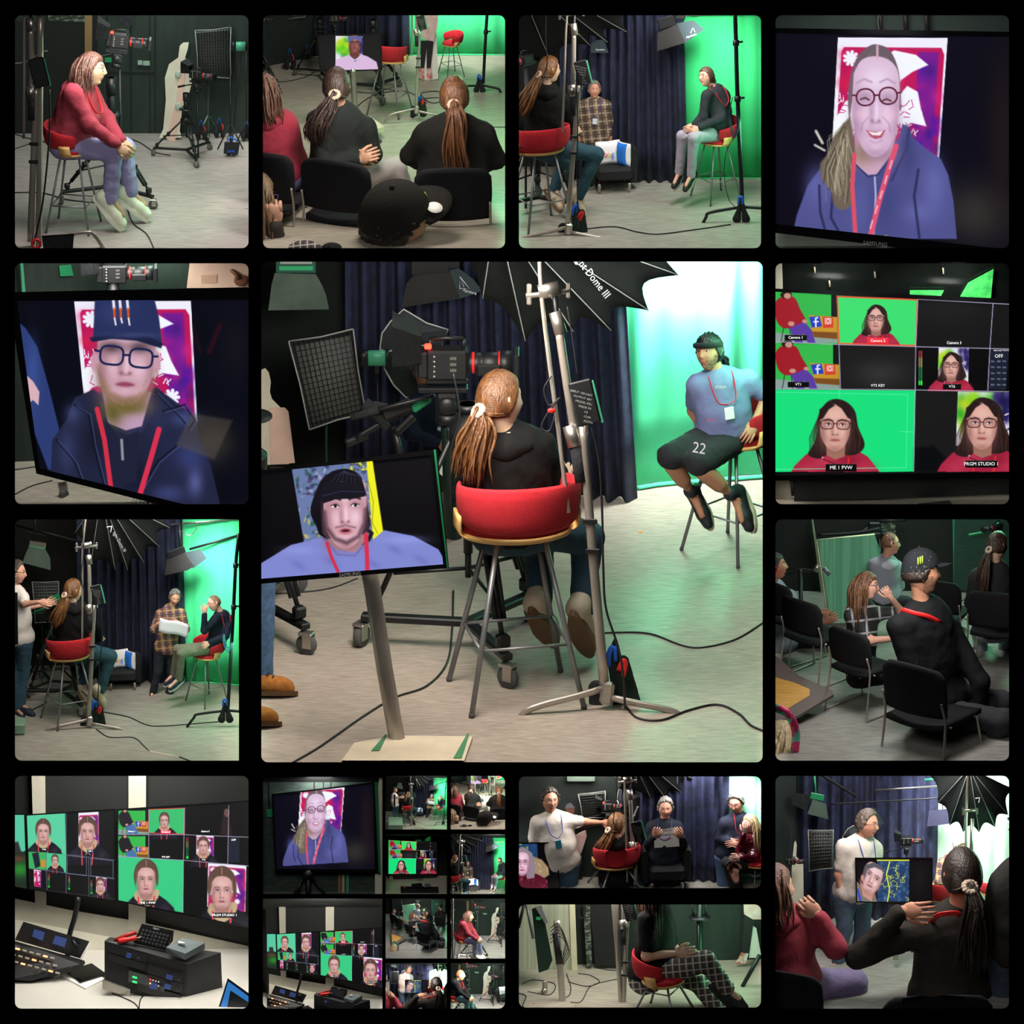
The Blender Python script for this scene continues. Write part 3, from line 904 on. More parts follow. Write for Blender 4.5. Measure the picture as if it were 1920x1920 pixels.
def cine_camera(cell,px,py,d0,S,az,label,name='studio_camera',el=0.0,hood=True,light=True,group=None,head=True,grip=True,post=True):
 s=S*pm(d0)
 loc=PU(px,py,d0)
 R=rot('Z',az)@rot('Y',-el)
 tf=uptf(loc,s,0,R)
 th=thing(name,label,'camera',loc,group)
 m=MB(tf);m.box((0,0,0),(.20,.11,.15),bev=.012);m.box((-.115,0,.0),(.05,.10,.13),bev=.008)
 m.box((.02,.06,.01),(.12,.03,.09),bev=.008);m.tube([(-.08,0,.12),(.0,0,.125),(.08,0,.12)],.011,8);m.tube([(-.08,0,.07),(-.08,0,.12)],.009,8);m.tube([(.08,0,.07),(.08,0,.12)],.009,8)
 part('camera_body',m,M_blk(),th)
 m=MB(tf)
 for i in range(5):m.tube([(-.06,-.058,.05-i*.025),(-.06,-.066,.05-i*.025)],.008,8)
 part('knob_row',m,M_alu(),th);m=MB(tf)
 for i in range(3):m.box((.03,-.058,.04-i*.03),(.03,.006,.012))
 part('button_row',m,M_alu(),th)
 Ry=rot('Y',pi/2)
 m=MB(tf);m.lathe([(.045,.10),(.05,.11),(.05,.16),(.046,.165),(.052,.17),(.052,.24),(.047,.245),(.055,.25),(.06,.31),(.052,.31),(.05,.29)],(0,0,0),Ry,26)
 m.box((.2,-.05,-.02),(.12,.03,.06),bev=.01)
 ln=part('lens',m,M_blk(),th)
 m=MB(tf);m.lathe([(.049,.118),(.0525,.120),(.0525,.130),(.049,.132)],(0,0,0),Ry,26);part('red_ring',m,M_redp(),ln);m=MB(tf);m.lathe([(.052,.244),(.0565,.246),(.0565,.252),(.052,.254)],(0,0,0),Ry,26);part('red_ring',m,M_redp(),ln)
 m=MB(tf);m.lathe([(.001,.300),(.05,.300),(.05,.304),(.001,.304)],(0,0,0),Ry,22);part('lens_glass',m,mat('lens_glass','203038',.05,col2='384858',coat=1.0),ln)
 m=MB(tf);m.box((.33,0,0),(.03,.15,.12),bev=.006);part('lens_hood',m,M_blk(),ln)
 if hood:
  m=MB(tf)
  a=np.array([(-.12,-.07,.13),(-.12,.07,.13),(-.12,.07,.0),(-.12,-.07,.0)])+np.array((0,0,.02));b=a*np.array((1,1.7,1))+np.array((-.14,0,.03));b[2:,2]-=.03;b[:2,2]+=.04
  for i in range(4):
   j=(i+1)%4;m.grid(np.array([[a[i],b[i]],[a[j],b[j]]]),smooth=False,thick=(0,0,.003))
  part('viewfinder_hood',m,M_fab(),th)
 if light:
  m=MB(tf);m.box((-.09,-.03,.092),(.035,.035,.022),bev=.006);part('tally_light',m,M_glow(),th)
 if post:
  z_=-.30 if head else-.07;m=MB();m.tube([loc+(0,0,z_*s),(loc[0],loc[1],cell.floor_z)],.016*s,10);part('support_post',m,M_black(),th)
 if head:
  m=MB(tf);m.box((.0,0,-.085),(.20,.08,.02),bev=.004);fluid_head(m,(0,0,-.30),np.eye(3)@rot('Z',pi/2),1.0)
  hh=part('fluid_head',m,M_black(),th)
  m=MB(tf);m.tube([(-.06,.07,-.19),(-.30,.12,-.27),(-.42,.13,-.31)],.010,8);pb=part('pan_bar',m,M_black(),hh)
  if grip:
   m=MB(tf);m.tube([(-.33,.125,-.28),(-.46,.135,-.325)],.019,10);part('grip',m,M_fab(),pb)
 return th
def cstand(cell,px,py,S,label,top=1.9,yaw=0.0,name='light_stand',metal=None,lean=(0,0),legs=True,head=True,legl=.42,group=None,black=False,legang=None):
 loc,tf0,s,d=at(cell,px,py,S,yaw)
 def tf(v):
  w=np.array(v,float);w=np.stack([w[:,0]+lean[0]*w[:,2],w[:,1]+lean[1]*w[:,2],w[:,2]],1);return tf0(w)
 th=thing(name,label,'light stand',loc,group)
 mt=metal or(M_black()if black else M_chrome())
 m=MB(tf);m.tube([(0,0,.16),(0,0,top*.52)],.0175,14);m.tube([(0,0,top*.5),(0,0,top*.78)],.014,12);m.tube([(0,0,top*.76),(0,0,top)],.0115,12)
 col=part('pole',m,mt,th)
 for z in(top*.52,top*.78):
  m=MB(tf);m.lathe([(.022,z-.05),(.025,z-.045),(.025,z-.02),(.023,z-.015),(.025,z+.0),(.025,z+.03),(.018,z+.035)],n=16)
  m.tube([(0,0,z+.01),(.06,-.02,z+.01)],.006,8);m.box((.068,-.022,z+.01),(.012,.012,.045),bev=.004);part('locking_collar',m,M_alu(),th)
 if legs:
  for k,a in enumerate(legang or(pi,.25,4.0)):
   c,sn=cos(a),sin(a);h=.27-.045*k
   m=MB(tf);pts=[(c*.02,sn*.02,h),(c*legl*.62,sn*legl*.62,h-.02),(c*legl*.78,sn*legl*.78,h-.06),(c*legl,sn*legl,.012)]
   m.tube(spline(pts,20),.0115,10);m.box((c*.03,sn*.03,h),(.05,.045,.045),rot('Z',a),bev=.01);lg=part('leg',m,mt,th)
   m=MB(tf);m.tube([(c*legl*.99,sn*legl*.99,.02),(c*legl*1.01,sn*legl*1.01,0.0)],.014,10);part('foot_cap',m,M_rubber(),lg)
 if head:
  m=MB(tf);z=top
  m.lathe([(.02,z-.03),(.024,z-.03),(.024,z+.02),(.015,z+.03)],n=14)
  m.tube([(-.05,0,z+.03),(.03,0,z+.03)],.028,14);m.tube([(-.075,0,z+.03),(.08,0,z+.03)],.010,8)
  m.box((-.10,0,z+.02),(.022,.016,.085),rot('Y',.1),bev=.006);m.box((.095,0,z+.04),(.018,.016,.06),rot('Y',-.1),bev=.005);part('grip_head',m,M_alu(),th)
 return th
def sandbag(cell,px,py,S,label,yaw=0.0,strap=True,name='sandbag',hang=.30,group=None):
 loc,tf,s,d=at(cell,px,py,S,yaw)
 th=thing(name,label,'sandbag',loc,group)
 for sx in(-1,1):
  so=Solid();so.ell((sx*.06,0,.085),(.045,.085,.085),rot('Y',sx*.25));so.cap((sx*.035,0,.16),(sx*.01,0,hang-.03),.045,.014,.03)
  V,F=so.mesh(.010,.004,3);m=MB(tf);m.add(V,F);part('weight_bag',m,M_fab(),th)
 if strap:
  m=MB(tf);m.tube(spline([(-.025,0,hang-.05),(-.03,-.03,hang+.03),(.0,-.03,hang+.08),(.02,-.03,hang+.02),(.02,0,hang-.05)],16),.012,8,flat=.4);part('handle',m,M_blue(),th)
  m=MB(tf);m.tube(spline([(.04,-.05,hang-.02),(.065,-.07,hang-.07),(.05,-.08,hang-.12)],10),.011,8,flat=.4);part('tag_strap',m,M_redp(),th)
 return th
def cable(cell,pts,r_px,label,name='cable',m=None,depthpts=None,group=None):
 w=np.array([cell.fp(x,y)for x,y in pts]);w[:,2]+=r_px/PX
 mb=MB();mb.tube(spline(w,max(24,len(pts)*7)),r_px/PX,8)
 return single(name,label,'cable',mb,m or M_cable(),group)
def hang_cable(pts,d0,r_px,label,name='cable',m=None,group=None):
 p=np.array([(a[0],a[1],a[2]if len(a)>2 else 0)for a in pts],float)
 mb=MB(pixtf(d0));mb.tube(spline(p,max(24,len(pts)*6)),r_px,8)
 return single(name,label,'cable',mb,m or M_cable(),group)
def wall(cell,a,b,name,m,ztop=None,za=None,thick=.02):
 p=cell.fp(*a);q=cell.fp(*b);zt=cell.ceil_z if ztop is None else ztop
 n=np.cross(q-p,(0,0,1));n/=np.linalg.norm(n)
 if n[1]<0:n=-n
 mb=MB();z0=cell.floor_z
 mb.grid(np.array([[(*p[:2],z0),(*p[:2],zt)],[(*q[:2],z0),(*q[:2],zt)]]),smooth=False,thick=n*thick)
 return struct(name,mb,m)
def curtain(cell,a,b,label,m,folds=14,amp=.03,name='curtain',gather=.0,ztop=None,lift=.004,xt=None,n=None,stuff=False,seed=0,rng=1.0):
 p=cell.fp(*a);q=cell.fp(*b)
 zt=cell.ceil_z-.002 if ztop is None else ztop
 u=q-p;ln=np.linalg.norm(u);u/=ln;nn=np.cross(u,(0,0,1))
 if nn[1]>0:nn=-nn
 rs=np.random.RandomState(seed)
 N=n or folds*12
 t=np.linspace(0,1,N);ph=2*pi*folds*t+1.2*np.sin(t*9+seed)*rng
 am=amp*(.7+.5*np.sin(t*17+seed)**2)
 rows=8;arr=[]
 for k in range(rows):
  v=k/(rows-1);z=cell.floor_z+lift+(zt-cell.floor_z-lift)*v
  pt,qt=p.copy(),q.copy()
  if xt is not None:
   pt=p+u*(xt[0]*ln)*v;qt=q+u*(xt[1]*ln)*v
  base=pt[None]+t[:,None]*(qt-pt)[None]
  o=KS*np.sin(ph+.35*np.sin(v*3+t*5))*am*(1-.25*v)
  w=base+nn[None]*(o+amp*KS)[:,None]
  w[:,2]=z;arr.append(w)
 mb=MB();mb.grid(np.array(arr).transpose(1,0,2),thick=-nn*.004*KS)
 return single(name,label,'curtain',mb,m)
def pxbox(m,x0,y0,x1,y1,z0=0,z1=6,bev=1.0):
 m.box(((x0+x1)/2,(y0+y1)/2,(z0+z1)/2),(abs(x1-x0),abs(y1-y0),abs(z1-z0)),bev=bev);return m
def monitor(quad,d0,label,painter,res=(240,160),name='monitor',bezel=6,thick=16,mframe=None,inner=None,stand=None,zs=None,emit=1.0,cat='monitor',side=None):
 q=np.array(quad,float);zs=zs or(0,0,0,0)
 tf=pixtf(d0)
 loc=tf(np.array([[q[:,0].mean(),q[:,1].max(),0]]))[0]
 th=thing(name,label,cat,loc)
 iq=np.array(inner if inner is not None else[q[0]+(bezel,bezel),q[1]+(-bezel,bezel),q[2]+(-bezel,-bezel),q[3]+(bezel,-bezel)],float)
 def zat(xy):
  A=np.c_[q,np.ones(4)];co=np.linalg.lstsq(A,np.array(zs,float),rcond=None)[0]
  return np.c_[xy,np.ones(len(xy))]@co
 O=np.c_[q,zat(q)];I=np.c_[iq,zat(iq)]
 m=MB(tf)
 f0=O+(0,0,3.0);b0=O+(0,0,-thick);i0=I+(0,0,3.0);i1=I+(0,0,0.0)
 V=np.vstack([f0,b0,i0,i1])
 F=[(4,5,6,7)]
 for i in range(4):
  j=(i+1)%4
  F+=[(i,j,4+j,4+i),(i,j,8+j,8+i),(8+i,8+j,12+j,12+i)]
 m.add(V,F,False)
 part('frame',m,mframe or mat('glossy_black_plastic','0c0c0e',.25,col2='101012'),th)
 nx,ny=res if KS==1 else[int(v*(.45 if v>300 else .6))for v in res]
 u,v=np.meshgrid(np.linspace(0,1,nx),np.linspace(0,1,ny))
 B=lambda a:((1-u)*(1-v))[...,None]*a[0]+(u*(1-v))[...,None]*a[1]+(u*v)[...,None]*a[2]+((1-u)*v)[...,None]*a[3]
 G=B(I);rgb=np.clip(painter(G[...,0],G[...,1]),0,1)
 m=MB(tf);m.grid(G+(0,0,0.4),smooth=False)
 o=part('screen',m,screen_mat(emit),th)
 paint(o,rgb.reshape(-1,3))
 return th
def screen_mat(e=1.0):
 k='screen_light_%g'%e
 if k in MATS:return MATS[k]
 m=bpy.data.materials.new(k);m.use_nodes=True
 nt=m.node_tree;b=nt.nodes['Principled BSDF']
 a=nt.nodes.new('ShaderNodeAttribute');a.attribute_name='picture'
 b.inputs['Base Color'].default_value=(0.004,0.004,0.005,1);b.inputs['Roughness'].default_value=.35
 nt.links.new(a.outputs['Color'],b.inputs['Emission Color']);b.inputs['Emission Strength'].default_value=e
 m.cycles.emission_sampling='NONE'
 MATS[k]=m
 return m
def paint(o,rgb):
 lin=np.where(rgb<=0.04045,rgb/12.92,((rgb+.055)/1.055)**2.4)
 at_=o.data.color_attributes.new('picture','FLOAT_COLOR','POINT')
 at_.data.foreach_set('color',np.c_[lin,np.ones(len(lin))].astype(np.float32).ravel())
def print_mat():
 if 'printed' in MATS:return MATS['printed']
 m=bpy.data.materials.new('printed');m.use_nodes=True
 nt=m.node_tree;b=nt.nodes['Principled BSDF']
 a=nt.nodes.new('ShaderNodeAttribute');a.attribute_name='picture';b.inputs['Roughness'].default_value=.7
 nt.links.new(a.outputs['Color'],b.inputs['Base Color']);MATS['printed']=m
 return m
def C(h):return np.array([int(h[i:i+2],16)for i in(0,2,4)])/255
class Pic:
 def __init__(self,X,Y,bg='000000'):
  self.X,self.Y=X,Y;self.im=np.ones((*X.shape,3))*C(bg)
 def mix(self,a,col):
  c=C(col)if isinstance(col,str)else col
  a=np.clip(a,0,1)[...,None];self.im=self.im*(1-a)+c*a;return self
 def sd(self,pts):
  X,Y=self.X,self.Y;pts=np.array(pts,float);n=len(pts)
  d=np.full(X.shape,1e9);ins=np.zeros(X.shape,bool)
  for i in range(n):
   a,b=pts[i],pts[(i+1)%n];e=b-a
   t=np.clip(((X-a[0])*e[0]+(Y-a[1])*e[1])/(e@e+1e-9),0,1)
   d=np.minimum(d,(X-a[0]-t*e[0])**2+(Y-a[1]-t*e[1])**2)
   if a[1]!=b[1]:
    c=((a[1]>Y)!=(b[1]>Y))&(X<(b[0]-a[0])*(Y-a[1])/(b[1]-a[1])+a[0]);ins^=c
  d=np.sqrt(d);return np.where(ins,-d,d)
 def poly(self,pts,col,soft=.7,op=1.0,smooth=False):
  if smooth:pts=spline(list(pts)+[pts[0]],len(pts)*6)
  return self.mix(np.clip(.5-self.sd(pts)/(2*soft),0,1)*op,col)
 def ell(self,x,y,rx,ry,col,soft=.12,ang=0.0,op=1.0):
  c,s=cos(ang),sin(ang);u=((self.X-x)*c+(self.Y-y)*s)/rx;v=(-(self.X-x)*s+(self.Y-y)*c)/ry
  r=np.sqrt(u*u+v*v);return self.mix(np.clip((1+soft-r)/(2*soft),0,1)*op,col)
 def blob(self,x,y,rx,ry,col,op=1.0,ang=0.0):
  c,s=cos(ang),sin(ang);u=((self.X-x)*c+(self.Y-y)*s)/rx;v=(-(self.X-x)*s+(self.Y-y)*c)/ry
  return self.mix(np.exp(-(u*u+v*v))*op,col)
 def line(self,pts,w,col,soft=.5,op=1.0):
  p=np.array(pts,float);d=np.full(self.X.shape,1e9)
  for a,b in zip(p[:-1],p[1:]):
   e=b-a;t=np.clip(((self.X-a[0])*e[0]+(self.Y-a[1])*e[1])/(e@e+1e-9),0,1)
   d=np.minimum(d,np.hypot(self.X-a[0]-t*e[0],self.Y-a[1]-t*e[1]))
  return self.mix(np.clip((w/2+soft-d)/(2*soft),0,1)*op,col)
 def rect(self,x0,y0,x1,y1,col,op=1.0):
  return self.mix(((self.X>=x0)&(self.X<x1)&(self.Y>=y0)&(self.Y<y1))*op,col)
 def noise(self,pts,cols,k=120,seed=0,r=(3,9),op=.8):
  rs=np.random.RandomState(seed);p=np.array(pts,float);lo,hi=p.min(0),p.max(0);keep=self.sd(pts)<0;old=self.im.copy()
  for i in range(k):
   x,y=rs.uniform(lo,hi);self.ell(x,y,rs.uniform(*r),rs.uniform(*r)*.6,cols[rs.randint(len(cols))],.4,rs.uniform(0,3),op)
  self.im=np.where(keep[...,None],self.im,old);return self
def tfm(a,b,A,B_):
 z=complex(*(np.array(B_)-A))/complex(*(np.array(b)-a))
 return lambda pts:[((z*complex(x-a[0],y-a[1])).real+A[0],(z*complex(x-a[0],y-a[1])).imag+A[1])for x,y in pts]
RECTS={'A':((28,28,466,466),'top-row first picture'),'B':((493,28,947,466),'top-row second picture'),'C':((973,28,1427,466),'top-row third picture'),'D':((1454,28,1892,466),'top-row last picture'),'E':((28,493,466,946),'second-row first picture'),'F':((490,490,1430,1430),'central picture'),'G':((1454,493,1892,946),'second-row last picture'),'H':((28,973,448,1427),'third-row first picture'),'I':((1454,973,1892,1427),'third-row last picture'),'J':((28,1454,466,1892),'control room picture'),'L':((973,1455,1427,1666),'wide upper picture'),'M':((973,1695,1427,1890),'wide lower picture'),'N':((1454,1454,1892,1892),'bottom-row last picture'),}
SUB={'K1':((493,1454,717,1677),(1,0,0,0)),'K2':((723,1454,838,1556),(0,0,0,0)),'K3':((845,1454,947,1556),(0,1,0,0)),'K4':((723,1563,838,1677),(0,0,0,0)),'K5':((845,1563,947,1677),(0,0,0,0)),'K6':((493,1684,717,1892),(0,0,0,1)),'K7':((723,1684,838,1798),(0,0,0,0)),'K8':((845,1684,947,1798),(0,0,0,0)),'K9':((723,1805,838,1892),(0,0,0,0)),'KX':((845,1805,947,1892),(0,0,1,0)),}
def rrect(x0,y0,x1,y1,r=12,rd=(1,1,1,1)):
 out=[]
 for k,(cx,cy,a0)in enumerate(((x0,y0,180),(x1,y0,270),(x1,y1,0),(x0,y1,90))):
  if not rd[k]:out.append((cx,cy));continue
  sx=1 if cx==x0 else-1;sy=1 if cy==y0 else-1
  for i in range(7):
   a=radians(a0+15*i);out.append((cx+sx*r+r*cos(a),cy+sy*r+r*sin(a)))
 return out
def build_display_wall():
 import bmesh
 bm=bmesh.new();edges=[]
 loops=[[(-40,-40),(1960,-40),(1960,1960),(-40,1960)]]
 for k,(r,w)in RECTS.items():loops.append(rrect(*r,rd=(1,0,0,1)if k=='H' else(1,1,1,1)))
 for k,(r,rd)in SUB.items():loops.append(rrect(*r,rd=rd))
 for lp in loops:
  vs=[bm.verts.new(P(x,y,db(y)).tolist())for x,y in lp]
  edges+=[bm.edges.new((vs[i],vs[(i+1)%len(vs)]))for i in range(len(vs))]
 bmesh.ops.triangle_fill(bm,edges=edges,use_beauty=True)
 me=bpy.data.meshes.new('wall_front');bm.to_mesh(me);bm.free()
 o=bpy.data.objects.new('wall_front',me);scene.collection.objects.link(o)
 md=o.modifiers.new('thickness','SOLIDIFY');md.thickness=.012;md.offset=0
 me.materials.append(mat('matte_black_board','000000',1.0,col2='010101',spec=0.0))
 o['kind']='structure'
def floor_mat(key,a='b8aca0',b='9c9086',rot_=0.5,rough=.38):
 if key in MATS:return MATS[key]
 m=mat(key,a,rough,col2=b,scale=9,stretch=(1.0,9.0,1),rot=rot_,contrast=(.35,.7),spec=.35)
 nt=m.node_tree;N=nt.nodes;b_=N['Principled BSDF']
 tc=N.new('ShaderNodeTexCoord');mp=N.new('ShaderNodeMapping');mp.inputs['Rotation'].default_value=(0,0,rot_);mp.inputs['Scale'].default_value=(6,70,1)
 no=N.new('ShaderNodeTexNoise');no.inputs['Scale'].default_value=3;no.inputs['Detail'].default_value=3
 nt.links.new(tc.outputs['Object'],mp.inputs[0]);nt.links.new(mp.outputs[0],no.inputs['Vector'])
 mr=N.new('ShaderNodeMapRange');mr.inputs[1].default_value=.35;mr.inputs[2].default_value=.65;mr.inputs[3].default_value=.82;mr.inputs[4].default_value=1.12
 nt.links.new(no.outputs['Fac'],mr.inputs[0])
 mx=N.new('ShaderNodeMixRGB');mx.blend_type='MULTIPLY';mx.inputs[0].default_value=1
 src=b_.inputs['Base Color'].links[0].from_socket
 nt.links.new(src,mx.inputs[1]);nt.links.new(mr.outputs[0],mx.inputs[2]);nt.links.new(mx.outputs[0],b_.inputs['Base Color'])
 return m
def shell(cell,back_py,fm,wm=None,sides=True,extra=.12):
 x0,y0,x1,y1=cell.rect;g=cell.g
 extra*=KS;D=cell.fd(back_py)+extra;zf,zc=cell.floor_z,cell.ceil_z
 a0,a1=P(x0-g,y1,db(y1))[0],P(x1+g,y1,db(y1))[0];ya=yc=.01
 b0,b1=P(x0-g,960,D)[0],P(x1+g,960,D)[0]
 yb=float(cell.fp((x0+x1)/2,back_py)[1])+extra
 if OVR:ya=max(.01,float(cell.fp(0,y1+g)[1]))
 m=MB();m.grid(np.array([[(a0,ya,zf),(b0,yb,zf)],[(a1,ya,zf),(b1,yb,zf)]]),smooth=False,thick=(0,0,-.008*KS));struct('floor',m,fm)
 blk=mat('black_paint','0b0c0c',.9,col2='0f1010');zb=float(P((x0+x1)/2,y0-g,D)[2])if OVR else zc
 m=MB();m.grid(np.array([[(a0,yc,zc),(b0,yb,zb)],[(a1,yc,zc),(b1,yb,zb)]]),smooth=False,thick=(0,0,.006*KS));struct('ceiling',m,blk)
 for nm,p0,p1 in(('wall_left',a0,b0),('wall_right',a1,b1)):
  m=MB();m.grid(np.array([[(p0,yc,max(zf,float(P(0,y1+g,db(y1+g))[2]))if OVR else zf),(p0,yc,zc)],[(p1,yb,zf),(p1,yb,zb)]]),smooth=False,thick=(.002,0,0));struct(nm,m,wm or blk)
 m=MB();m.grid(np.array([[(b0,yb,zf),(b0,yb,zb)],[(b1,yb,zf),(b1,yb,zb)]]),smooth=False,thick=(0,.006,0));struct('wall_back',m,blk)
def top_lamp(cell,px,py_floor,power,size=.5,col=(1,1,1),target=None):
 w=cell.fp(px,py_floor);t=w if target is None else np.array(target)
 h=cell.ceil_z-w[2];tilt=min(1,np.hypot(*(t[:2]-w[:2]))/h)
 return lamp('studio_lamp','AREA',(w[0],w[1],cell.ceil_z-(.02+size*.5*tilt)*KS),t,power,size,col)  # unseen area light added under the ceiling to light the cell
build_display_wall()
def hung(pts,d,label,m1,z=26,name='hanging_soft_light'):
 tf=pixtf(d);x=np.array(pts,float)
 th=thing(name,label,'studio light',tf(np.array([[x[:,0].mean(),x[:,1].max(),0]]))[0])
 mb=MB(tf);k=len(pts);mb.add([(a,b,z)for a,b in pts]+[(a,b,-z)for a,b in pts],[tuple(range(k))]+[tuple(range(k,2*k))[::-1]]+[(i,(i+1)%k,k+(i+1)%k,k+i)for i in range(k)],False)
 part('fabric_skirt',mb,m1,th)
 i=x[:,1].argmin();q=tf(np.array([[float(x[:,0].mean())*.6+x[i,0]*.4,x[:,1].min()+3,0]]))[0];mb=MB();mb.tube([q,(q[0],q[1],CUR.ceil_z)],z*.12/PX,8);part('hanger',mb,M_black(),th)
 return th,tf
def dome(c,d,apex,rim,label,k=1.0,txt=None,logo=None):
 tf=pixtf(d);th=thing('dome_softbox',label,'softbox',tf(np.array([[rim[len(rim)//2][0],rim[len(rim)//2][1],0]]))[0])
 apex=np.array(apex,float);bul=lambda t:27*k*sin(pi*t)
 for i in range(len(rim)-1):
  a,b=np.array(rim[i],float),np.array(rim[i+1],float);rows=[]
  for u in np.linspace(0,1,9):
   e=a+(b-a)*u;sag=sin(pi*u);e=e+(apex-e)*(.115*sag)
   rows.append([apex+(e-apex)*t+np.array((0,0,bul(t)*(1-.25*sag)))for t in np.linspace(0,1,12)])
  mb=MB(tf);mb.grid(np.array(rows),thick=(0,0,-2*k));part('fabric_panel',mb,mat('dome_black','070908',.95,col2='0a0d0c',bump=.2,spec=.1),th)
 for r in rim:
  e=np.array(r,float);mb=MB(tf);mb.tube([apex+(e-apex)*t+np.array((0,0,bul(t)+1.5))for t in np.linspace(0.02,1,14)],1.3*k,6);part('rib',mb,mat('rib_grey','585c58',.5),th)
 if txt:px_text(th,'light Dome III',txt[0],txt[1],d,txt[2],mat('grey_print','9a9c9a',.6),radians(txt[3]),80*k,squeeze=.85)
 if logo:
  x,y,r=logo;mb=MB(tf);mb.tube([(x-r,y-r*.6,80*k),(x+r*.6,y-r*.9,80*k),(x+r*.2,y+r,80*k)],r*.16,6);part('logo',mb,M_txt(),th)
 return th
def fstand(c,d,T,k,where,legs=True,rod=True,brick=True,bag=True,lab='chrome C-stand with cranked legs standing beside the ',black=False,sleeve=True):
 tf0=pixtf(d)
 def tf(v):
  v=np.array(v,float);q=np.array([T(x,y)for x,y in v[:,:2]]);return tf0(np.c_[q,v[:,2]*k])
 ch=M_black()if black else M_chrome()
 def tp(v):return PU(*T(*v),d)
 th=thing('light_stand',lab+where,'light stand',c.fp(*T(1132,1330))if legs else tp((1132,1330)))
 def rr(q,r):
  return q
 def tb(nm,pts,r,m_,n=12,par=None):
  p=spline(np.array(pts,float),14)if len(pts)>2 else np.array(pts,float)
  p=np.array([(*T(x,y),z*k)for x,y,z in p]);mb=MB(tf0);mb.tube(p,np.array(r)*k if not np.isscalar(r)else r*k,n);return part(nm,mb,m_,par or th)
 def bx(nm,p,size,R,m_,par,bev=2):mb=MB(tf0);q=T(*p[:2]);mb.box((*q,p[2]*k),[v*k for v in size],R,bev=bev*k);return part(nm,mb,m_,par)
 tb('lower_pole',[(1092,800,0),(1108,1000,0),(1133,1285,0)],[8,8.5,9.5],ch);tb('middle_pole',[(1048,620,0),(1066,740,0),(1077,812,0)],8,ch);tb('upper_pole',[(1038,540,0),(1048,625,0)],5,M_black())
 if sleeve:tb('foam_sleeve',[(1078,830,0),(1090,905,0)],11.5,M_fab())
 tb('collar',[(1040,585,0),(1052,626,0)],12,M_alu());tb('collar',[(1068,798,0),(1078,838,0)],14,M_alu())
 tb('grip_head',[(1010,548,4),(1048,540,4)],14,M_alu());tb('wing_screw',[(986,555,4),(1070,545,4)],5,M_alu())
 for x,y,h in((992,552,20),(1066,545,14),(1100,802,11)):bx('wing_knob',(x,y,5),(9,h*2,6),None,M_alu(),th)
 if rod:tb('boom_rod',[(1010,400,8),(1016,560,8),(1046,800,8),(1066,962,8)],4.2,ch)
 for y in(978,1034):bx('cable_clip',(1106+(y-978)*.1,y,2),(28,10,24),None,M_blk(),th)
 if legs:
  bx('leg_hub',(1138,1300,0),(26,44,24),rot('Z',.12),M_alu(),th,6)
  for pts in([(1128,1292,2),(1080,1306,14),(1010,1324,26),(975,1345,30),(950,1415,30)],[(1146,1308,4),(1200,1320,14),(1262,1334,20),(1290,1358,22),(1313,1398,22)],[(1136,1300,-4),(1140,1290,-60),(1142,1282,-90),(1143,1330,-110)]):
   lg=tb('leg',pts,6.5,ch);x,y,z=pts[-1];tb('foot_cap',[(x,y-2,z),(x,y+5,z)],8,M_rubber(),10,lg)
 if brick:
  mb=MB(pixtf(d-.03*k*KS));q=T(1096,755);mb.box((*q,26*k),(44*k,84*k,22*k),rot('Z',-.24),bev=3*k);pb=single('power_brick','black power supply with printed label strapped to the stand by the '+where,'power supply',mb,M_blk())
  if k>.3:
   for i in range(7):px_text(pb,('INPUT 100-240V','OUTPUT 48V','MODEL PSU','MADE IN','CE','10.4A','AC/DC')[i],q[0]+(-6+i*2.2)*k,q[1]+(-18+i*9)*k,d-.03*k*KS,6*k,mat('grey_lettering','8a8c8c',.6),-.24,38*k)
  mb=MB(pixtf(d-.03*k*KS));mb.box((q[0]+24*k,q[1]-2*k,22*k),(6*k,82*k,22*k),rot('Z',-.24),bev=k);part('green_lit_side',mb,mat('mint_enamel','4fae88',.4,col2='3f9a76'),pb)  # green light on the brick's flank put into a coloured slab
 if bag:
  th=thing('sandbag','black sandbag with blue handle and red tag at the stand by the '+where,'sandbag',c.fp(*T(1152,1345)));tf1=lambda v:tf(np.c_[v[:,:2],v[:,2]-24])
  for pts in(((1118,1290,-8),(1122,1335,-8)),((1168,1240,-14),(1182,1325,-14))):
   so=Solid();a,b=np.array(pts[0],float)/100,np.array(pts[1],float)/100;big=pts[0][0]>1150
   so.cap(a,b,.12 if big else .15,.22 if big else .17,.1);V,F=so.mesh(.03,.012,2)
   V[:,2]=a[2]+(V[:,2]-a[2])*.6;mb=MB(tf1);mb.add(V*100,F);part('weight_bag',mb,M_fab(),th)
  mb=MB(tf1);mb.prism([(1138,1225),(1152,1196),(1160,1225),(1195,1290),(1200,1320),(1150,1320),(1140,1250)],-16,-2);part('flap',mb,mat('black_green_cloth','0c2018',.9),th)
  mb=MB(tf1);mb.tube(spline(np.array([(1140,1250,4),(1142,1225,8),(1152,1212,8),(1154,1240,6)]),12),5.5,8,flat=.5);part('handle',mb,M_blue(),th)
  mb=MB(tf1);mb.tube(spline(np.array([(1160,1258,10),(1168,1240,12),(1173,1245,12),(1168,1268,10)]),12),5,8,flat=.5);part('tag_strap',mb,M_redp(),th)
def unlean(hx,hy,k,kx=None,lean=0.0):
 kx=kx or k
 return lambda x,y:(hx+kx*(x-1138+.13*(1300-y))+lean*(hy-(hy+k*(y-1300))),hy+k*(y-1300))
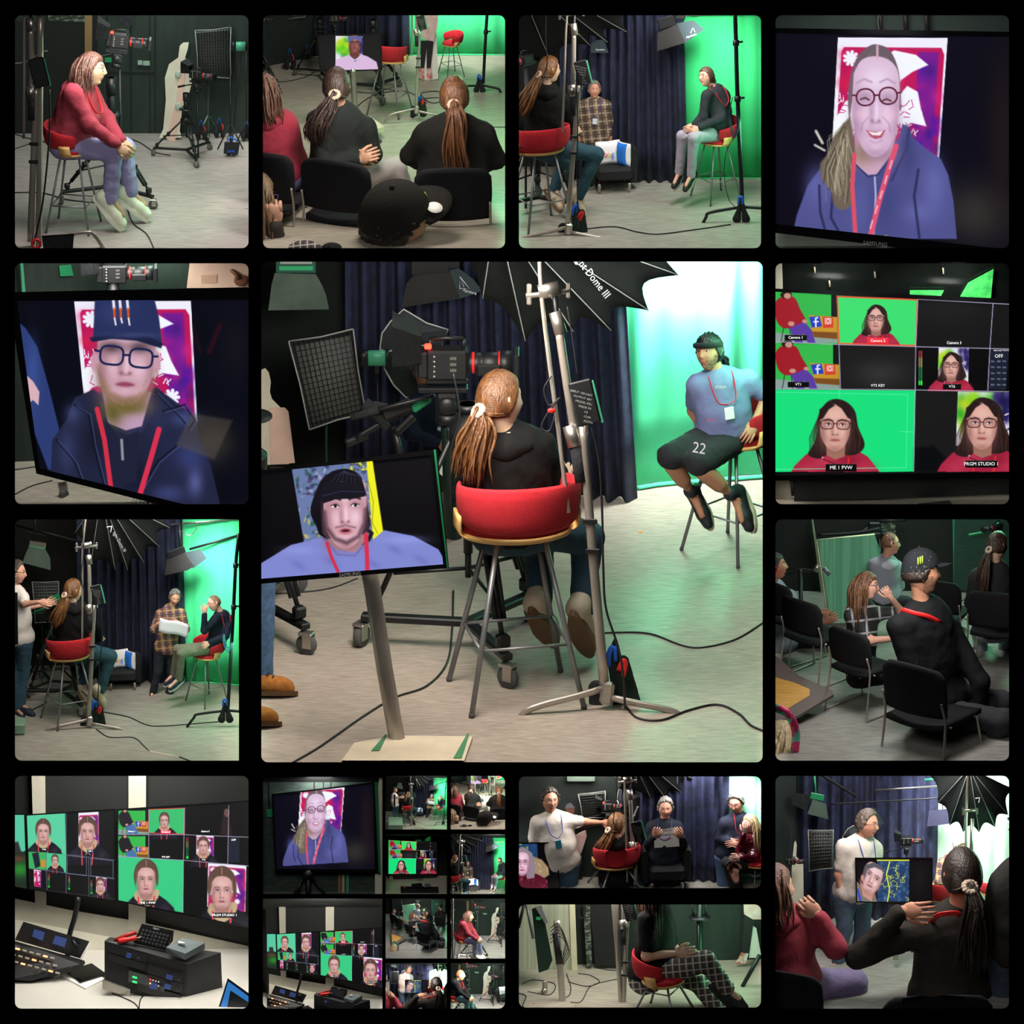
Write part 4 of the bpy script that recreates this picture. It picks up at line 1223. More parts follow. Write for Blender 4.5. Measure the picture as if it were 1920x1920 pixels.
def gridbox(c,quad,d,label,feet=None,n=(13,16),back=26):
 tf=pixtf(d);q=np.array(quad,float)
 th=thing('grid_softbox',label,'softbox',tf(np.array([[q[:,0].mean(),q[:,1].max(),0]]))[0])
 B=lambda u,v:(1-u)*(1-v)*q[0]+u*(1-v)*q[1]+u*v*q[2]+(1-u)*v*q[3]
 sc=np.linalg.norm(q[1]-q[0])/120
 mb=MB(tf)
 for k in range(4):a,b=q[k],q[(k+1)%4];m_=(a+b)/2+(q.mean(0)-(a+b)/2)*.04;mb.tube([(*a,2),(*m_,2),(*b,2)],1.6*sc,6)
 part('edge_piping',mb,mat('grey_piping','8c8e8c',.6),th)
 mb=MB(tf)
 for i in range(1,n[0]):mb.grid(np.array([[(*B(i/n[0],v),0),(*B(i/n[0],v),-9*sc)]for v in np.linspace(0,1,12)]),thick=(.7*sc,0,0))
 for j in range(1,n[1]):mb.grid(np.array([[(*B(u,j/n[1]),0),(*B(u,j/n[1]),-9*sc)]for u in np.linspace(0,1,12)]),thick=(0,.7*sc,0))
 part('honeycomb_grid',mb,mat('grid_black','080a09',.8),th)
 mb=MB(tf);mb.grid(np.array([[(*B(0,0),-9*sc),(*B(1,0),-9*sc)],[(*B(0,1),-9*sc),(*B(1,1),-9*sc)]]),thick=(0,0,-2));part('diffuser',mb,mat('grey_diffuser','4e524e',.8),th)
 mb=MB(tf);cx,cy=q.mean(0)
 for k in range(4):a,b=q[k],q[(k+1)%4];mb.add([(*a,-4),(*b,-4),(cx+(b[0]-cx)*.3,cy+(b[1]-cy)*.3,-back-8),(cx+(a[0]-cx)*.3,cy+(a[1]-cy)*.3,-back-8)],[(0,1,2,3)],False)
 part('back_shell',mb,M_fab(),th)
 if feet is not None:
  mb=MB(tf);mb.tube([(cx,cy,-back),(feet[0],q[:,1].max(),-back),(feet[0],feet[1]-14*sc,-back)],2.2*sc,8)
  for dx,dz in((-30,0),(30,0),(0,30)):mb.tube([(feet[0],feet[1]-60*sc,-back),(feet[0]+dx*sc,feet[1]+(0 if dz==0 else 6),-back+dz*sc)],1.6*sc,6)
  part('stand',mb,mat('dark_green_tube','1a4a34',.4,.5),th)
 return th
def lamphead(c,x0,y0,x1,y1,d,label,foot=None):
 tf=pixtf(d);cy=(y0+y1)/2;r=(y1-y0)/2;w=x1-x0
 th=thing('lamp_head',label,'studio light',tf(np.array([[x0+w/2,y1,0]]))[0])
 R=rot('Y',pi/2)
 mb=MB(tf);mb.lathe([(r*.8,w*.3),(r*.9,w*.32),(r*.92,w*.9),(r*.8,w*.92)],(x0,cy,4),R,22);part('lamp_body',mb,mat('mint_enamel','4fae88',.4,col2='3f9a76'),th)  # green light falling on the housing is put into its colour
 mb=MB(tf);mb.lathe([(r*.6,0),(r*.95,1),(r*.95,w*.3),(r*.8,w*.32)],(x0,cy,4),R,22);part('heat_sink',mb,M_black(),th);mb=MB(tf);mb.lathe([(r*1.05,w*.88),(r*1.1,w*.9),(r*1.1,w),(r*.9,w)],(x0,cy,4),R,22);part('reflector_ring',mb,M_black(),th)
 if foot is not None:
  mb=MB(tf);k=w/58;mb.box((x0+w*.6,y1+6*k,0),(8*k,14*k,8*k));mb.tube([(x0+w*.6,y1+5*k,0),(foot[0],foot[1]-12*k,0)],2.2*k,8)
  for dx,dz in((-26,0),(26,0),(0,26)):mb.tube([(foot[0],foot[1]-60*k,0),(foot[0]+dx*k,foot[1]+(0 if dz==0 else 5),dz*k)],1.6*k,6)
  part('stand',mb,M_black(),th)
 return th
def kitesoft(c,p1,p2,d,label,edge=1.6):
 tf=pixtf(d);th=thing('folded_softbox',label,'softbox',tf(np.array([[np.mean([a[0]for a in p1]),max(a[1]for a in p2),0]]))[0])
 for pts,z,mm in((p1,0,mat('softbox_grey','262a30',.8)),(p2,-6,mat('softbox_dark','14201e',.8))):
  a=np.array(pts,float);cc=a.mean(0);mb=MB(tf);k=len(a)
  V=[(*v,z)for v in a]+[(*cc,z+16)]+[(*v,z-3)for v in a]
  mb.add(V,[(i,(i+1)%k,k)for i in range(k)]+[(i,(i+1)%k,k+1+(i+1)%k,k+1+i)for i in range(k)]+[tuple(k+1+i for i in range(k))[::-1]],False)
  pn=part('fabric_panel',mb,mm,th)
  mb=MB(tf);mb.tube([(*v,z+1.5)for v in a]+[(*a[0],z+1.5)],edge,6);part('edge_piping',mb,mat('pale_piping','b4bab8',.6),pn)
 return th
def standee(c,pts,d,label,m=None,thick=3,foot=True,name='cardboard_cutout'):
 mb=MB(pixtf(d));mb.prism(pts,0,thick)
 return single(name,label,'cardboard cutout',mb,m or mat('cutout_white','dcd8c4',.7,col2='d0ccb8'))
def armchair(c,px,py,S,yaw,label):
 loc,tf,s,d=at(c,px,py,S,yaw);th=thing('armchair',label,'armchair',loc)
 fb=mat('armchair_black','0d0f11',.8,col2='15181a',bump=.2)
 m=MB(tf);m.box((0,-.02,.32),(.56,.56,.20),bev=.04);part('seat',m,fb,th)
 a=np.linspace(-.35,pi+.35,26);rows=[]
 for t in a:
  h=.66+.05*max(0,sin(t));r=.36
  prof=[(r-.06,.12),(r-.055,h-.04),(r-.03,h),(r+.03,h),(r+.055,h-.04),(r+.04,.12),(r-.06,.12)]
  rows.append([(q*cos(t)*1.0,q*sin(t)*.95-.0,z)for q,z in prof])
 m=MB(tf);m.grid(np.array(rows));part('backrest',m,fb,th)
 for e in(0,-1):m=MB(tf);m.add(rows[e][:-1],[tuple(range(6))],False);part('arm_front',m,fb,th)
 for sx in(-1,1):
  for y in(-.22,.24):m=MB(tf);m.lathe([(.022,0),(.028,.13),(.032,.16)],(sx*.24,y,0),n=12);part('leg',m,M_alu(),th)
 return tf,d,s
def cushion(m,c,w,h,t,R=None):
 u,v=np.meshgrid(np.linspace(-1,1,15),np.linspace(-1,1,15));b=(1-u**4)**.5*(1-v**4)**.5
 pin=1-.06*(1-abs(u*v));R=np.eye(3)if R is None else R
 for sg in(-1,1):
  g=np.stack([u*w/2*pin,sg*t/2*b,v*h/2*pin],-1)@R.T+np.array(c);m.grid(g)
def cushions(c,tf,S,d,px):
 m=MB(tf);R=rot('X',-.25)@rot('Y',-.06);cushion(m,(-.06,.03,.60),.40,.38,.14,R);w=single('cushion','white cushion with coloured letters leaning on the black armchair','cushion',m,mat('white_cotton','e4e2e2',.9))
 for k,(ch,col)in enumerate(zip('Google',('3c78d8','d83c30','e8b020','3c78d8','2c9c50','d83c30'))):
  t=lambda v,k=k:tf(np.stack([-.19+k*.062+v[:,0],np.full(len(v),-.068)-v[:,2]+.22*(v[:,1]),.60+v[:,1]],1))
  part('letter',text_mb(ch,t,.13),mat('letter_'+col,col,.7),w)
 m=MB(tf);cushion(m,(.17,-.06,.60),.30,.38,.12,rot('Z',-.9));w=single('cushion','blue and white cushion stood beside the lettered cushion','cushion',m,mat('white_cotton','e4e2e2',.9))
 m=MB(tf);cushion(m,(.145,-.085,.60),.20,.372,.12,rot('Z',-.9));part('blue_panel',m,mat('blue_cotton','1c70d0',.9),w)
def bstand(c,pole,hub,feet,d,k,label,bag=None):
 tf=pixtf(d);th=thing('light_stand',label,'light stand',PU(*hub,d))
 tb=lambda nm,p,r,m_=None:part(nm,(lambda b:(b.tube(spline(np.array(p,float),14),r*k,10),b)[1])(MB(tf)),m_ or M_black(),th)
 z=lambda p:(*p,0)if len(p)==2 else p
 tb('pole',[z(p)for p in pole],8);n=len(pole)
 for p in pole[1:-1]:
  m=MB(tf);m.tube([(p[0],p[1]-10*k,0),(p[0],p[1]+12*k,0)],12*k,12);m.tube([(p[0],p[1],0),(p[0]+26*k,p[1]-4*k,4*k)],4*k,6);part('locking_collar',m,M_blk(),th)
 for f in feet:
  mx=hub[0]+(f[0]-hub[0])*.72;my=hub[1]+(f[1]-hub[1])*.22
  tb('leg',[z(hub),(mx,my,12*k),(hub[0]+(f[0]-hub[0])*.82,hub[1]+(f[1]-hub[1])*.42,14*k),(f[0],f[1],14*k)],6)
 if bag:
  x,y,s=bag;t2=thing('sandbag','black sandbag pair slung on the '+label[:60],'sandbag',PU(x,y,d))
  for sx in(-1,1):
   so=Solid();so.cap((sx*.10,.12,0),(sx*.22,.62,0),.10,.22,.1);so.cap((sx*.05,-.25,0),(sx*.1,.1,0),.07,.12,.08);V,F=so.mesh(.035,.01,2);V[:,2]*=.6
   m=MB(lambda v:pixtf(d)(np.stack([x+v[:,0]*s,y-s*.9+v[:,1]*s,v[:,2]*s+10*k],1)));m.add(V,F);part('weight_bag',m,M_fab(),t2)
  m=MB(pixtf(d));m.tube(spline(np.array([(x-s*.15,y-s*1.0,16*k),(x-s*.1,y-s*1.35,18*k),(x+s*.05,y-s*1.3,18*k),(x+s*.05,y-s,16*k)]),12),s*.06,6);part('handle',m,M_blue(),t2)
 return th
def pxsheet(nm,pts,z0,z1,d,m_,parent=None,label=None,cat=None):
 m=MB(pixtf(d));m.prism(pts,z0,z1)
 return part(nm,m,m_,parent)if parent is not None else single(nm,label,cat,m,m_)
def pxtube(nm,pts,r,d,m_,parent=None,label=None,cat=None,n=10):
 m=MB(pixtf(d));p=np.array([(*q,0)if len(q)==2 else q for q in pts],float);m.tube(spline(p,18)if len(p)>2 else p,r,n)
 return part(nm,m,m_,parent)if parent is not None else single(nm,label,cat,m,m_)
def chroma_set(c,cur,gr,folds=12,cyc=None,k=1.0,top=(0,0),col='4cd09a',ccol=('191d30','252b46'),hem=True,gtop=None):
 curtain(c,cur[0],cur[1],'navy pleated curtain across the studio back',mat('navy_curtain'+ccol[0],ccol[0],.95,col2=ccol[1],scale=20),folds,.045*k,xt=top,seed=2)
 g=curtain(c,gr[0],gr[1],'bright green chroma cloth hanging beside the navy curtain',M_grn(col),4,.010*k,name='green_backdrop',seed=5,ztop=gtop)
 if hem:
  m=MB();a,b=c.fp(gr[0][0]+4,gr[0][1]+2),c.fp(gr[1][0],gr[1][1]+2);m.tube([a,(a+b)/2+(0,.0,.004*KS),b],.012*k*KS,8,flat=.6);single('cloth_hem','rumpled hem of the green cloth along the floor','cloth',m,M_grn(col))
WOMAN=dict(top='0b0b0b',bottom='1d3f4c',shoe='b8a890',sole='6a5038',style='pony',hair='44290f',hair2='7a5028',hood='0b0b0b',w=1.08,collar='c8b898',seed=4,wr=.012,hairn=90,skin='c0a088')
def TT(ox,oy,s):
 return lambda*pts:[(ox+x*s,oy+y*s)for x,y in pts]
def art_magenta(p,q,s=1.0,seed=1):
 q=np.array(q,float);B=lambda u,v:tuple((1-u)*(1-v)*q[0]+u*(1-v)*q[1]+u*v*q[2]+(1-u)*v*q[3])
 W=abs(q[1][0]-q[0][0])
 old=p.im.copy();p.poly(q,'f0eefc',.6)
 p.poly([B(.04,.10),B(.06,.07),B(.95,.07),B(.98,.12),B(.98,1),B(.03,1)],'c01858',1)
 p.poly([B(.74,.10),B(.93,.10),B(.93,1),B(.76,1)],'7a1c90',2*s)
 rs=np.random.RandomState(seed)
 for i in range(26):x,y=B(rs.uniform(.72,.96),rs.uniform(.1,1));p.blob(x,y,W*rs.uniform(.03,.07),W*rs.uniform(.03,.09),('4018a8','b01880','2a1c78','d02888')[i%4],.6)
 for i in range(20):x,y=B(rs.uniform(.05,.7),rs.uniform(.1,1));p.blob(x,y,W*.07,W*.05,('d81c48','a81458','e02870')[i%3],.5)
 p.poly([B(.52,.09),B(.72,.12),B(.84,.19),B(.70,.24),B(.60,.30),B(.56,.38),B(.48,.30),B(.46,.12)],'f6f8ff',1.2)
 p.poly([B(.56,.44),B(.66,.34),B(.76,.38),B(.80,.50),B(.86,.62),B(.72,.60),B(.62,.64),B(.56,.56)],'f6f8ff',1.2)
 p.poly([B(.0,.62),B(.10,.46),B(.2,.42),B(.26,.5),B(.2,.6),B(.22,.68),B(.08,.72),B(.02,.78)],'f6f8ff',1.2)
 for i in range(110):
  x,y=B(rs.uniform(.04,.34)if i%2 else rs.uniform(.5,.8),rs.uniform(.38,.68));a=rs.uniform(0,3);p.line([(x,y),(x+W*.05*cos(a),y+W*.05*sin(a))],W*.008,('c81c80','f8f8ff')[i%3>0],.5)
 for(u,v)in((.13,.15),(.78,.80)):
  for k in range(9):a=k*.7;x,y=B(u,v);p.line([(x,y),(x+W*.06*cos(a),y+W*.06*sin(a))],W*.03,'f4f4ff',.8)
 m=np.clip(.5-p.sd(q),0,1)[...,None];p.im=p.im*m+old*(1-m)
def art_green(p,q,seed=3):
 q=np.array(q,float);old=p.im.copy();p.poly(q,'e8e4f4',.6);lo,hi=q.min(0),q.max(0);W=hi[0]-lo[0];H=hi[1]-lo[1];rs=np.random.RandomState(seed)
 for i in range(34):p.blob(lo[0]+W*rs.uniform(.08,.7),lo[1]+H*rs.uniform(.08,.7),W*.10,W*.12,('3cc814','a8d818','20a028','d0d820')[i%4],.7)
 for i in range(20):p.blob(lo[0]+W*rs.uniform(.70,1),lo[1]+H*rs.uniform(.0,.5),W*.07,W*.10,('241c58','181440','3a2c78')[i%3],.85)
 for i in range(24):x,y=lo[0]+W*rs.uniform(.72,1),lo[1]+H*rs.uniform(.35,1);a=rs.uniform(0,6);p.line([(x,y),(x+W*.1*cos(a),y+W*.1*sin(a))],W*.02,('1c6a30','f4f4f8','2c1c60')[i%3],.6)
 m=np.clip(.5-p.sd(q),0,1)[...,None];p.im=p.im*m+old*(1-m)
def glasses_p(p,cx,cy,w,col,k=1.0,lw=2.0,tilt=0.0,square=False):
 for sg in(-1,1):
  a=np.linspace(0,2*pi,22)
  e=[(sg*.255*w+.2*w*np.sign(cos(t))*abs(cos(t))**(.6 if square else .9),.17*w*k*np.sign(sin(t))*abs(sin(t))**(.65 if square else .95)+(.03*w*sg*0))for t in a]
  p.line([(cx+x*cos(tilt)-y*sin(tilt),cy+x*sin(tilt)+y*cos(tilt))for x,y in e],lw,col,.6)
  p.line([(cx+sg*.455*w,cy-.05*w+sg*.455*w*tilt),(cx+sg*.54*w,cy-.06*w+sg*.54*w*tilt)],lw,col,.6)
 p.line([(cx-.06*w,cy-.03*w),(cx+.06*w,cy-.03*w)],lw,col,.6)
def lady_blue(p,ox,oy,s):
 T=TT(ox,oy,s)
 p.poly(T((-154,232),(-148,205),(-128,150),(-104,118),(-60,96),(-32,82),(0,100),(44,60),(50,34),(62,40),(70,60),(96,82),(122,100),(136,130),(146,180),(152,250),(-154,250)),'50528e',1.2*s)
 for x,y,rx,ry,c,o in((-110,150,24,40,'6468ac',.7),(110,150,22,50,'6a6eb4',.7),(20,190,30,60,'3c3e74',.6),(60,90,16,40,'3a3c70',.7),(-30,190,20,50,'6064a8',.5),(80,200,30,20,'7074b8',.5)):p.blob(ox+x*s,oy+y*s,rx*s,ry*s,c,o)
 for a in([(80,120),(72,170),(82,250)],[(-106,150),(-104,200),(-96,230)],[(-80,160),(-84,210),(-62,250)]):p.line(T(*a),4*s,'26284e',2*s)
 p.line(T((62,44),(58,80),(30,140)),5*s,'3a3c6c',1.5*s)
 p.poly(T((-40,40),(-38,110),(-14,130),(2,128),(30,90),(42,40)),'cfa8c0',1*s);p.blob(ox-24*s,oy+88*s,22*s,22*s,'8a7a4c',.8);p.blob(ox+8*s,oy+92*s,30*s,14*s,'9a7a90',.6)
 p.line(T((-2,130),(0,170),(-4,240)),3.4*s,'b0b4d8',.8*s);p.line(T((-40,108),(-14,134),(4,130),(34,92)),3*s,'3a3c6c',1*s)
 p.poly(T((-50,30),(-52,-20),(-46,-60),(-34,-92),(-12,-112),(6,-114),(26,-104),(40,-76),(46,-40),(46,10),(30,-30),(0,-60),(-36,-40)),'6a5a64',1.2*s,smooth=True)
 for i in range(12):p.line(T((2,-112),(-12-i*2.6,-94+i*2),(-34-i,-60+i*5)),1.2*s,('9a8c8e','4a3c44')[i%2],.8*s,.7);p.line(T((4,-112),(16+i*2,-98+i*2),(36+i*.7,-66+i*5)),1.1*s,('94868a','4a3c44')[i%2],.8*s,.7)
 face_tex(p,ox,oy+2*s,92*s,172*s,'dcbcd8','a07898',.03,squint=True,mouth='smile',lip='b85a72',hi='f8e8ff',brow=None)
 for sg in(-1,1):p.line(T((8*sg,-44),(22*sg,-50),(36*sg,-42)),4*s,'b498b8',1.5*s,.8);p.line(T((14*sg,22),(25*sg,34),(27*sg,48)),2.4*s,'a87898',2.2*s,.6);p.blob(ox+28*sg*s,oy+16*s,14*s,12*s,'ecc0d8',.6)
 p.line(T((-10,66),(0,70),(12,65)),2*s,'a87890',2*s,.5);p.blob(ox,oy+78*s,12*s,6*s,'f0d8ec',.5)
 p.line(T((3,-112),(3,-90)),4*s,'d8b0bc',1.5*s)
 glasses_p(p,ox+2*s,oy-17*s,84*s,'5c2038',1.1,3.2*s,-.06)
 p.poly(T((-48,20),(-42,60),(-40,100),(-46,140),(-44,180),(-60,196),(-78,186),(-84,160),(-100,140),(-104,110),(-92,92),(-80,60),(-66,40)),'6e6254',2*s,smooth=True)
 rs=np.random.RandomState(4)
 for i in range(46):
  x=rs.uniform(-96,-48);y=rs.uniform(50,150);p.line(T((x*.35-36,40+(y-50)*.4),(x,y),(x+rs.uniform(-6,10),y+34)),2.0*s,('b0a890','3c3028','8c7c64','c8c0a8')[i%4],.9*s,.55)
 p.line(T((-100,70),(-112,48)),5*s,'d0c8c0',1.5*s);p.line(T((-96,84),(-114,74)),4*s,'d0c8c0',1.5*s)
 p.line(T((-40,92),(-44,150),(-38,245)),8*s,'dc5068',.8*s);p.line(T((38,76),(24,120),(6,180),(-10,245)),10*s,'e05474',.8*s)
 for t in range(5):p.line(T((30-t*9,104+t*28),(26-t*9,118+t*28)),3*s,'f4c8d4',.8*s,.8)
def lady_red(p,ox,oy,s):
 T=TT(ox,oy,s)
 p.poly(T((-28,42),(0,58),(30,38),(62,56),(84,84),(96,108),(-96,108),(-78,74),(-56,52)),'a82440',1*s)
 for x,y,c in((-50,80,'c43c58'),(56,78,'c43c58'),(0,90,'8c1830'),(26,64,'7c1428'),(-20,66,'cc4462')):p.blob(ox+x*s,oy+y*s,20*s,12*s,c,.55)
 p.poly(T((-34,6),(-40,30),(-52,52),(-30,60),(-8,50),(30,54),(50,46),(56,30),(44,0),(38,-30),(22,-48),(0,-54),(-18,-46),(-32,-22)),'281a1a',1.2*s,smooth=True)
 rs=np.random.RandomState(2)
 for i in range(26):sg=(-1,1)[i%2];x=rs.uniform(34,50);p.line(T((sg*8,-50),(sg*32,-20),(sg*x,20),(sg*(x+rs.uniform(-6,4)),46)),1.3*s,('5a3828','3a2620','160e10')[i%3],.7*s,.55)
 p.poly(T((-18,30),(20,30),(18,56),(0,62),(-16,54)),'a07060',1*s)
 face_tex(p,ox,oy+1*s,60*s,82*s,'d8a498','8c5a54',.02,lip='b06060',hi='f0c4b4')
 p.poly(T((-32,-14),(-30,-34),(-12,-48),(0,-42),(-12,-34),(-24,-16)),'281a1a',1.2*s);p.poly(T((32,-14),(30,-34),(12,-48),(0,-44),(12,-36),(24,-18)),'281a1a',1.2*s)
 glasses_p(p,ox,oy-5*s,60*s,'3a1c20',.85,1.8*s,.02,True)
 p.line(T((-26,50),(-22,62),(0,70),(14,78)),2*s,'5c1020',.8*s);p.line(T((-18,66),(-14,108)),2.4*s,'e03030',.7*s);p.line(T((26,60),(20,108)),3*s,'e03030',.7*s)
 p.ell(ox-24*s,oy+58*s,1.8*s,1.8*s,'c0a8a8')
def lady_hood(p,ox,oy,s,dim=0.0):
 T=TT(ox,oy,s);k=lambda h:h
 p.poly(T((-24,30),(0,44),(24,28),(44,42),(60,58),(70,90),(-64,90),(-50,56),(-36,42)),'181620',1*s)
 p.blob(ox-34*s,oy+60*s,12*s,12*s,'3a3644',.6);p.blob(ox+42*s,oy+62*s,12*s,12*s,'3a3644',.6);p.line(T((-46,62),(-40,90)),2*s,'0a0a10',1*s);p.line(T((50,62),(46,90)),2*s,'0a0a10',1*s)
 p.poly(T((-22,20),(-26,36),(-12,50),(2,56),(20,44),(28,30),(22,18)),'c8ae8c',1.4*s,smooth=True);p.poly(T((-14,14),(14,14),(13,36),(0,46),(-13,36)),'b08078',1.4*s)
 p.poly(T((-24,12),(-27,-12),(-22,-34),(-8,-47),(8,-47),(22,-34),(27,-12),(24,12),(16,-14),(0,-22),(-16,-12)),'5e463c',1.2*s,smooth=True)
 for i in range(14):sg=(-1,1)[i%2];p.line(T((sg*.5,-45),(sg*(9+i*.8),-32),(sg*(20+i*.3),-8+i)),1.0*s,('94785c','4a3630','785c48')[i%3],.6*s,.6)
 face_tex(p,ox,oy+1*s,39*s,56*s,'d8a8a4','8c5c58',.02,lip='a0545a',hi='f0c8c0',brow='6a4a44');p.blob(ox-11*s,oy+10*s,6*s,6*s,'e09890',.5);p.blob(ox+11*s,oy+10*s,6*s,6*s,'e09890',.5)
 p.poly(T((-17,-22),(-10,-31),(0,-35),(10,-31),(17,-22),(20,-32),(8,-45),(-8,-45),(-20,-32)),'5e463c',1.5*s,.9);p.line(T((0,-45),(0,-33)),1.2*s,'c89888',.8*s)
 p.line(T((-17,36),(-15,90)),3.6*s,'d84858',.6*s);p.line(T((18,34),(12,90)),3.6*s,'d84858',.6*s);p.line(T((-6,62),(2,54),(8,62)),1.4*s,'c8c8d0',.6*s)
def man_cap(p,ox,oy,s):
 T=TT(ox,oy,s)
 p.poly(T((-142,240),(-138,150),(-110,110),(-96,70),(-60,55),(0,100),(56,50),(96,80),(130,110),(142,160),(160,200),(178,275),(-50,275)),'20243e',1.5*s)
 for x,y,rx,ry,c,o in((110,110,26,16,'4a5690',.7),(120,180,30,30,'3a4480',.7),(-100,100,16,20,'4a5488',.6),(-110,170,16,40,'3c4674',.6),(130,230,14,26,'7078c0',.6),(60,110,20,30,'2c3258',.7),(-60,150,20,40,'161828',.8),(20,220,30,40,'14162a',.8),(80,250,30,16,'5058a0',.5)):p.blob(ox+x*s,oy+y*s,rx*s,ry*s,c,o)
 for a in([(-96,84),(-70,100),(-60,160),(-40,240)],[(56,60),(96,100),(112,118)],[(30,240),(60,190),(96,160)],[(-130,150),(-96,190),(-74,250)],[(70,96),(110,84),(130,112),(118,130)]):p.line(T(*a),3*s,'0e1020',2*s);p.line(T(*[(x+4,y+2)for x,y in a]),1.6*s,'5a66a8',1.5*s,.6)
 p.poly(T((-50,60),(-46,110),(0,140),(30,136),(52,100),(48,60)),'2e3050',2*s)
 p.poly(T((-46,50),(-34,118),(0,132),(30,124),(48,60)),'c09ab8',1.2*s);p.blob(ox-24*s,oy+96*s,20*s,30*s,'54501c',.9);p.blob(ox+10*s,oy+84*s,34*s,16*s,'6c6430',.8)
 p.poly(T((-40,108),(-10,150),(24,132),(20,230),(-30,230)),'1e2138',2*s);p.line(T((-8,150),(-6,186)),5*s,'90949c',1*s)
 face_tex(p,ox,oy,114*s,158*s,'d4a8b8','8c6068',.04,eyes=False,lip='a0506a',hi='f4d0e0')
 for sg in(-1,1):p.ell(ox+sg*58*s,oy+4*s,7*s,20*s,'c898a8',.2)
 p.poly(T((-54,10),(-50,52),(-30,84),(0,98),(26,92),(48,62),(56,20),(46,50),(24,66),(-4,72),(-30,58)),'8a6c54',5*s,.75);p.blob(ox,oy+90*s,34*s,12*s,'6c6230',.8)
 for i in range(40):rs=np.random.RandomState(i);a=rs.uniform(.5,2.7);x,y=48*cos(a)*rs.uniform(.8,1),84*sin(a)*rs.uniform(.8,1);p.line(T((x,y),(x+rs.uniform(-3,3),y+5)),1*s,'a8804c',.7*s,.5)
 for sg in(-1,1):p.blob(ox+sg*26*s,oy-24*s,22*s,12*s,'3c2c34',.8)
 glasses_p(p,ox+1*s,oy-6*s,108*s,'1c2450',.95,4.2*s,.10,True)
 p.poly(T((-62,-34),(-60,-70),(-58,-120),(52,-120),(62,-80),(68,-30),(0,-44)),'26305c',1.2*s);p.poly(T((-68,-42),(-20,-50),(40,-46),(70,-30),(66,-22),(20,-36),(-30,-40),(-64,-34)),'1a2040',1.5*s)
 p.blob(ox-20*s,oy-90*s,30*s,24*s,'3a4478',.6);p.blob(ox+10*s,oy-46*s,50*s,5*s,'4a5488',.6)
 for i,x in enumerate((-24,-12,2)):
  p.line(T((x,-118),(x+2,-96)),5*s,'e8e4f0',.8*s);p.line(T((x+2,-96),(x+3,-78)),4*s,'d85828',.8*s);p.line(T((x+3,-78),(x+5,-66+(i==1)*-4)),3*s,'f0e8f0',.8*s)
 p.line(T((-54,92),(-40,150),(-28,240)),9*s,'d03048',.8*s);p.line(T((62,130),(48,180),(24,260)),10*s,'d83050',.8*s)
def seat_scene(p,x0,y0,w,h,jacket='a01c28',legs='5a3ca0'):
 R=lambda a,b,c,d,col,o=1:p.rect(x0+a*w,y0+b*h,x0+c*w,y0+d*h,col,o)
 Q=lambda*pts:[(x0+a*w,y0+b*h)for a,b in pts]
 R(0,0,1,1,'34b84c');R(.90,0,1,.9,'101414');p.poly(Q((0,.78),(.5,.85),(1,.9),(1,1),(0,1)),'8aa09a',1)
 p.poly(Q((.55,.42),(1,.46),(1,.92),(.62,.86)),'c8962c',1);p.poly(Q((.6,.76),(1,.78),(1,.92),(.64,.88)),'7c4c20',1)
 p.poly(Q((.56,.46),(.72,.44),(.76,.66),(.60,.68)),'2440c0',.8);p.line(Q((.69,.47),(.66,.49),(.665,.66)),w*.022,'f4f4ff',.5);p.line(Q((.635,.56),(.70,.555)),w*.02,'f4f4ff',.5)
 p.poly(Q((.77,.45),(.93,.46),(.94,.68),(.78,.69)),'d8402c',.8);a=np.linspace(0,2*pi,14);p.line([(x0+(.855+.022*cos(t))*w,y0+(.545+.04*sin(t))*h)for t in a],w*.012,'f8f0f0',.4);p.line(Q((.81,.49),(.90,.49),(.90,.60),(.81,.60),(.81,.49)),w*.01,'f8f0f0',.4)
 for a_,b_ in(((.16,.68),(.12,1)),((.26,.7),(.28,1)),((.46,.7),(.5,.95))):p.line(Q(a_,b_),w*.012,'201c1c',.5)
 p.poly(Q((.20,.62),(.34,.54),(.5,.58),(.6,.74),(.66,1),(.54,1),(.46,.8),(.46,1),(.34,1),(.28,.78)),legs,1)
 p.poly(Q((.0,.22),(.10,.06),(.32,.05),(.42,.3),(.52,.56),(.44,.58),(.2,.70),(.06,.56)),jacket,1,smooth=True);p.ell(x0+.2*w,y0-.0*h,.09*w,.08*h,'2c1c1c');p.ell(x0+.22*w,y0+.02*h,.055*w,.06*h,'c89080')
 p.ell(x0+.28*w,y0+.6*h,.05*w,.05*h,'c89080');p.ell(x0+.49*w,y0+.55*h,.04*w,.04*h,'c89080')
def meters(p,x,y,h,w=3.0):
 for k in(0,1):
  X=x+k*w*1.6;p.rect(X,y,X+w,y+h*.2,'8c2c3c');p.rect(X,y+h*.2,X+w,y+h*.48,'847a4c');p.rect(X,y+h*.48,X+w,y+h*.88,'1c6a3c');p.rect(X,y+h*.88,X+w,y+h,'30e848')
def quadmap(q):
 q=np.array(q,float)
 return lambda u,v:tuple((1-u)*(1-v)*q[0]+u*(1-v)*q[1]+u*v*q[2]+(1-u)*v*q[3])
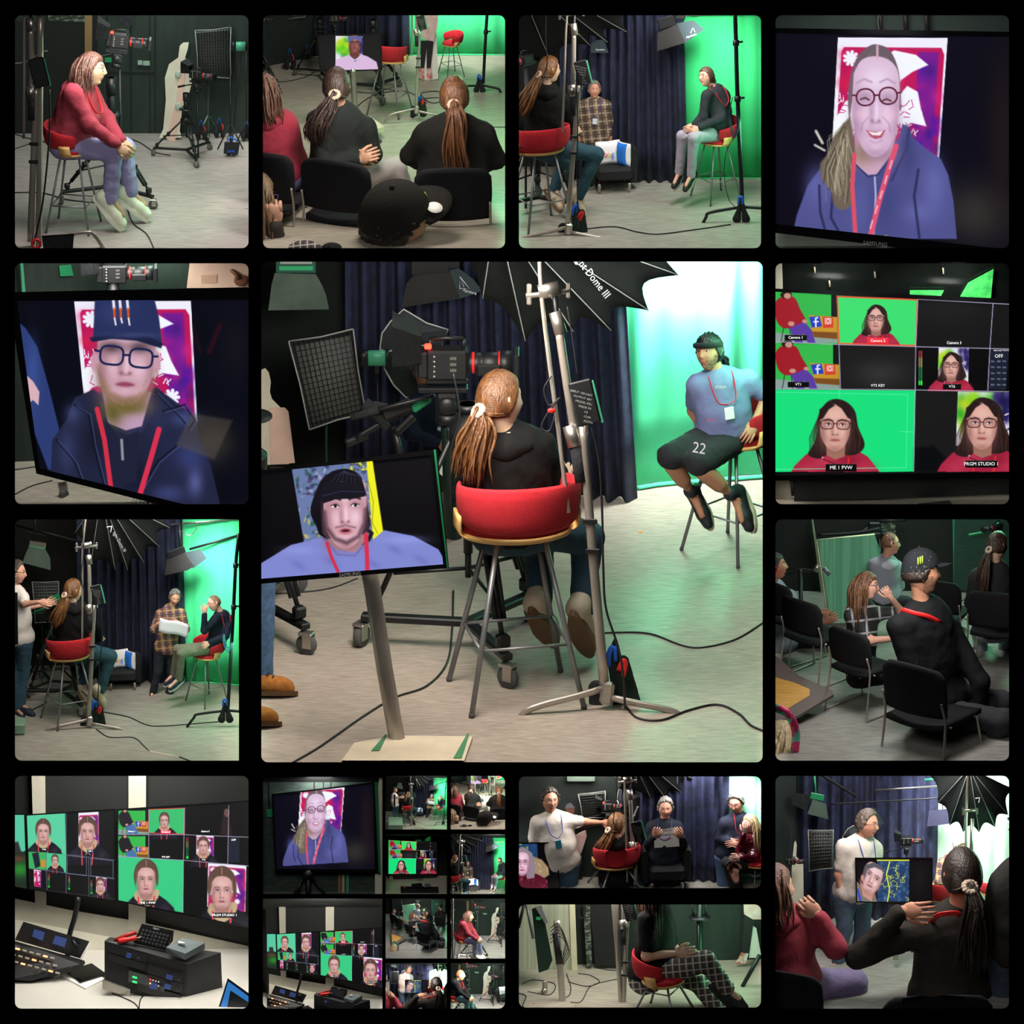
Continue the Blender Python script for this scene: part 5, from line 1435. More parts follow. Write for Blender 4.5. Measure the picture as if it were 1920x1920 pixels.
 # ==== F: the big central studio
def face_tex(pic,cx,cy,w,h,skin='e8b8c8',shade='9a6a80',ang=0.0,eyes=True,brow='1a1418',lip='c0607a',squint=False,tilt=0,mouth=None,nose=True,hi='ffe8f4'):
 c,s=cos(ang),sin(ang)
 T=lambda x,y:(cx+(x*c-y*s)*w,cy+(x*s+y*c)*h)
 sx=lambda v:v*w;sy=lambda v:v*h
 p=pic
 p.poly([T(*q)for q in((-.46,-.35),(-.48,0),(-.44,.22),(-.30,.42),(-.12,.53),(.08,.54),(.28,.44),(.42,.24),(.48,0),(.46,-.35),(.30,-.5),(0,-.55),(-.3,-.5))],skin,1.2,smooth=True)
 def B(x,y,rx,ry,col,op):p.blob(*T(x,y),sx(rx),sy(ry),col,op,ang)
 B(-.40,.15,.14,.34,shade,.65);B(.42,.12,.12,.34,shade,.5);B(0,.50,.30,.10,shade,.5)
 B(0,-.30,.30,.14,hi,.6);B(-.22,.10,.12,.10,hi,.35);B(.24,.10,.12,.10,hi,.5);B(0,.36,.12,.05,hi,.35)
 if nose:
  B(-.09,.06,.05,.14,shade,.45);B(.02,.05,.035,.14,hi,.6);B(-.07,.155,.035,.022,shade,.9);B(.07,.155,.035,.022,shade,.8);B(0,.175,.09,.02,shade,.5)
 if eyes:
  for sg in(-1,1):
   B(.22*sg,-.10,.14,.065,shade,.6)
   if squint:p.line([T(.14*sg,-.07),T(.22*sg,-.09),T(.31*sg,-.07)],h*.018,'5a3a40',.8)
   else:
    p.ell(*T(.22*sg,-.075),sx(.085),sy(.026),'f0e8ee',.25,ang);p.ell(*T(.225*sg+.01,-.077),sx(.035),sy(.026),'241818',.3)
    p.line([T(.13*sg,-.075),T(.20*sg,-.105),T(.31*sg,-.085)],h*.014,'2a1820',.7)
   if brow:p.line([T(.10*sg,-.165),T(.22*sg,-.195),T(.34*sg,-.165)],h*.030,brow,1.2,.85)
 my=.29
 B(0,my,.2,.06,shade,.35)
 if mouth=='smile':
  p.poly([T(*q)for q in((-.19,my-.03),(-.08,my-.02),(.0,my-.015),(.1,my-.02),(.21,my-.045),(.13,my+.045),(0,my+.065),(-.1,my+.04))],lip,1);p.poly([T(*q)for q in((-.15,my-.018),(.0,my-.006),(.16,my-.03),(.09,my+.022),(-.06,my+.022))],'f4ecf0',.8)
 elif mouth=='open':
  p.ell(*T(0,my),sx(.14),sy(.05),lip,.25,ang);p.ell(*T(0,my-.005),sx(.095),sy(.020),'3a1820',.35,ang)
 else:
  p.ell(*T(0,my),sx(.14),sy(.030),lip,.35,ang);p.line([T(-.14,my+.004),T(0,my-.006),T(.14,my+.004)],h*.009,'7a3848',.6)
 return T
def pic_bandana(X,Y):
 p=Pic(X,Y,'050408')
 q=[(547,878),(697,861),(714,1000),(720,1070),(580,1070),(567,1000)]
 p.poly(q,'6a7aa8',.8)
 p.noise(q,['30486a','8890b8','1a5040','b0b0c8','403858','c8c060','5a7a80','303050'],330,3,(2,7),.75)
 p.noise([(660,866),(699,861),(700,880),(655,884)],['e8e830','485030'],40,4,(2,5),.8)
 p.poly([(687,862),(698,861),(722,1020),(700,1020)],'f2f222',1.0)
 p.line([(690,900),(700,940),(698,980),(708,1000)],1.2,'8a8a20')
 p.poly([(480,1062),(545,1022),(600,1008),(640,1030),(690,1020),(720,994),(775,1005),(822,1030),(840,1062),(840,1100),(480,1100)],'8088d0',1.0)
 for x,y in((560,1060),(620,1052),(740,1030),(790,1050),(700,1058)):p.blob(x,y,16,7,'6468b0',.45,.5)
 p.blob(760,1012,40,8,'a0a8f0',.5);p.blob(560,1032,30,8,'a0a8f0',.4)
 p.poly([(612,985),(680,985),(686,1012),(665,1036),(632,1030),(612,1014)],'b88a90',1.0)
 p.blob(645,1015,26,12,'7a5460',.6)
 p.line([(610,1008),(632,1040),(665,1042),(690,1014)],3,'6a70b8',1)
 p.poly([(590,925),(604,898),(628,882),(655,880),(676,893),(684,920),(690,955),(694,985),(680,1002),(662,1000),(615,1010),(596,990),(582,960)],'0e0c14',1.0,smooth=True)
 for i in range(9):p.line([(640+i,884),(614+i*8,900),(604+i*11,920)],1.0,'4a4868',.8,.6)
 p.line([(684,990),(697,1000),(691,1012)],7,'0e0c14',1.2)
 face_tex(p,647,958,84,130,'e0b0bc','94606c',-.03,mouth='open',lip='c87080')
 p.line([(608,960),(611,988),(628,1010),(650,1018),(672,1006),(684,980),(686,955)],7,'4a3440',3.0,.75)
 p.line([(630,989),(648,985),(666,989)],3.0,'6a4850',1.6,.7)
 p.poly([(596,945),(600,905),(622,884),(655,881),(678,896),(688,930),(664,906),(640,903),(612,912)],'0e0c14',1.0)
 for i in range(7):p.line([(645,884),(630+i*7,892),(622+i*9,904)],1.2,'4a4868',.8,.6)
 p.poly([(599,926),(608,905),(640,903),(676,905),(686,930),(664,935),(630,936),(606,944)],'12101c',.9)
 p.line([(605,930),(640,921),(683,922)],1.2,'3a3858',.8)
 p.poly([(600,940),(604,1000),(615,1012),(598,1002),(586,965)],'0c0a12',1)
 p.line([(613,1018),(622,1046),(634,1072)],6,'d03048',.8);p.line([(686,1003),(688,1040),(689,1070)],8,'d83050',.8)
 return p.im
def build_F():
 c=Cell('F',*RECTS['F'])
 global CUR
 CUR=c
 fm=floor_mat('vinyl_floor_central','b4a89c','92877c',.62,.34)
 shell(c,868,fm,extra=.35)
 wall(c,(470,868),(760,905),'wall_studio',mat('dark_green_black_wall','15211d',.8,col2='101a18'))
 curtain(c,(655,905),(1196,934),'navy pleated curtain hanging across the studio back',mat('navy_curtain','1e2338',.95,col2='2c3252',scale=20),17,.05,xt=(0,-.10),seed=2)
 curtain(c,(1120,915),(1470,884),'bright green chroma cloth behind the seated man in shorts',M_grn('4cd09a'),5,.012,name='green_backdrop',seed=5)
 m=MB();w=[c.fp(x,y)for x,y in((1195,915),(1240,908),(1300,903),(1440,893))]
 m.tube(spline(np.array(w)+(0,-.03,.012),30),.016,8,flat=.6)
 single('cloth_hem','rumpled hem of the green cloth lying along the floor','cloth',m,M_grn('4cd09a'))
 top_lamp(c,800,1400,62,.8,(1,.90,.80),target=c.fp(800,1200))
 top_lamp(c,1180,1250,16,.5,(.93,1,.96),target=c.fp(1150,1000))
 top_lamp(c,1150,1010,9,.3,(.85,.88,1),target=c.fp(1110,930)+np.array((0,0,.4)))  # unseen bluish light added over the curtain to brighten it
 lamp('cyc_lamp','AREA',P(1300,462,c.fd(895)-.55),P(1330,600,c.fd(892)),60,.35,(.95,1,.97))
 lamp('chroma_bounce','AREA',c.fp(1425,1080)+np.array((0,.1,1.2)),c.fp(1150,1150)+np.array((0,0,.2)),6,.5,(.25,1,.5))  # green area light added to imitate bounce from the cloth
 g=c.fp(1300,1230);lamp('key_lamp','SPOT',(g[0],g[1],c.ceil_z-.2),PU(1335,720,c.fd(1044)),70,.1,(1,.98,.95),angle=radians(26),blend=.8)  # unseen spot added to brighten the seated man's face
 t,tf=hung([(503,582),(617,580),(611,552),(603,533),(592,514),(515,512),(509,535)],c.fd(980),'greenish soft light hanging in the upper corner by the dark wall',mat('sage_cloth','55665c',.8,col2='46564d'))
 mb=MB(tf);pxbox(mb,517,486,592,512,-22,22);hd_=part('lamp_housing',mb,mat('dark_green_housing','24584a',.5),t)
 mb=MB(tf);pxbox(mb,523,499,587,507,22,25,.5);part('stripe',mb,mat('green_stripe','2fae74',.5),hd_)
 mb=MB(tf);pxbox(mb,525,488,585,495,22,25,.5);part('stripe',mb,mat('silver_grey','a4aaa8',.4),hd_)
 t,tf=hung([(753,577),(802,569),(863,560),(852,533),(843,510),(775,517),(762,532)],c.fd(960),'black soft light with logo flap hanging before the curtain',mat('charcoal_cloth','262322',.8,col2='1e1c1c'))
 mb=MB(tf);mb.prism([(843,508),(863,560),(905,545),(886,522),(860,503)],10,18);part('side_flap',mb,mat('slate_cloth','2c3a3e',.8),t)
 mb=MB(tf);pxbox(mb,771,484,842,517,-20,22);pxbox(mb,836,486,862,504,-10,16);part('lamp_housing',mb,M_blk(),t)
 mb=MB(tf);mb.tube([(862,519,19),(880,541,19),(862,541,19),(862,520,19),(870,538,19)],.8,5);part('logo',mb,M_txt(),t)
 px_text(t,'Aputure',881,547,c.fd(960),8,M_txt(),-.3,20)
 dome(c,c.fd(1200),(930,395,-40),[(860,470,-60),(905,560,10),(985,640,40),(1075,622,70),(1146,620,75),(1216,582,60),(1273,516,40),(1290,440,0),(1260,380,-60)],'huge black ribbed dome softbox leaning in from the ceiling',1,(1110,518,21,-52))
 d=c.fd(1010);tf=pixtf(d)
 gridbox(c,[(541,640),(662,617),(686,775),(580,806)],d,'tilted square softbox with black honeycomb grid',feet=(612,985))
 lamphead(c,672,655,730,688,d,'green-lit cylindrical lamp head on a stand beside the honeycomb softbox',foot=(712,975))
 kitesoft(c,[(712,655),(716,625),(732,603),(757,580),(800,606),(840,618),(828,650),(764,646),(727,660)],[(720,690),(738,722),(762,746),(800,738),(822,700),(828,650),(764,646),(727,660)],c.fd(985),'folded softbox with pale edge piping behind the studio camera')
 standee(c,[(484,700),(489,694),(497,690),(504,698),(508,716),(506,735),(510,748),(522,760),(534,772),(540,800),(542,870),(492,872),(484,860)],c.fd(960),'white cardboard cutout seen from behind beside the dark wall')
 tf=pixtf(c.fd(958));mb=MB(tf);mb.prism([(504,764),(534,764),(541,772),(553,868),(508,871)],8,11);single('cardboard_strut','pinkish cardboard prop panel taped to the white cutout','cardboard',mb,mat('pink_card','d8b8a8',.8))
 tf=pixtf(c.fd(955));mb=MB(tf);mb.ell((512,809,12),(13,17,3));o=single('cardboard_tab','round half-moon tab holding the cutout strut','cardboard',mb,mat('grey_green_card','a8b8a8',.8))
 bend=person('man in dark navy clothes bending behind the studio camera',c.fd(1015),250,dict(hd=(798,700,.1),ne=(800,745,0),pe=(840,850,.15),sl=(772,760,-.05),sr=(836,762,.1),el=(770,812,-.1),wl=(822,832,-.2),hl=(846,838,-.25),er=(858,812,.1),wr=(850,845,0),hr=(860,860,0),kl=(800,950,-.1),al=(800,1020,.0),tl=(785,1030,-.1),kr=(850,950,.0),ar=(852,1015,.1),tr=(846,1030,0)),(.5,-.3,.7),skin='b07a60',top='141a2c',bottom='16181c',shoe='202020',style='short',hair='5a5450')
 mb=MB(pixtf(c.fd(1040)));mb.box((829,802,3),(16,14,1.5),rot('Z',.25));part('name_badge',mb,mat('badge_blue','4a86d8',.4,col2='e8e8f0',scale=120),bend)
 mb=MB(pixtf(c.fd(1050)));mb.prism([(815,880),(836,850),(848,850),(858,925),(838,900)],0,3);single('paper_sheet','white notes sheet hanging below the studio camera','paper',mb,M_white())
 dolly_tripod(c,878,1222,440,.4,'big twin-tube camera tripod on a wheeled dolly behind the near red stool',H=1.02,spread=.40,column=.10)
 dcam=c.fd(1150)
 cine_camera(c,838,680,dcam,390,.0,'studio camera with red tally lamp and long lens above the woman',name='studio_camera',post=False)
 mb=MB(pixtf(dcam));mb.tube([(838,760,0),(842,860,0),(846,1010,0)],13,14);mb.tube([(838,790,0),(838,800,0)],19,14)
 single('pedestal_column','black column carrying the studio camera above its tripod','camera column',mb,mat('green_black_metal','12281f',.4,.4))
 tf=pixtf(c.fd(1120));th=thing('camera_rig','jumble of black handles, monitor arms and a second camera beside the softbox','camera rig',tf(np.array([[760,830,0]]))[0])
 for pts,r,mm,nm in((((683,757,20),(700,770,22)),13,M_fab(),'foam_cover'),(((690,766,20),(716,790,10),(726,803,5)),9,M_blk(),'microphone'),(((668,822,10),(705,800,5),(760,772,0),(800,740,0)),6,M_black(),'rail'),(((742,812,14),(775,780,10)),8,M_black(),'rail'),(((720,795,0),(806,745,0)),4,M_chrome(),'rail'),(((648,832,0),(690,815,0)),8,M_blk(),'grip')):
  mb=MB(tf);mb.tube(spline(np.array(pts,float),10),r,10);part(nm,mb,mm,th)
 mb=MB(tf);mb.box((745,768,0),(60,26,40),rot('Z',-.35),bev=4);mb.box((712,765,-4),(34,22,30),rot('Z',.2),bev=4);part('camera_body',mb,M_blk(),th)
 mb=MB(tf);mb.box((790,758,6),(40,14,30),rot('Z',-.6),bev=3);part('battery',mb,M_green(),th)
 mb=MB(tf);mb.tube([(738,800,0),(750,850,0),(752,985,-30)],7,10);part('stand',mb,M_black(),th)
 tf=pixtf(c.fd(1150));dolly_tripod(c,470,1170,400,.62,'black dolly tripod beside the frame edge behind the television',H=.85,spread=.42,column=.5)
 for(x,y,w_)in((492,1305,74),(462,1362,62)):
  d=c.fd(y);S=420
  th=thing('boot','tan suede lace-up boot %s'%('standing in front, showing its toe and laces' if w_==74 else 'behind the other, only its toe showing'),'boot',PU(x,y,d))
  q=lambda X,Y,Z:(x+X,y-Y,Z)
  so=Solid();so.cap((0,.06,0),(.0,.10,0),.055,.05,.03);so.cap((0,.055,0),(.13,.045,0),.048,.04,.04);so.cap((.1,.04,0),(.16,.035,0),.04,.034,.03)
  V,F=so.mesh(.012,.003);tfb=lambda v,x=x,y=y,d=d,S=S:pixtf(d)(np.stack([x+v[:,0]*S-20,y-v[:,1]*S,v[:,2]*S],1))
  mb=MB(tfb);mb.add(V,F);part('upper',mb,mat('tan_suede','a86a28',.9,col2='8a5420',scale=30),th)
  mb=MB(tfb);R=np.array([[1,0,0],[0,0,1],[0,1,0]]);mb.prism([(.065+.14*cos(a),.05*sin(a))for a in np.linspace(0,2*pi,24,endpoint=False)],0,1)
  mb.v[-1]=tfb(np.array([(.075+.132*cos(a),hh,.052*sin(a))for hh in(0.0,.022)for a in np.linspace(0,2*pi,24,endpoint=False)]));part('sole',mb,mat('brown_rubber','4a3018',.8),th)
  mb=MB(tfb)
  for k in range(3):mb.tube([(.05+k*.022,.108-k*.012,-.03),(.055+k*.022,.118-k*.013,0),(.05+k*.022,.108-k*.012,.035)],.004,6)
  part('laces',mb,mat('dark_lace','2c2018',.8),th)
 so=Solid();so.cap((0,0,0),(.0,.42,0),.085,.10,.03);V,F=so.mesh(.016,.01,2);mb=MB(lambda v:pixtf(c.fd(1300))(np.stack([478+v[:,0]*400,1262-v[:,1]*420,v[:,2]*400],1)));mb.add(V,F)
 single('jeans_leg','blue jeans leg of a bystander cut by the frame edge','trousers',mb,mat('denim','33506a',.9,col2='46648a',scale=40))
 d=c.fd(1400)
 tv=monitor([(470,884),(820,842),(842,1065),(474,1096)],d,'television showing a young man with a black headband, on a chrome pole',pic_bandana,(330,240),'television',inner=[(474,888),(808,853),(831,1058),(478,1086)],thick=22)
 px_text(tv,'SAMSUNG',656,1077,d,9,mat('silver_lettering','b0b0b0',.4),.09,4)
 mb=MB(pixtf(d));mb.grid(np.array([[(813,843,4.2),(817,843,4.2)],[(838,1066,4.2),(841,1066,4.2)]]),smooth=False,thick=(0,0,2));part('edge_strip',mb,mat('green_lit_edge','1f7a4c',.4),tv)  # green light along the bezel edge painted as a thin strip
 th=thing('television_stand','chrome pole on a pale base holding the television','stand',c.fp(750,1410))
 mb=MB(pixtf(d+.08));mb.tube([(690,1060,-10),(697,1095,-8),(722,1260,0),(751,1424,8)],15.5,24);part('pole',mb,M_chrome(),th)
 mb=MB();pts=[c.fp(*p)for p in((664,1400),(740,1386),(886,1388),(870,1434),(640,1434))];z=np.array((0,0,.02))
 mb.add([p for p in pts]+[p+z for p in pts],[tuple(range(5,10)),tuple(range(5))[::-1]]+[(i,(i+1)%5,5+(i+1)%5,5+i)for i in range(5)],False);part('base_plate',mb,mat('cream_enamel','c8bba4',.5),th)
 for a,b in(((696,1416),(722,1386)),((850,1430),(876,1384))):
  mb=MB();p,q=c.fp(*a),c.fp(*b);mb.grid(np.array([[p+(0,0,.022),q+(0,0,.022)],[p+(.04,0,.022),q+(.0,0,.022)+(.01,0,0)]]),smooth=False,thick=(0,0,.002));part('green_tape',mb,mat('green_tape','3f7a52',.7),th)
 stool(c,968,1303,455,pi+.22,'near red felt bar stool under the long-haired woman',legh=.72)
 person('woman with long brown ponytail and black hoodie on the near stool',c.fd(1280),440,dict(hd=(938,752,-.02),ne=(948,812,0),pe=(962,985,0),sl=(892,836,.05),sr=(1012,835,.06),er=(1052,918,.12),wr=(1052,905,.30),hr=(1058,880,.36),el=(874,925,.1),wl=(900,945,.3),hl=(930,940,.35),kl=(1010,1010,.30),al=(1012,1128,.18),tl=(1042,1172,.30),kr=(1102,1008,.28),ar=(1092,1140,.18),tr=(1110,1182,.27)),(.8,.05,-.6),top='0b0b0b',bottom='1d3a4a',shoe='b8a890',sole='6a5038',style='pony',hair='3c2413',hair2='714a28',hood='0b0b0b',w=1.08,collar='c8b898',seed=4,wr=.012,hairn=170,ponyguide=[[(900,790,-.10),(878,850,-.12),(862,910,-.13)],[(915,800,-.12),(905,860,-.15),(910,922,-.13)],[(890,800,-.10),(864,850,-.1),(856,895,-.11)]],palm=((0,0,-1),(0,0,-1)),skin='c0a088')
 stool(c,1374,1032,300,-.75,'red felt bar stool under the man in shorts',legh=.74)
 th=person('young man with black headband, T-shirt and shorts before the green cloth',c.fd(1044),292,dict(hd=(1329,662,0),ne=(1346,702,0),pe=(1360,812,.03),sr=(1306,722,-.03),sl=(1404,712,.05),er=(1300,770,.10),wr=(1312,800,.08),hr=(1305,818,.05),el=(1436,748,.05),wl=(1414,792,-.05),hl=(1402,818,-.12),kr=(1252,858,-.28),kl=(1305,872,-.32),ar=(1302,930,-.08),al=(1380,935,-.18),tr=(1322,975,-.16),tl=(1394,985,-.26)),(-.55,-.08,.9),skin='b88066',top='6c749c',bottom='1e1e24',shoe='181c22',sole='c8c0a8',style='slick',hair='121014',w=1.12,belly=1.1,sleeve='short',legs='shorts',lanyard='c82030',badge='e8e8f0',beard='3a2a26',seed=8,curl=(.5,.5),palm=((-.3,-.2,-.8),(0,0,-1)),hcov=.04,cuff=1)
 d=c.fd(1044)
 HBd=basis((-.55,-.08,.9),(0,1,0))
 mb=MB(lambda v:(lambda w:pixtf(d)(np.stack([1329+w[:,0]*292,662-w[:,1]*292,w[:,2]*292],1)))(v@HBd.T))
 mb.lathe([(.084,.036),(.094,.040),(.095,.064),(.086,.070)],(0,.004,0),np.diag([.98,1.18,1]),36);part('headband',mb,mat('black_headband','101014',.9),th)
 mb=MB(lambda v:(lambda w:pixtf(d)(np.stack([1329+w[:,0]*292,662-w[:,1]*292,w[:,2]*292],1)))(v@HBd.T));strands(mb,[[(0,-.10,-.02),(-.02,-.135,-.06),(-.01,-.125,-.115)]],26,.016,.012,3,.006);part('hair_bun',mb,hairmat('hair_121014','121014','121014'),th)
 px_text(th,'22',1311,841,d-.30,29,mat('white_print','e8e4f0',.6),-.18,26,name='number_print',squeeze=.9)
 px_text(th,'VISITOR',1332,788,d-.2,5,M_redp(),0,6,name='badge_lettering')
 px_text(th,'STAGS',1351,726,d-.13,7,mat('pale_yellow','d8d8a8',.6),.05,12,name='chest_print')
 d=c.fd(1330);fstand(c,d,lambda x,y:(x,y),1,'near red stool')
 hang_cable([(1064,575),(1074,640),(1082,700)],d-.04,1.2,'thin cord running from the stand collar to the power brick')
 hang_cable([(1110,800),(1124,870),(1129,960),(1131,1060),(1136,1140),(1158,1210),(1168,1262),(1172,1330)],d-.06,2.2,'black lead dropping from the power brick to the sandbag')
 cable(c,[(1172,1325),(1195,1348),(1240,1352),(1290,1334),(1345,1323),(1385,1340),(1408,1362),(1436,1374)],2.3,'black lead curving over the floor past the chrome leg')
 cable(c,[(980,1160),(1000,1175),(1035,1190),(1090,1191),(1160,1187),(1220,1190),(1280,1212),(1320,1215),(1380,1200),(1436,1166)],1.8,'thin dark lead snaking across the middle of the floor')
 cable(c,[(545,1434),(600,1402),(680,1346),(740,1310),(800,1288),(838,1245),(848,1180),(850,1110)],2.2,'black lead looping round the television pole')
 cable(c,[(490,1115),(560,1112),(620,1104),(670,1086)],1.5,'thin black lead on the floor behind the television')
 hang_cable([(1034,705),(1020,730),(1030,760),(1050,745),(1030,770),(1015,800),(1030,808),(1040,780)],d-.04,1.6,'coiled black lead tied with red tape to the boom rod')
 mb=MB(pixtf(d-.06));mb.ell((1034,770,2),(8,5,5));single('red_tie','red cable tie round the coiled lead on the stand','cable tie',mb,M_redp())
 hang_cable([(850,700),(862,780),(845,850),(846,960)],c.fd(1250)-.1,1.6,'black lead hanging from the studio camera')
 mb=MB();p=c.fp(1201,998);mb.box(p+(0,0,.002),(.02,.02,.002));single('orange_tape_mark','tiny orange tape mark on the floor before the curtain','tape',mb,mat('orange_tape','e08a30',.7))
 clip_cell(c)
 CUR=None
 # ==== C: third picture of the top row
def build_C():
 global CUR
 CUR=c=Cell('C',*RECTS['C'])
 shell(c,332,floor_mat('vinyl_floor_third','a8a49a','8a867c',.5,.35),extra=.16)
 chroma_set(c,((1050,336),(1289,339)),((1272,334),(1440,332)),13,k=.5,top=(0,-.05),col='2cb868')
 top_lamp(c,1150,455,4.2,.25,(1,.92,.84),target=c.fp(1130,400));top_lamp(c,1255,350,.7,.1,(.8,.84,1),target=c.fp(1260,338)+V3((0,0,.2)))
 lamp('cyc_lamp','SPOT',PU(1300,12,c.fd(400)),PU(1350,110,c.fd(334)),48,.1,(.9,1,.95),angle=radians(40),blend=1);top_lamp(c,1290,400,5,.2,(1,.97,.95),target=PU(1325,180,c.fd(375)))
 lamp('chroma_bounce','AREA',c.fp(1424,410)+V3((0,0,.4)),c.fp(1200,420),1.2,.2,(.25,1,.5))  # added green light imitating the cloth's bounce on the floor
 dome(c,c.fd(385),(960,-60,-10),[(940,150,0),(1035,122,20),(1106,85,24),(1139,79,24),(1175,60,20),(1212,22,10),(1230,-20,0)],'black ribbed dome softbox filling the upper corner over the woman',.55)
 d=c.fd(345)
 t,tf=hung([(1233,62),(1270,45),(1285,80),(1232,96)],c.fd(360),'black soft light with flared flap hanging before the green cloth',mat('charcoal_cloth','262322',.8,col2='1e1c1c'),14)
 pxsheet('side_flap',[(1268,44),(1300,38),(1320,55),(1284,81)],4,9,c.fd(360),mat('slate_cloth','2c3a3e',.8),t);m=MB(tf);m.box((1250,42,0),(34,22,22),rot('Z',-.3),bev=2);m.box((1275,30,4),(20,14,14),bev=2);part('lamp_housing',m,M_blk(),t)
 px_text(t,'Aputure',1296,67,c.fd(360),6,M_txt(),.35,12);pxtube('logo',[(1295,62,11),(1299,53,11),(1303,60,11)],.6,c.fd(360),M_txt(),t)
 t,tf=hung([(1108,83),(1119,75),(1132,75),(1141,99),(1108,99)],c.fd(350),'small dark soft light hanging under the dome softbox',mat('slate_cloth','2c3a3e',.8),8);px_text(t,'Aputure',1125,93,c.fd(350),5,M_txt(),0,10)
 m=MB(pixtf(c.fd(335)));m.tube([(1195,36,0),(1240,30,0),(1430,26,0)],1.6,8);single('curtain_rail','white rail with hooks along the ceiling above the curtain','rail',m,M_alu())
 person('man in brown plaid shirt standing behind the black armchair',c.fd(344),134,dict(hd=(1114.5,171,0),ne=(1115,189,0),pe=(1115,262,0),sr=(1094,197,0),sl=(1137,197,0),er=(1089,228,.03),wr=(1089,252,.02),hr=(1090,264,.0),el=(1142,228,.03),wl=(1143,252,0),hl=(1142,264,0),kr=(1109,300,0),kl=(1122,300,0),ar=(1108,338,0),al=(1122,338,0),tr=(1107,347,-.12),tl=(1124,347,-.12)),(.1,-.05,1),topmat=plaid('plaid_brown','6e5848','a09078','3a3430',26),bottom='1c2026',shoe='181818',style='short',hair='5c5852',hair2='807a74',skin='c08a72',lanyard='3048a8',badge='c8d8e8',w=1.1,vox=.02,seed=3)
 tf,d2,s=armchair(c,1148,354,118,0.15,'black tub armchair with chrome feet before the curtain');cushions(c,tf,s,d2,None)
 stool(c,1342,372,153,-1.05,'red felt bar stool under the woman in grey trousers')
 person('smiling woman in charcoal hoodie and grey trousers on the far stool',c.fd(374),153,dict(hd=(1324,146,0),ne=(1341,168,.03),pe=(1350,247,.03),sr=(1324,180,-.12),sl=(1358,180,.06),er=(1318,218,-.18),wr=(1300,236,-.22),hr=(1289,242,-.26),el=(1352,222,-.14),wl=(1310,241,-.26),hl=(1298,247,-.3),kr=(1279,256,-.22),kl=(1300,260,-.34),ar=(1274,322,-.12),al=(1296,328,-.24),tr=(1261,348,-.28),tl=(1282,353,-.38)),(-.75,-.02,.65),top='2c2e34',bottom='9c98a4',shoe='16161a',sole='c8c0b4',style='pony',hair='3c2a20',hair2='5a4030',hood='2c2e34',glasses='7a1828',lanyard='c82028',w=1.08,vox=.018,ponyguide=[[(1328,178,-.1),(1322,200,-.14),(1320,210,-.14)]],hairn=40,skin='dba48e',sock='d0ccc8')
 bstand(c,[(1378,20),(1380,80),(1383,185),(1392,388)],(1390,388),[(1309,436),(1460,402)],c.fd(415),.5,'black stand in front of the green cloth',(1390,421,38))
 for k in range(3):hang_cable([(1374,182),(1368-k,210+k*6),(1376,250+k*3),(1384+k,235),(1380,200)],c.fd(418),.7,'dark blue looped lead hung on the black stand, %s loop'%('shortest','middle','longest')[k],m=mat('blue_lead','1c2c50',.5))
 hang_cable([(1380,250),(1362,285),(1358,330),(1366,372),(1378,388)],c.fd(418),.7,'thin lead trailing down beside the far stool')
 dolly_tripod(c,1010,395,200,1.1,'camera tripod on a dolly behind the near stool',H=.95,spread=.36,column=.06)
 stool(c,1012,424,208,pi+.5,'near red felt bar stool under the woman with a ponytail',legh=.72)
 W=dict(WOMAN)
 person('woman with long ponytail, black hoodie and jeans on the near stool',c.fd(418),205,dict(hd=(1030,133,0),ne=(1022,165,0),pe=(1015,272,0),sl=(988,182,.02),sr=(1050,182,.06),er=(1068,228,.2),wr=(1076,246,.30),hr=(1084,240,.36),el=(980,232,.1),wl=(1000,250,.3),kr=(1118,288,.10),ar=(1086,364,.10),tr=(1098,388,.1),kl=(1060,300,.30),al=(1040,350,.28),tl=(1062,384,.1)),(.85,.05,-.55),**W,ponyguide=[[(1000,165,-.08),(984,190,-.12),(972,225,-.12)],[(1006,160,-.1),(990,200,-.13),(980,215,-.12)]])
 cine_camera(c,986,112,c.fd(390),150,-2.4,'dark studio camera peeping behind the ponytailed head',light=False,head=False,hood=False)
 m=MB(pixtf(c.fd(388)));m.tube([(986,125,0),(992,250,0),(1000,330,0)],5,10);single('camera_column','black column of the studio camera behind the ponytail','camera column',m,M_black())
 fstand(c,c.fd(440),unlean(1066,431,.541,.60,.03),.541,'near stool')
 cable(c,[(1085,432),(1150,426),(1195,436),(1235,440),(1300,432),(1370,422)],1.2,'thin black lead running over the floor between the stands')
 hang_cable([(1080,150),(1083,230),(1082,330),(1084,430)],c.fd(445),1,'black lead dropping beside the chrome stand');hang_cable([(1024,20),(1023,70),(1026,120),(1020,140),(1028,150)],c.fd(445),1,'looped black lead hanging from the boom rod')
 clip_cell(c);CUR=None
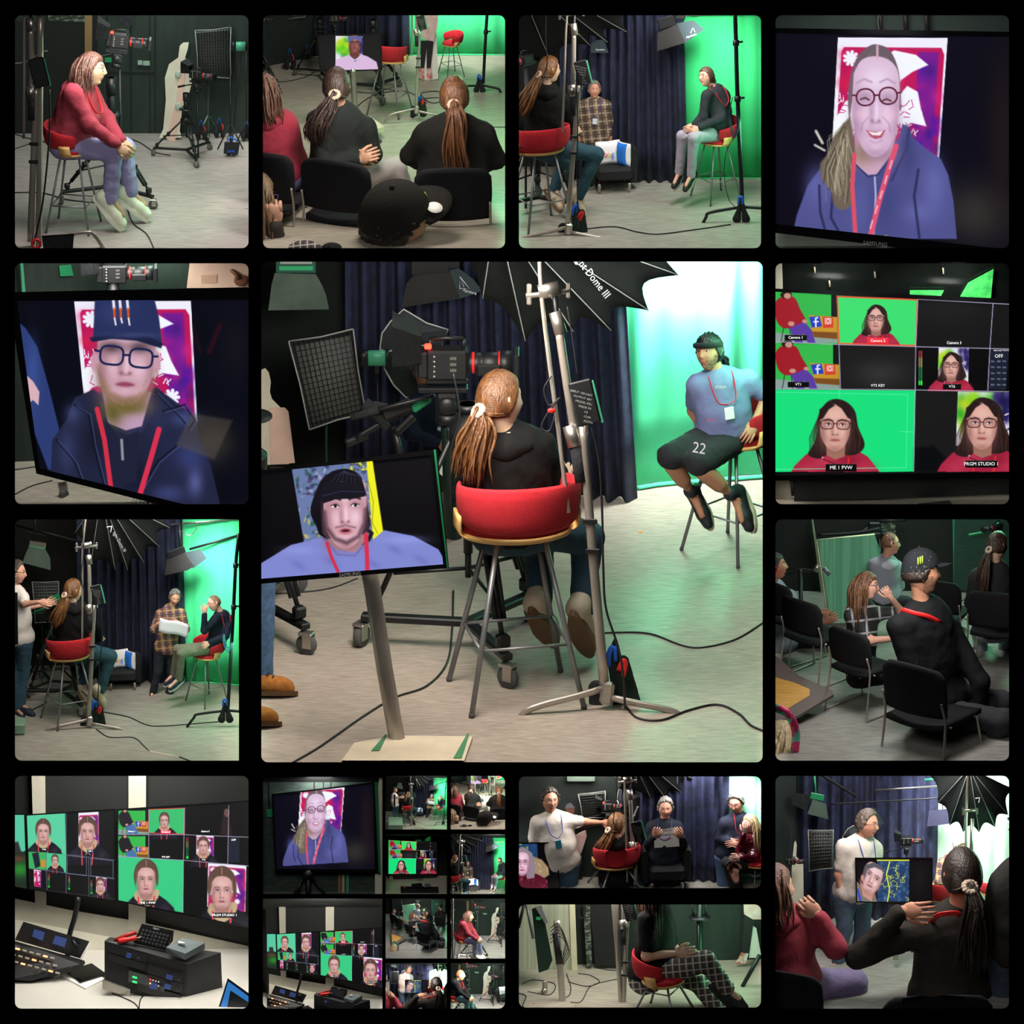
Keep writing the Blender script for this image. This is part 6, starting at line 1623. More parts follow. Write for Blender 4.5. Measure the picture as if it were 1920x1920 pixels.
 # ==== H: third-row first picture
def build_H():
 global CUR
 CUR=c=Cell('H',*RECTS['H'])
 shell(c,1270,floor_mat('vinyl_floor_left','a8a296','8c857a',.45,.35),extra=.16)
 chroma_set(c,((150,1272),(350,1278)),((342,1276),(462,1284)),12,k=.5,top=(0,-.03),col='3cc880')
 top_lamp(c,150,1405,5.2,.35,(1,.92,.84),target=c.fp(170,1350));top_lamp(c,325,1292,.7,.1,(.8,.84,1),target=c.fp(325,1278)+V3((0,0,.2)))
 lamp('cyc_lamp','SPOT',PU(380,960,c.fd(1345)),PU(408,1085,c.fd(1280)),75,.1,(.95,1,.95),angle=radians(45),blend=1);top_lamp(c,330,1360,5,.2,(1,.97,.95),target=PU(350,1150,c.fd(1310)))
 lamp('chroma_bounce','AREA',c.fp(445,1370)+V3((0,0,.4)),c.fp(250,1360),1.2,.2,(.25,1,.5))  # unseen green light added for the cloth's bounce
 dome(c,c.fd(1330),(190,925,-10),[(140,1000,0),(170,1060,18),(216,1069,24),(240,1069,24),(270,1055,24),(300,1026,20),(319,990,10),(325,950,0)],'black ribbed dome softbox with a logo leaning over the set',.45,(224,1016,9,-60),(206,992,6))
 t,tf=hung([(55,1024),(85,1030),(94,1046),(95,1069),(42,1055),(48,1038)],c.fd(1300),'sage soft light hanging from its yoke by the dark wall',mat('sage_cloth','55665c',.8,col2='46564d'),10)
 m=MB(tf);m.box((70,1022,0),(32,13,16),rot('Z',.15),bev=1.5);part('lamp_housing',m,M_alu(),t);m=MB(tf);m.box((69,1027,9),(30,3.5,1),rot('Z',.17));part('stripe',m,mat('green_stripe','2fae74',.5),t)
 m=MB(tf);m.tube([(46,1018,0),(45,1002,0),(52,997,0),(84,1004,0),(87,1020,0)],1,6);m.tube([(66,1000,0),(65,960,0)],2,8);part('yoke',m,M_black(),t)
 t,tf=hung([(312,1050),(346,1036),(364,1062),(352,1069),(309,1079)],c.fd(1300),'black soft light with logo flap in front of the green cloth',mat('charcoal_cloth','262322',.8,col2='1e1c1c'),12)
 pxsheet('side_flap',[(346,1036),(376,1030),(388,1047),(362,1066)],4,9,c.fd(1300),mat('slate_cloth','2c3a3e',.8),t);m=MB(tf);m.box((330,1036,0),(36,14,16),rot('Z',-.35),bev=2);m.tube([(340,1030,0),(336,985,0)],3,8);part('lamp_housing',m,M_blk(),t)
 for i,(a,b)in enumerate((((318,984),(450,973)),((355,1030),(450,1003)),((30,985),(160,1018)))):
  pxtube('ceiling_pipe',[a,b],2.2,c.fd(1285),(M_alu(),M_black(),M_black())[i],None,('silver lighting pipe under the ceiling','sloping black pipe wound with coloured leads','dark ceiling pipe above the sage soft light')[i],'pipe')
 hang_cable([(336,990),(350,1003),(362,1000),(370,985),(366,978)],c.fd(1290),.9,'grey lead looped on the silver ceiling pipe',m=M_alu())
 person('man in white T-shirt and jeans reaching out with both hands at the frame edge',c.fd(1335),172,dict(hd=(33,1074,0),ne=(28,1104,0),pe=(34,1196,0),sl=(44,1120,-.12),sr=(14,1118,.1),el=(50,1132,-.25),wl=(78,1128,-.35),hl=(98,1130,-.38),er=(40,1140,.12),wr=(84,1134,.2),hr=(102,1128,.22),kl=(42,1262,0),kr=(26,1262,0),al=(36,1322,0),ar=(28,1330,0),tl=(56,1330,-.1),tr=(44,1342,-.16)),(1,-.1,.2),top='c8c2ba',bottom='2c4a5c',shoe='1c2430',style='short',hair='3a332e',hair2='4c443c',glasses='2a2a2a',lanyard='3048a8',sleeve='short',vox=.02,w=1.2,belly=1.2,beard='5a4a44',skin='c09078')
 gridbox(c,[(60,1091),(110,1090),(112,1168),(66,1168)],c.fd(1290),'square honeycomb softbox behind the ponytailed woman',feet=(79,1275),n=(10,14),back=10)
 m=MB(pixtf(c.fd(1300)));m.box((100,1122,0),(26,9,12),rot('Z',-.5),bev=2);m.tube([(60,1150,0),(84,1140,4),(112,1122,4)],2,8);single('camera_rig','green-lit camera handles held by the man in white','camera rig',m,M_green())  # green light on the handles is put into their colour
 pxsheet('television',[(20,1110),(33,1111),(34,1208),(20,1210)],0,9,c.fd(1400),M_blk(),None,'black television edge cut by the frame','television')
 m=MB();p=c.fp(34,1372);m.box(p+V3((0,0,.03)),(.07,.10,.05),bev=.004);single('trolley_base','pale green-edged trolley base corner on the floor','trolley',m,mat('sage_enamel','7a9a80',.5))
 tf,d2,s=armchair(c,229,1287,92,.1,'black tub armchair with two cushions before the navy curtain');cushions(c,tf,s,d2,None)
 person('man in brown plaid shirt standing and reading a white sheet',c.fd(1300),122,dict(hd=(329,1120,-.05),ne=(322,1140,0),pe=(312,1216,0),sr=(301,1150,0),sl=(342,1150,0),er=(288,1180,-.04),wr=(298,1168,-.16),hr=(308,1166,-.18),el=(350,1180,-.05),wl=(336,1166,-.2),hl=(330,1166,-.22),kr=(296,1258,-.03),kl=(322,1258,0),ar=(286,1298,0),al=(318,1300,0),tr=(282,1306,-.12),tl=(325,1310,-.1)),(.25,-.5,.85),topmat=plaid('plaid_warm','8a6048','b89868','3c3c60',28),bottom='1a1e28',shoe='141414',sole='e0dcd4',style='short',hair='5c5852',hair2='8a8680',skin='d09a80',lanyard='3048a8',w=1.1,vox=.02,seed=3,sleeve='elbow')
 m=MB(pixtf(c.fd(1300)-.07*KS));g=np.array([[(300+54*u-3*v,1158+13*u+25*v+1.5*sin(u*7),3*sin(u*5))for v in np.linspace(0,1,5)]for u in np.linspace(0,1,14)]);m.grid(g,thick=(0,0,.6));single('paper_sheet','large white paper sheet in the hands of the man in plaid','paper',m,mat('white_paper','d8d4dc',.8))
 stool(c,388,1316,126,-.9,'red felt bar stool under the man in khaki trousers')
 person('young man with glasses, raglan hoodie and khaki trousers on the far stool',c.fd(1318),124,dict(hd=(403,1131,0),ne=(418,1150,.03),pe=(402,1212,.03),sr=(405,1160,-.12),sl=(430,1162,.06),er=(384,1182,-.2),wr=(385,1150,-.22),hr=(386,1135,-.2),el=(424,1192,-.2),wl=(394,1204,-.3),hl=(380,1214,-.34),kr=(334,1217,-.14),kl=(342,1224,-.32),ar=(326,1264,.02),al=(336,1272,-.2),tr=(306,1280,-.05),tl=(312,1292,-.32)),(-.95,-.25,.3),top='1c2030',bottom='6a6c5a',shoe='20283c',sole='d8d8d8',style='buzz',hair='6a4c38',glasses='401818',lanyard='c82028',badge='e8e0d0',w=1.05,vox=.018,skin='d8a090',hood='8890a4',sock='c8c4c4')
 for nm,pts in(('near',[(430,1160),(424,1192),(396,1206)]),('raised',[(407,1160),(386,1182),(386,1150)])):pass
 bstand(c,[(448,1000),(442,1060),(438,1138),(427,1335)],(427,1332),[(350,1364),(480,1350)],c.fd(1362),.42,'black stand by the green cloth',(423,1358,34))
 for k in range(3):hang_cable([(425,1160),(420-k,1190+k*5),(428,1215+k*4),(434+k,1200),(430,1170)],c.fd(1365),.8,'dark looped lead hung on the black stand, %s loop'%('shortest','middle','longest')[k],m=mat('blue_lead','1c2c50',.5))
 dolly_tripod(c,118,1318,180,.5,'big camera tripod on a dolly behind the near stool',H=.95,spread=.40,column=.06);dolly_tripod(c,96,1292,120,1.4,'smaller dolly tripod further back by the honeycomb softbox',H=.95,spread=.45,column=.2)
 stool(c,131,1352,178,pi+.45,'near red felt bar stool under the ponytailed woman',legh=.73)
 person('woman with long ponytail, black hoodie and jeans on the near stool',c.fd(1345),176,dict(hd=(139,1107,0),ne=(140,1132,0),pe=(140,1216,0),sl=(116,1146,.02),sr=(164,1146,.06),er=(182,1180,.2),wr=(184,1200,.30),hr=(188,1196,.36),el=(108,1184,.1),wl=(120,1204,.3),kr=(206,1230,.08),ar=(187,1294,.06),tr=(196,1312,.1),kl=(170,1240,.22),al=(152,1280,.15),tl=(168,1306,.04)),(.8,.05,-.6),**WOMAN,ponyguide=[[(122,1130,-.08),(110,1155,-.12),(99,1178,-.12)],[(126,1130,-.1),(114,1160,-.13),(108,1172,-.12)]])
 fstand(c,c.fd(1365),unlean(168,1353,.437,.5,.0),.437,'near stool')
 cable(c,[(195,1336),(240,1345),(275,1360),(310,1362),(410,1354)],1.1,'thin black lead between the chrome and black stands');cable(c,[(180,1368),(205,1383),(250,1384),(270,1400),(280,1410)],1.1,'black lead running from the sandbag to the cable cover');cable(c,[(336,1420),(352,1426),(370,1434)],1.2,'black lead leaving the cable cover');cable(c,[(30,1336),(60,1332),(88,1318)],1.2,'black lead on the floor by the dark shoes')
 m=MB();a,b=c.fp(275,1408),c.fp(337,1420);m.tube([a,b],.010,8,flat=.4);single('cable_cover','long cream cable cover taped to the floor','cable cover',m,mat('cream_tape','c8b8a4',.7))
 hang_cable([(190,1140),(191,1200),(186,1260),(182,1350)],c.fd(1368),1,'black lead dropping from the power brick');hang_cable([(155,968),(156,1040),(152,1080),(158,1110)],c.fd(1368),1,'black lead hanging along the boom rod')
 clip_cell(c);CUR=None
 # ==== D: last picture of the top row
def pic_D(X,Y):
 p=Pic(X,Y,'0a0816')
 p.blob(1830,400,70,60,'34322e',.9);p.blob(1880,250,30,160,'241818',.7)
 art_magenta(p,[(1571,70),(1777,71),(1758,340),(1557,330)]);lady_blue(p,1642,198,1.0)
 return p.im
def build_D():
 global CUR
 CUR=c=Cell('D',*RECTS['D'])
 shell(c,380,floor_mat('vinyl_floor_dark','6a6e64','585c54',.5),mat('sage_wall','34403a',.9),extra=.1)
 wall(c,(1440,384),(1905,384),'wall_studio',mat('sage_wall','3c4a42',.9,col2='364239'))
 top_lamp(c,1660,460,6,.3);
 for x in(1650,1697,1736):pxtube('wall_conduit',[(x,18),(x+2,60)],4,c.fd(390),mat('dark_conduit','241c1c',.6),None,'dark conduit on the sage wall above the television, %s'%{1650:'nearest the parting',1697:'middle one',1736:'nearest the corner'}[x],'conduit')
 hang_cable([(1652,18),(1646,36),(1648,56)],c.fd(410),1.2,'pale wire looping down beside the first conduit',m=M_alu())
 d=c.fd(467)
 tv=monitor([(1430,52),(1920,60),(1920,492),(1430,434)],d,'television showing a smiling woman in round glasses and blue hoodie',pic_D,(430,400),'television',inner=[(1436,62),(1914,70),(1914,470),(1436,418)],thick=20)
 px_text(tv,'SAMSUNG',1641,457,d,10,mat('silver_lettering','b0b0b0',.4),-.08,5)
 m=MB(pixtf(d+.05));m.tube([(1660,440,0),(1662,470,0)],24,16);single('television_pole','grey pole under the television','stand',m,M_grey())
 clip_cell(c);CUR=None
 # ==== E: second-row first picture
def pic_E(X,Y):
 p=Pic(X,Y,'060814')
 p.blob(400,830,40,40,'38342c',.8);p.blob(440,650,30,60,'14121c',.8);p.line([(412,610),(392,660)],8,'3a0c18',4,.7);p.line([(360,610),(376,660)],6,'2c0c16',4,.6)
 p.poly([(30,600),(48,615),(70,650),(90,720),(110,800),(120,890),(90,880),(60,800)],'2c3c74',1.2);p.blob(62,700,12,60,'4058a0',.6)
 p.poly([(46,700),(62,715),(74,735),(72,760),(62,750),(56,755),(52,730)],'d8b0b8',1)
 art_magenta(p,[(139,565),(358,564),(370,790),(162,790)]);man_cap(p,236,675,1.0)
 p.poly([(360,775),(436,788),(402,862),(330,835)],'5c5248',3,.45)
 return p.im
def build_E():
 global CUR
 CUR=c=Cell('E',*RECTS['E'])
 shell(c,860,floor_mat('vinyl_floor_left','a8a296','8c857a',.45,.35),extra=.12)
 wall(c,(20,866),(475,850),'wall_studio',mat('green_black_panelling','1a2620',.75,col2='22302a',scale=4,stretch=(6,1,1)))
 top_lamp(c,200,925,9,.35,(1,.95,.88));top_lamp(c,300,870,3,.2,(.7,1,.8),target=PU(250,520,c.fd(862)))
 pxsheet('light_switch',[(111,498),(133,496),(138,517),(113,518)],0,3,c.fd(864),mat('mint_switch','2c9460',.4),None,'green-lit switch plate on the dark wall','switch')  # green light on the plate is put into its colour
 pxsheet('door_post',[(38,490),(43,490),(48,548),(42,552)],0,6,c.fd(868),mat('mint_enamel','4fae88',.4,col2='3f9a76'),None,'green-lit door post at the frame edge','post')  # post colour carries the green light falling on it
 cine_camera(c,214,512,c.fd(888),235,.02,'studio camera above the television with red-ringed lens',head=False,light=False);m=MB(pixtf(c.fd(888)));m.tube([(212,530,0),(214,600,0),(214,884,0)],12,12);single('camera_column','black column under the studio camera','camera column',m,M_black())
 pxsheet('cardboard_cutout',[(356,490),(350,540),(470,540),(470,490)],0,3,c.fd(880),mat('cream_shirt_print','e8ccb4',.6,col2='dcb8a4'),None,'cardboard figure in a cream shirt pointing, cut by the frame','cardboard cutout')
 t=CUR.objs[-1]
 pxsheet('pocket',[(377,516),(407,515),(406,531),(378,532)],3,4,c.fd(880),mat('shirt_seam','c8a48c',.7),t);m=MB(pixtf(c.fd(880)));m.tube([(432,506,6),(442,514,7),(448,522,7)],[3,4,6],8);m.ell((452,526,6),(14,11,3));part('pointing_hand',m,mat('brown_skin_print','7c4c38',.7),t)
 d=c.fd(947)
 tv=monitor([(14,548),(480,538),(480,992),(68,888)],d,'television showing a bearded man in a dark cap and glasses',pic_E,(430,420),'television',inner=[(32,564),(476,562),(476,978),(74,878)],thick=20)
 px_text(tv,'SAMSUNG',272,944,d,11,mat('silver_lettering','b0b0b0',.4),-.24,5)
 f,w=MB(pixtf(c.fd(930))),MB(pixtf(c.fd(930)))
 w.lathe([(3,-5),(12,-5),(14,-3),(14,3),(12,5),(3,5)],(120,931,0),rot('Y',pi/2-.5),20);f.box((118,912,0),(18,20,8),rot('Z',-.2),bev=2)
 th=thing('caster','grey caster wheel under the television stand','caster',c.fp(120,940));part('wheel',w,M_rubber(),th);part('fork',f,M_alu(),th)
 cable(c,[(24,882),(40,880),(66,876)],1.2,'thin black lead on the floor near the screen edge');cable(c,[(24,930),(60,912),(98,902)],1.2,'thin black lead crossing the floor corner')
 clip_cell(c);CUR=None
 # ==== G: second-row last picture
def pic_G(X,Y):
 p=Pic(X,Y,'101010')
 p.poly([(1440,545),(1570,553),(1573,646),(1440,640)],'34b84c',.5);seat_scene(p,1450,553,120,90)
 p.poly([(1440,642),(1573,646),(1575,731),(1440,728)],'34b84c',.5);seat_scene(p,1452,645,122,84)
 p.poly([(1569,554),(1721,562),(1718,650),(1572,646)],'3ce070',.5);lady_red(p,1642,599,.52)
 p.line([(1570,556),(1720,562),(1717,648),(1573,644),(1570,556)],2.6,'f05038',.5)
 p.poly([(1721,562),(1920,572),(1920,655),(1718,650)],'121212',.5);p.poly([(1573,646),(1718,650),(1716,731),(1575,729)],'181818',.5);p.blob(1650,700,50,26,'3a3a3c',.7)
 p.poly([(1717,650),(1920,655),(1920,735),(1716,731)],'060606',.5)
 art_green(p,[(1760,651),(1817,652),(1815,731),(1758,731)]);lady_red(p,1783,687,.50);meters(p,1722,658,64,2.6)
 p.poly([(1857,655),(1892,656),(1886,731),(1853,730)],'1c2030',.5)
 for i in range(5):
  for j in range(3):p.rect(1858+j*11,676+i*11,1865+j*11,679+i*11,'5a6478')
 p.poly([(1440,730),(1717,732),(1713,884),(1440,890)],'18e07c',.5);p.poly([(1716,733),(1920,735),(1920,880),(1713,884)],'181818',.5);p.poly([(1715,840),(1750,836),(1775,860),(1780,884),(1714,884)],'06080c',4)
 lady_red(p,1566,801,.98)
 art_green(p,[(1796,734),(1900,736),(1900,835),(1792,836)],5);lady_red(p,1841,798,.98)
 p.rect(1440,884.5,1920,900,'0c0c0c')
 for a in(((1440,640),(1573,646),(1716,650),(1920,655)),((1440,729),(1716,731),(1920,735)),((1573,646),(1576,731)),((1721,562),(1717,650),(1716,731),(1713,884)),((1862,570),(1856,654),(1852,733)),((1721,561),(1920,572))):p.line(a,1.3,'b8b0d0',.5)
 for a in(((1440,735),(1702,740),(1699,877),(1440,880)),((1688,809),(1714,810)),((1573,731),(1574,745))):p.line(a,1.3,'60f0b0',.5,.8)
 return p.im
def caps(th,d,items,z=3):
 for s,x,y,sz,w,col in items:
  if w:
   m=MB(pixtf(d));m.box((x,y,z-1),(w,sz*1.5,1),bev=.4);pl=part('caption_plate',m,mat('plate_'+col,col,.5,emit=.8 if col!='101014' else 0),th)
  px_text(th,s,x,y,d,sz,mat('caption_white','f4f4f4',.5,emit=.9),0,z+.5,name='caption')
def build_G():
 global CUR
 CUR=c=Cell('G',*RECTS['G'],drop=12)
 shell(c,925,floor_mat('desk_grey','b8b4a4','aca898',.2,.5),extra=.15)
 wm=mat('cream_frame','b4b0a0',.6,col2='a8a494')
 wall(c,(1440,930),(1905,930),'wall_studio',mat('smoked_glass','0a0d0c',.15,col2='101412'))
 top_lamp(c,1560,957,4,.12,(1,1,.92));top_lamp(c,1780,957,4,.12,(1,1,.92))
 for nm,q in(('trim_1',[(1448,480),(1466,480),(1468,545),(1448,545)]),('trim_2',[(1448,892),(1480,896),(1486,950),(1448,950)]),('trim_3',[(1448,940),(1900,924),(1900,950),(1448,955)])):
  m=MB(pixtf(c.fd(934)));m.prism(q,0,8);struct(nm,m,wm)
 m=MB(pixtf(c.fd(932)));m.prism([(1800,556),(1815,530),(1863,504),(1858,560)],0,2);single('green_cloth','slanted green cloth glimpsed through the dark window','cloth',m,mat('seen_green','1c8c40',.8,col2='3cb850',scale=30,emit=.25))  # green reflection in the glass drawn as a faintly glowing panel
 m=MB(pixtf(c.fd(932)));m.prism([(1706,544),(1770,544),(1764,556),(1706,556)],0,2);single('green_cloth','low green strip glimpsed through the dark window','cloth',m,mat('seen_green','1c8c40',.8))  # second reflection in the glass, painted as a green panel
 for k,(x,y)in enumerate(((1527,506),(1768,508),(1640,515),(1555,532))):pxtube('ceiling_fitting',[(x,y-6),(x+1,y+6)],1.6,c.fd(932),mat('dim_metal','7c7460',.5),None,('pale fitting behind the glass above the first column','pale fitting behind the glass towards the green cloth','faint fitting behind the glass in the middle','low fitting behind the glass near the screen top')[k],'fitting')
 d=c.fd(946)
 tv=monitor([(1430,540),(1930,562),(1930,892),(1430,902)],d,'multiview screen with tiles of a woman in a red jacket',pic_G,(430,330),'multiview_screen',inner=[(1434,546),(1926,571),(1926,884),(1434,892)],thick=12)
 caps(tv,d,[('Camera 1',1492,633,7,42,'101014'),('Camera 2',1646,639,7,40,'d82030'),('Camera 3',1789,643,7,0,''),('VT1',1497,721,7,40,'101014'),('VT5 KEY',1646,723,7,0,''),('VT6',1785,725,7,34,'101014'),('OFF',1873,668,9,0,''),('ME 1 PVW',1577,877,9.5,58,'101014'),('PRGM STUDIO 1',1840,870,9,60,'101014'),('Blackmagic Web Presenter',1882,657,3.4,0,'')])
 pxsheet('window_ledge',[(1489,900),(1900,888),(1900,925),(1489,942)],0,7,c.fd(938),M_blk(),None,'dark glass panel below the multiview screen','panel')
 pxsheet('desk_box',[(1722,944),(1780,938),(1786,955),(1722,955)],0,8,c.fd(946),M_blk(),None,'black box corner below the dark panel','box')
 if KS<1:
  pxsheet('rack_case',[(1560,1010),(1940,1015),(1944,1110),(1565,1110)],-60,0,c.fd(1080),M_blk(),None,'black rack case on the white desk','rack');pxsheet('stream_controller',[(1668,985),(1770,976),(1790,1022),(1672,1022)],0,10,c.fd(1086),M_blk(),None,'black keypad controller on the rack','controller');pxsheet('plastic_case',[(1800,985),(1850,980),(1872,1010),(1806,1022)],0,20,c.fd(1086),mat('case_grey','5c6668',.5),None,'grey plastic case on the rack','case');pxtube('screwdriver',[(1596,1010),(1606,1034)],6,c.fd(1088),M_redp(),None,'red-handled screwdriver on the rack','screwdriver')
 clip_cell(c);CUR=None
 # ==== J: bottom-row control room picture
def pic_J1(X,Y):
 p=Pic(X,Y,'0a0c0c')
 p.poly([(47,1529),(122,1525),(124,1602),(53,1596)],'5ad0a0',.5);lady_hood(p,81,1561,.55);art_magenta(p,[(147,1524),(185,1522),(186,1600),(147,1598)]);lady_hood(p,164,1562,.66)
 p.poly([(53,1597),(86,1598),(86,1631),(54,1628)],'3cb060',.5);p.poly([(60,1600),(72,1598),(76,1624),(66,1628)],'1c2030',1);p.poly([(76,1612),(86,1612),(86,1626),(76,1626)],'c09030',1)
 p.poly([(87,1599),(124,1602),(124,1636),(87,1631)],'48c890',.5);lady_hood(p,103,1614,.26)
 art_magenta(p,[(63,1630),(77,1632),(77,1664),(64,1662)]);art_magenta(p,[(180,1643),(200,1646),(200,1680),(180,1676)]);lady_hood(p,188,1660,.32)
 for a in(((124,1602),(215,1613)),((86,1598),(88,1668)),((53,1628),(215,1648)),((124,1524),(124,1676)),((166,1608),(167,1686)),((126,1604),(162,1608),(162,1642),(126,1638),(126,1604)),((170,1609),(212,1614),(212,1646),(170,1642),(170,1609))):p.line(a,1,'8890a8',.5,.8)
 for x,y in((90,1638),(128,1642),(170,1650)):meters(p,x,y,26,1.2)
 return p.im
def pic_J2(X,Y):
 p=Pic(X,Y,'060606')
 for y in(1520,1568):seat_scene(p,222,y,56,44,'1c1820','4a70b0')
 p.poly([(279,1517),(346,1515),(346,1564),(279,1562)],'38c070',.5);lady_hood(p,308,1540,.37);p.line([(279,1518),(346,1515),(346,1564),(279,1562),(279,1518)],1.4,'e83038',.4)
 p.poly([(420,1515),(430,1530),(436,1570),(412,1565)],'281c1c',2);p.ell(425,1524,5,8,'6a4c44')
 art_magenta(p,[(368,1566),(401,1567),(401,1618),(368,1612)]);lady_hood(p,381,1588,.42);meters(p,349,1570,40,1.6)
 p.poly([(428,1568),(449,1569),(449,1618),(428,1616)],'1c2030',.5)
 p.poly([(222,1606),(344,1613),(343,1711),(222,1690)],'38cc84',.5);lady_hood(p,274,1652,.86);art_magenta(p,[(390,1618),(462,1623),(460,1710),(388,1700)]);lady_hood(p,416,1673,1.02)
 for a in(((222,1565),(346,1565),(470,1570)),((222,1606),(344,1613),(470,1624)),((279,1518),(279,1610)),((429,1510),(427,1620)),((346,1515),(344,1613),(343,1711))):p.line(a,1.1,'b0a8c8',.5)
 return p.im
def pic_J0(X,Y):
 p=Pic(X,Y,'1c2c20');p.rect(0,1520,60,1596,'58c8a0');p.poly([(20,1580),(34,1578),(40,1598),(20,1598)],'302c30',1.5);p.blob(38,1630,20,14,'2c9c30',.8);p.blob(30,1610,20,6,'70402c',.8)
 return p.im
def build_J():
 global CUR
 CUR=c=Cell('J',*RECTS['J'],drop=8)
 shell(c,1772,mat('white_desk','c8c4bc',.5,col2='c2beb4',scale=2),mat('cream_frame','b4b0a0',.6,col2='a8a494'),extra=.1)
 wm=mat('cream_frame','c4c0ac',.6,col2='b8b4a2')
 wall(c,(10,1772),(480,1778),'wall_studio',mat('black_blind','101211',.6,col2='141615'))
 top_lamp(c,240,1880,15,.5,(1,.97,.90),target=c.fp(240,1830));top_lamp(c,240,1800,3,.3,(1,.97,.9))
 d0=c.fd(1776)
 for i,q in enumerate(([(57,1370),(84,1370),(87,1700),(66,1700)],[(241,1370),(274,1370),(273,1745),(241,1745)],[(20,1683),(130,1706),(250,1726),(470,1775),(470,1835),(250,1770),(20,1730)])):
  m=MB(pixtf(d0));m.prism(q,0,14-4*(i==2));struct('trim_%d'%(i+1),m,wm)
 m=MB(pixtf(d0));m.prism([(20,1722),(250,1765),(470,1808),(470,1900),(20,1790)],0,16);struct('trim_4',m,mat('cream_sill','d0ccba',.6))
 d=c.fd(1800)
 t0=monitor([(10,1526),(47,1526),(52,1668),(10,1660)],d,'edge of a third screen with green tiles',pic_J0,(60,100),'monitor',bezel=2,thick=8)
 t1=monitor([(48,1527),(217,1516),(218,1690),(53,1668)],d,'multiview screen with pale tiles of a woman in a hoodie',pic_J1,(260,240),'multiview_screen',bezel=2.5,thick=8)
 t2=monitor([(218,1517),(476,1500),(476,1742),(219,1690)],d,'larger multiview screen with the woman in two big tiles',pic_J2,(380,330),'multiview_screen',bezel=2.5,thick=8)
 caps(t2,d,[('Camera 1',247,1559,3.4,0,''),('Camera 2',311,1560,4,18,'e02838'),('Camera 3',385,1559,4,0,''),('VT5 KEY',311,1607,4,0,''),('VT6',382,1612,4,14,'101014'),('OFF',438,1575,5,0,''),('ME 1 PVW',278,1693,6,24,'101014'),('PRGM STUDIO 1',421,1716,6.5,42,'101014')])
 caps(t1,d,[('ME 1',170,1596,4,13,'101030'),('PVW',83,1593,3.5,14,'101014')])
 def slab(par,nm,q,z,h,m_):
  m=MB();w=[c.fp(*a)+V3((0,0,z))for a in q];n=len(w);m.add(w+[p+V3((0,0,h))for p in w],[tuple(range(n))[::-1],tuple(range(n,2*n))]+[(i,(i+1)%n,n+(i+1)%n,n+i)for i in range(n)],False);return part(nm,m,m_,par)
 dk=mat('panel_black','141416',.5,col2='1a1a1c')
 th=thing('vision_mixer','black vision mixer desk with lit buttons and two small screens','vision mixer',c.fp(80,1840));tf=pixtf(c.fd(1838))
 m=MB(tf);m.prism([(12,1772),(60,1790),(134,1814),(158,1800),(160,1806),(150,1818),(60,1842),(12,1846)],-16,0);part('base',m,dk,th)
 m=MB(tf);m.add([(12,1760,-30),(40,1768,-30),(156,1800,-30),(150,1808,6),(58,1840,20),(12,1836,20)],[tuple(range(6))],False);part('control_surface',m,dk,th)
 m=MB(tf);m.prism([(28,1762),(44,1728),(168,1765),(150,1797)],-26,-20);hp=part('hood_panel',m,dk,th)
 m=MB(tf);m.prism([(150,1798),(168,1765),(170,1768),(153,1800)],-26,-17);part('white_edge',m,M_white(),hp)
 sc=mat('tiny_screen','2c3c6c',.3,emit=.6)
 for q in([(64,1742),(84,1748),(80,1764),(60,1756)],[(104,1754),(126,1760),(121,1776),(98,1769)]):m=MB(tf);m.prism(q,-20,-18.5);part('small_screen',m,sc,hp)
 rs=np.random.RandomState(1);wb=mat('grey_button','a8a090',.5);ob=mat('orange_lit_button','ff9060',.5,emit=2.5)
 for i in range(7):
  for j in range(3):
   x,y=20+i*13+j*5,1776+i*3.4+j*14
   if y<1832-(x>110)*10 and x<128:m=MB(tf);m.box((x,y,5+j*5),(9,3.5,3),rot('Z',.25),bev=.6);part('button',m,ob if(i+2*j)%4==1 else wb,th)
 for x,y in((60,1757),(66,1760),(72,1762),(98,1772),(104,1774),(110,1776)):m=MB(tf);m.ell((x,y,-17),(2.4,2.4,3));part('knob',m,M_blk(),hp)
 m=MB(tf);m.tube([(136,1764,-18),(140,1770,-14),(148,1776,-14)],4,8);part('joystick',m,M_blk(),hp)
 pxtube('monitor_bracket',[(147,1682,4),(140,1720,4),(130,1755,2),(127,1790,0),(127,1814,0)],5,c.fd(1815),M_black(),None,'black bent arm below the pale multiview screen','monitor arm')
 th=thing('equipment_rack','black rack case of video units with small lit displays','rack',c.fp(270,1868));tf=pixtf(c.fd(1862))
 m=MB(tf);fr=[(196,1764),(352,1808),(348,1890),(196,1848)];bk=[(206,1756),(414,1784),(418,1880)]
 m.add([(*fr[0],10),(*fr[1],20),(*fr[2],20),(*fr[3],10),(206,1757,-40),(414,1786,-30),(418,1882,-30)],[(0,1,2,3),(0,4,5,1),(1,5,6,2)],False);m.add([(*fr[0],-60),(*fr[1],-60),(*fr[2],-60),(*fr[3],-60)],[(0,1,2,3)],False);part('case',m,mat('rack_black','1c1c1e',.6,col2='222224'),th)
 B=quadmap([(200,1770),(348,1812),(345,1884),(200,1842)])
 cols=(mat('rack_unit','242426',.5),mat('rack_unit_light','4a4c4e',.5))
 def unit(a,b,u0,u1,m_=cols[0]):
  m=MB(tf);q=[(*B(u0,a),16+8*u0),(*B(u1,a),16+8*u1),(*B(u1,b),16+8*u1),(*B(u0,b),16+8*u0)];m.add(q+[(x,y,z-4)for x,y,z in q],[(0,1,2,3),(0,1,5,4),(3,2,6,7),(1,2,6,5)],False);return part('rack_unit',m,m_,th)
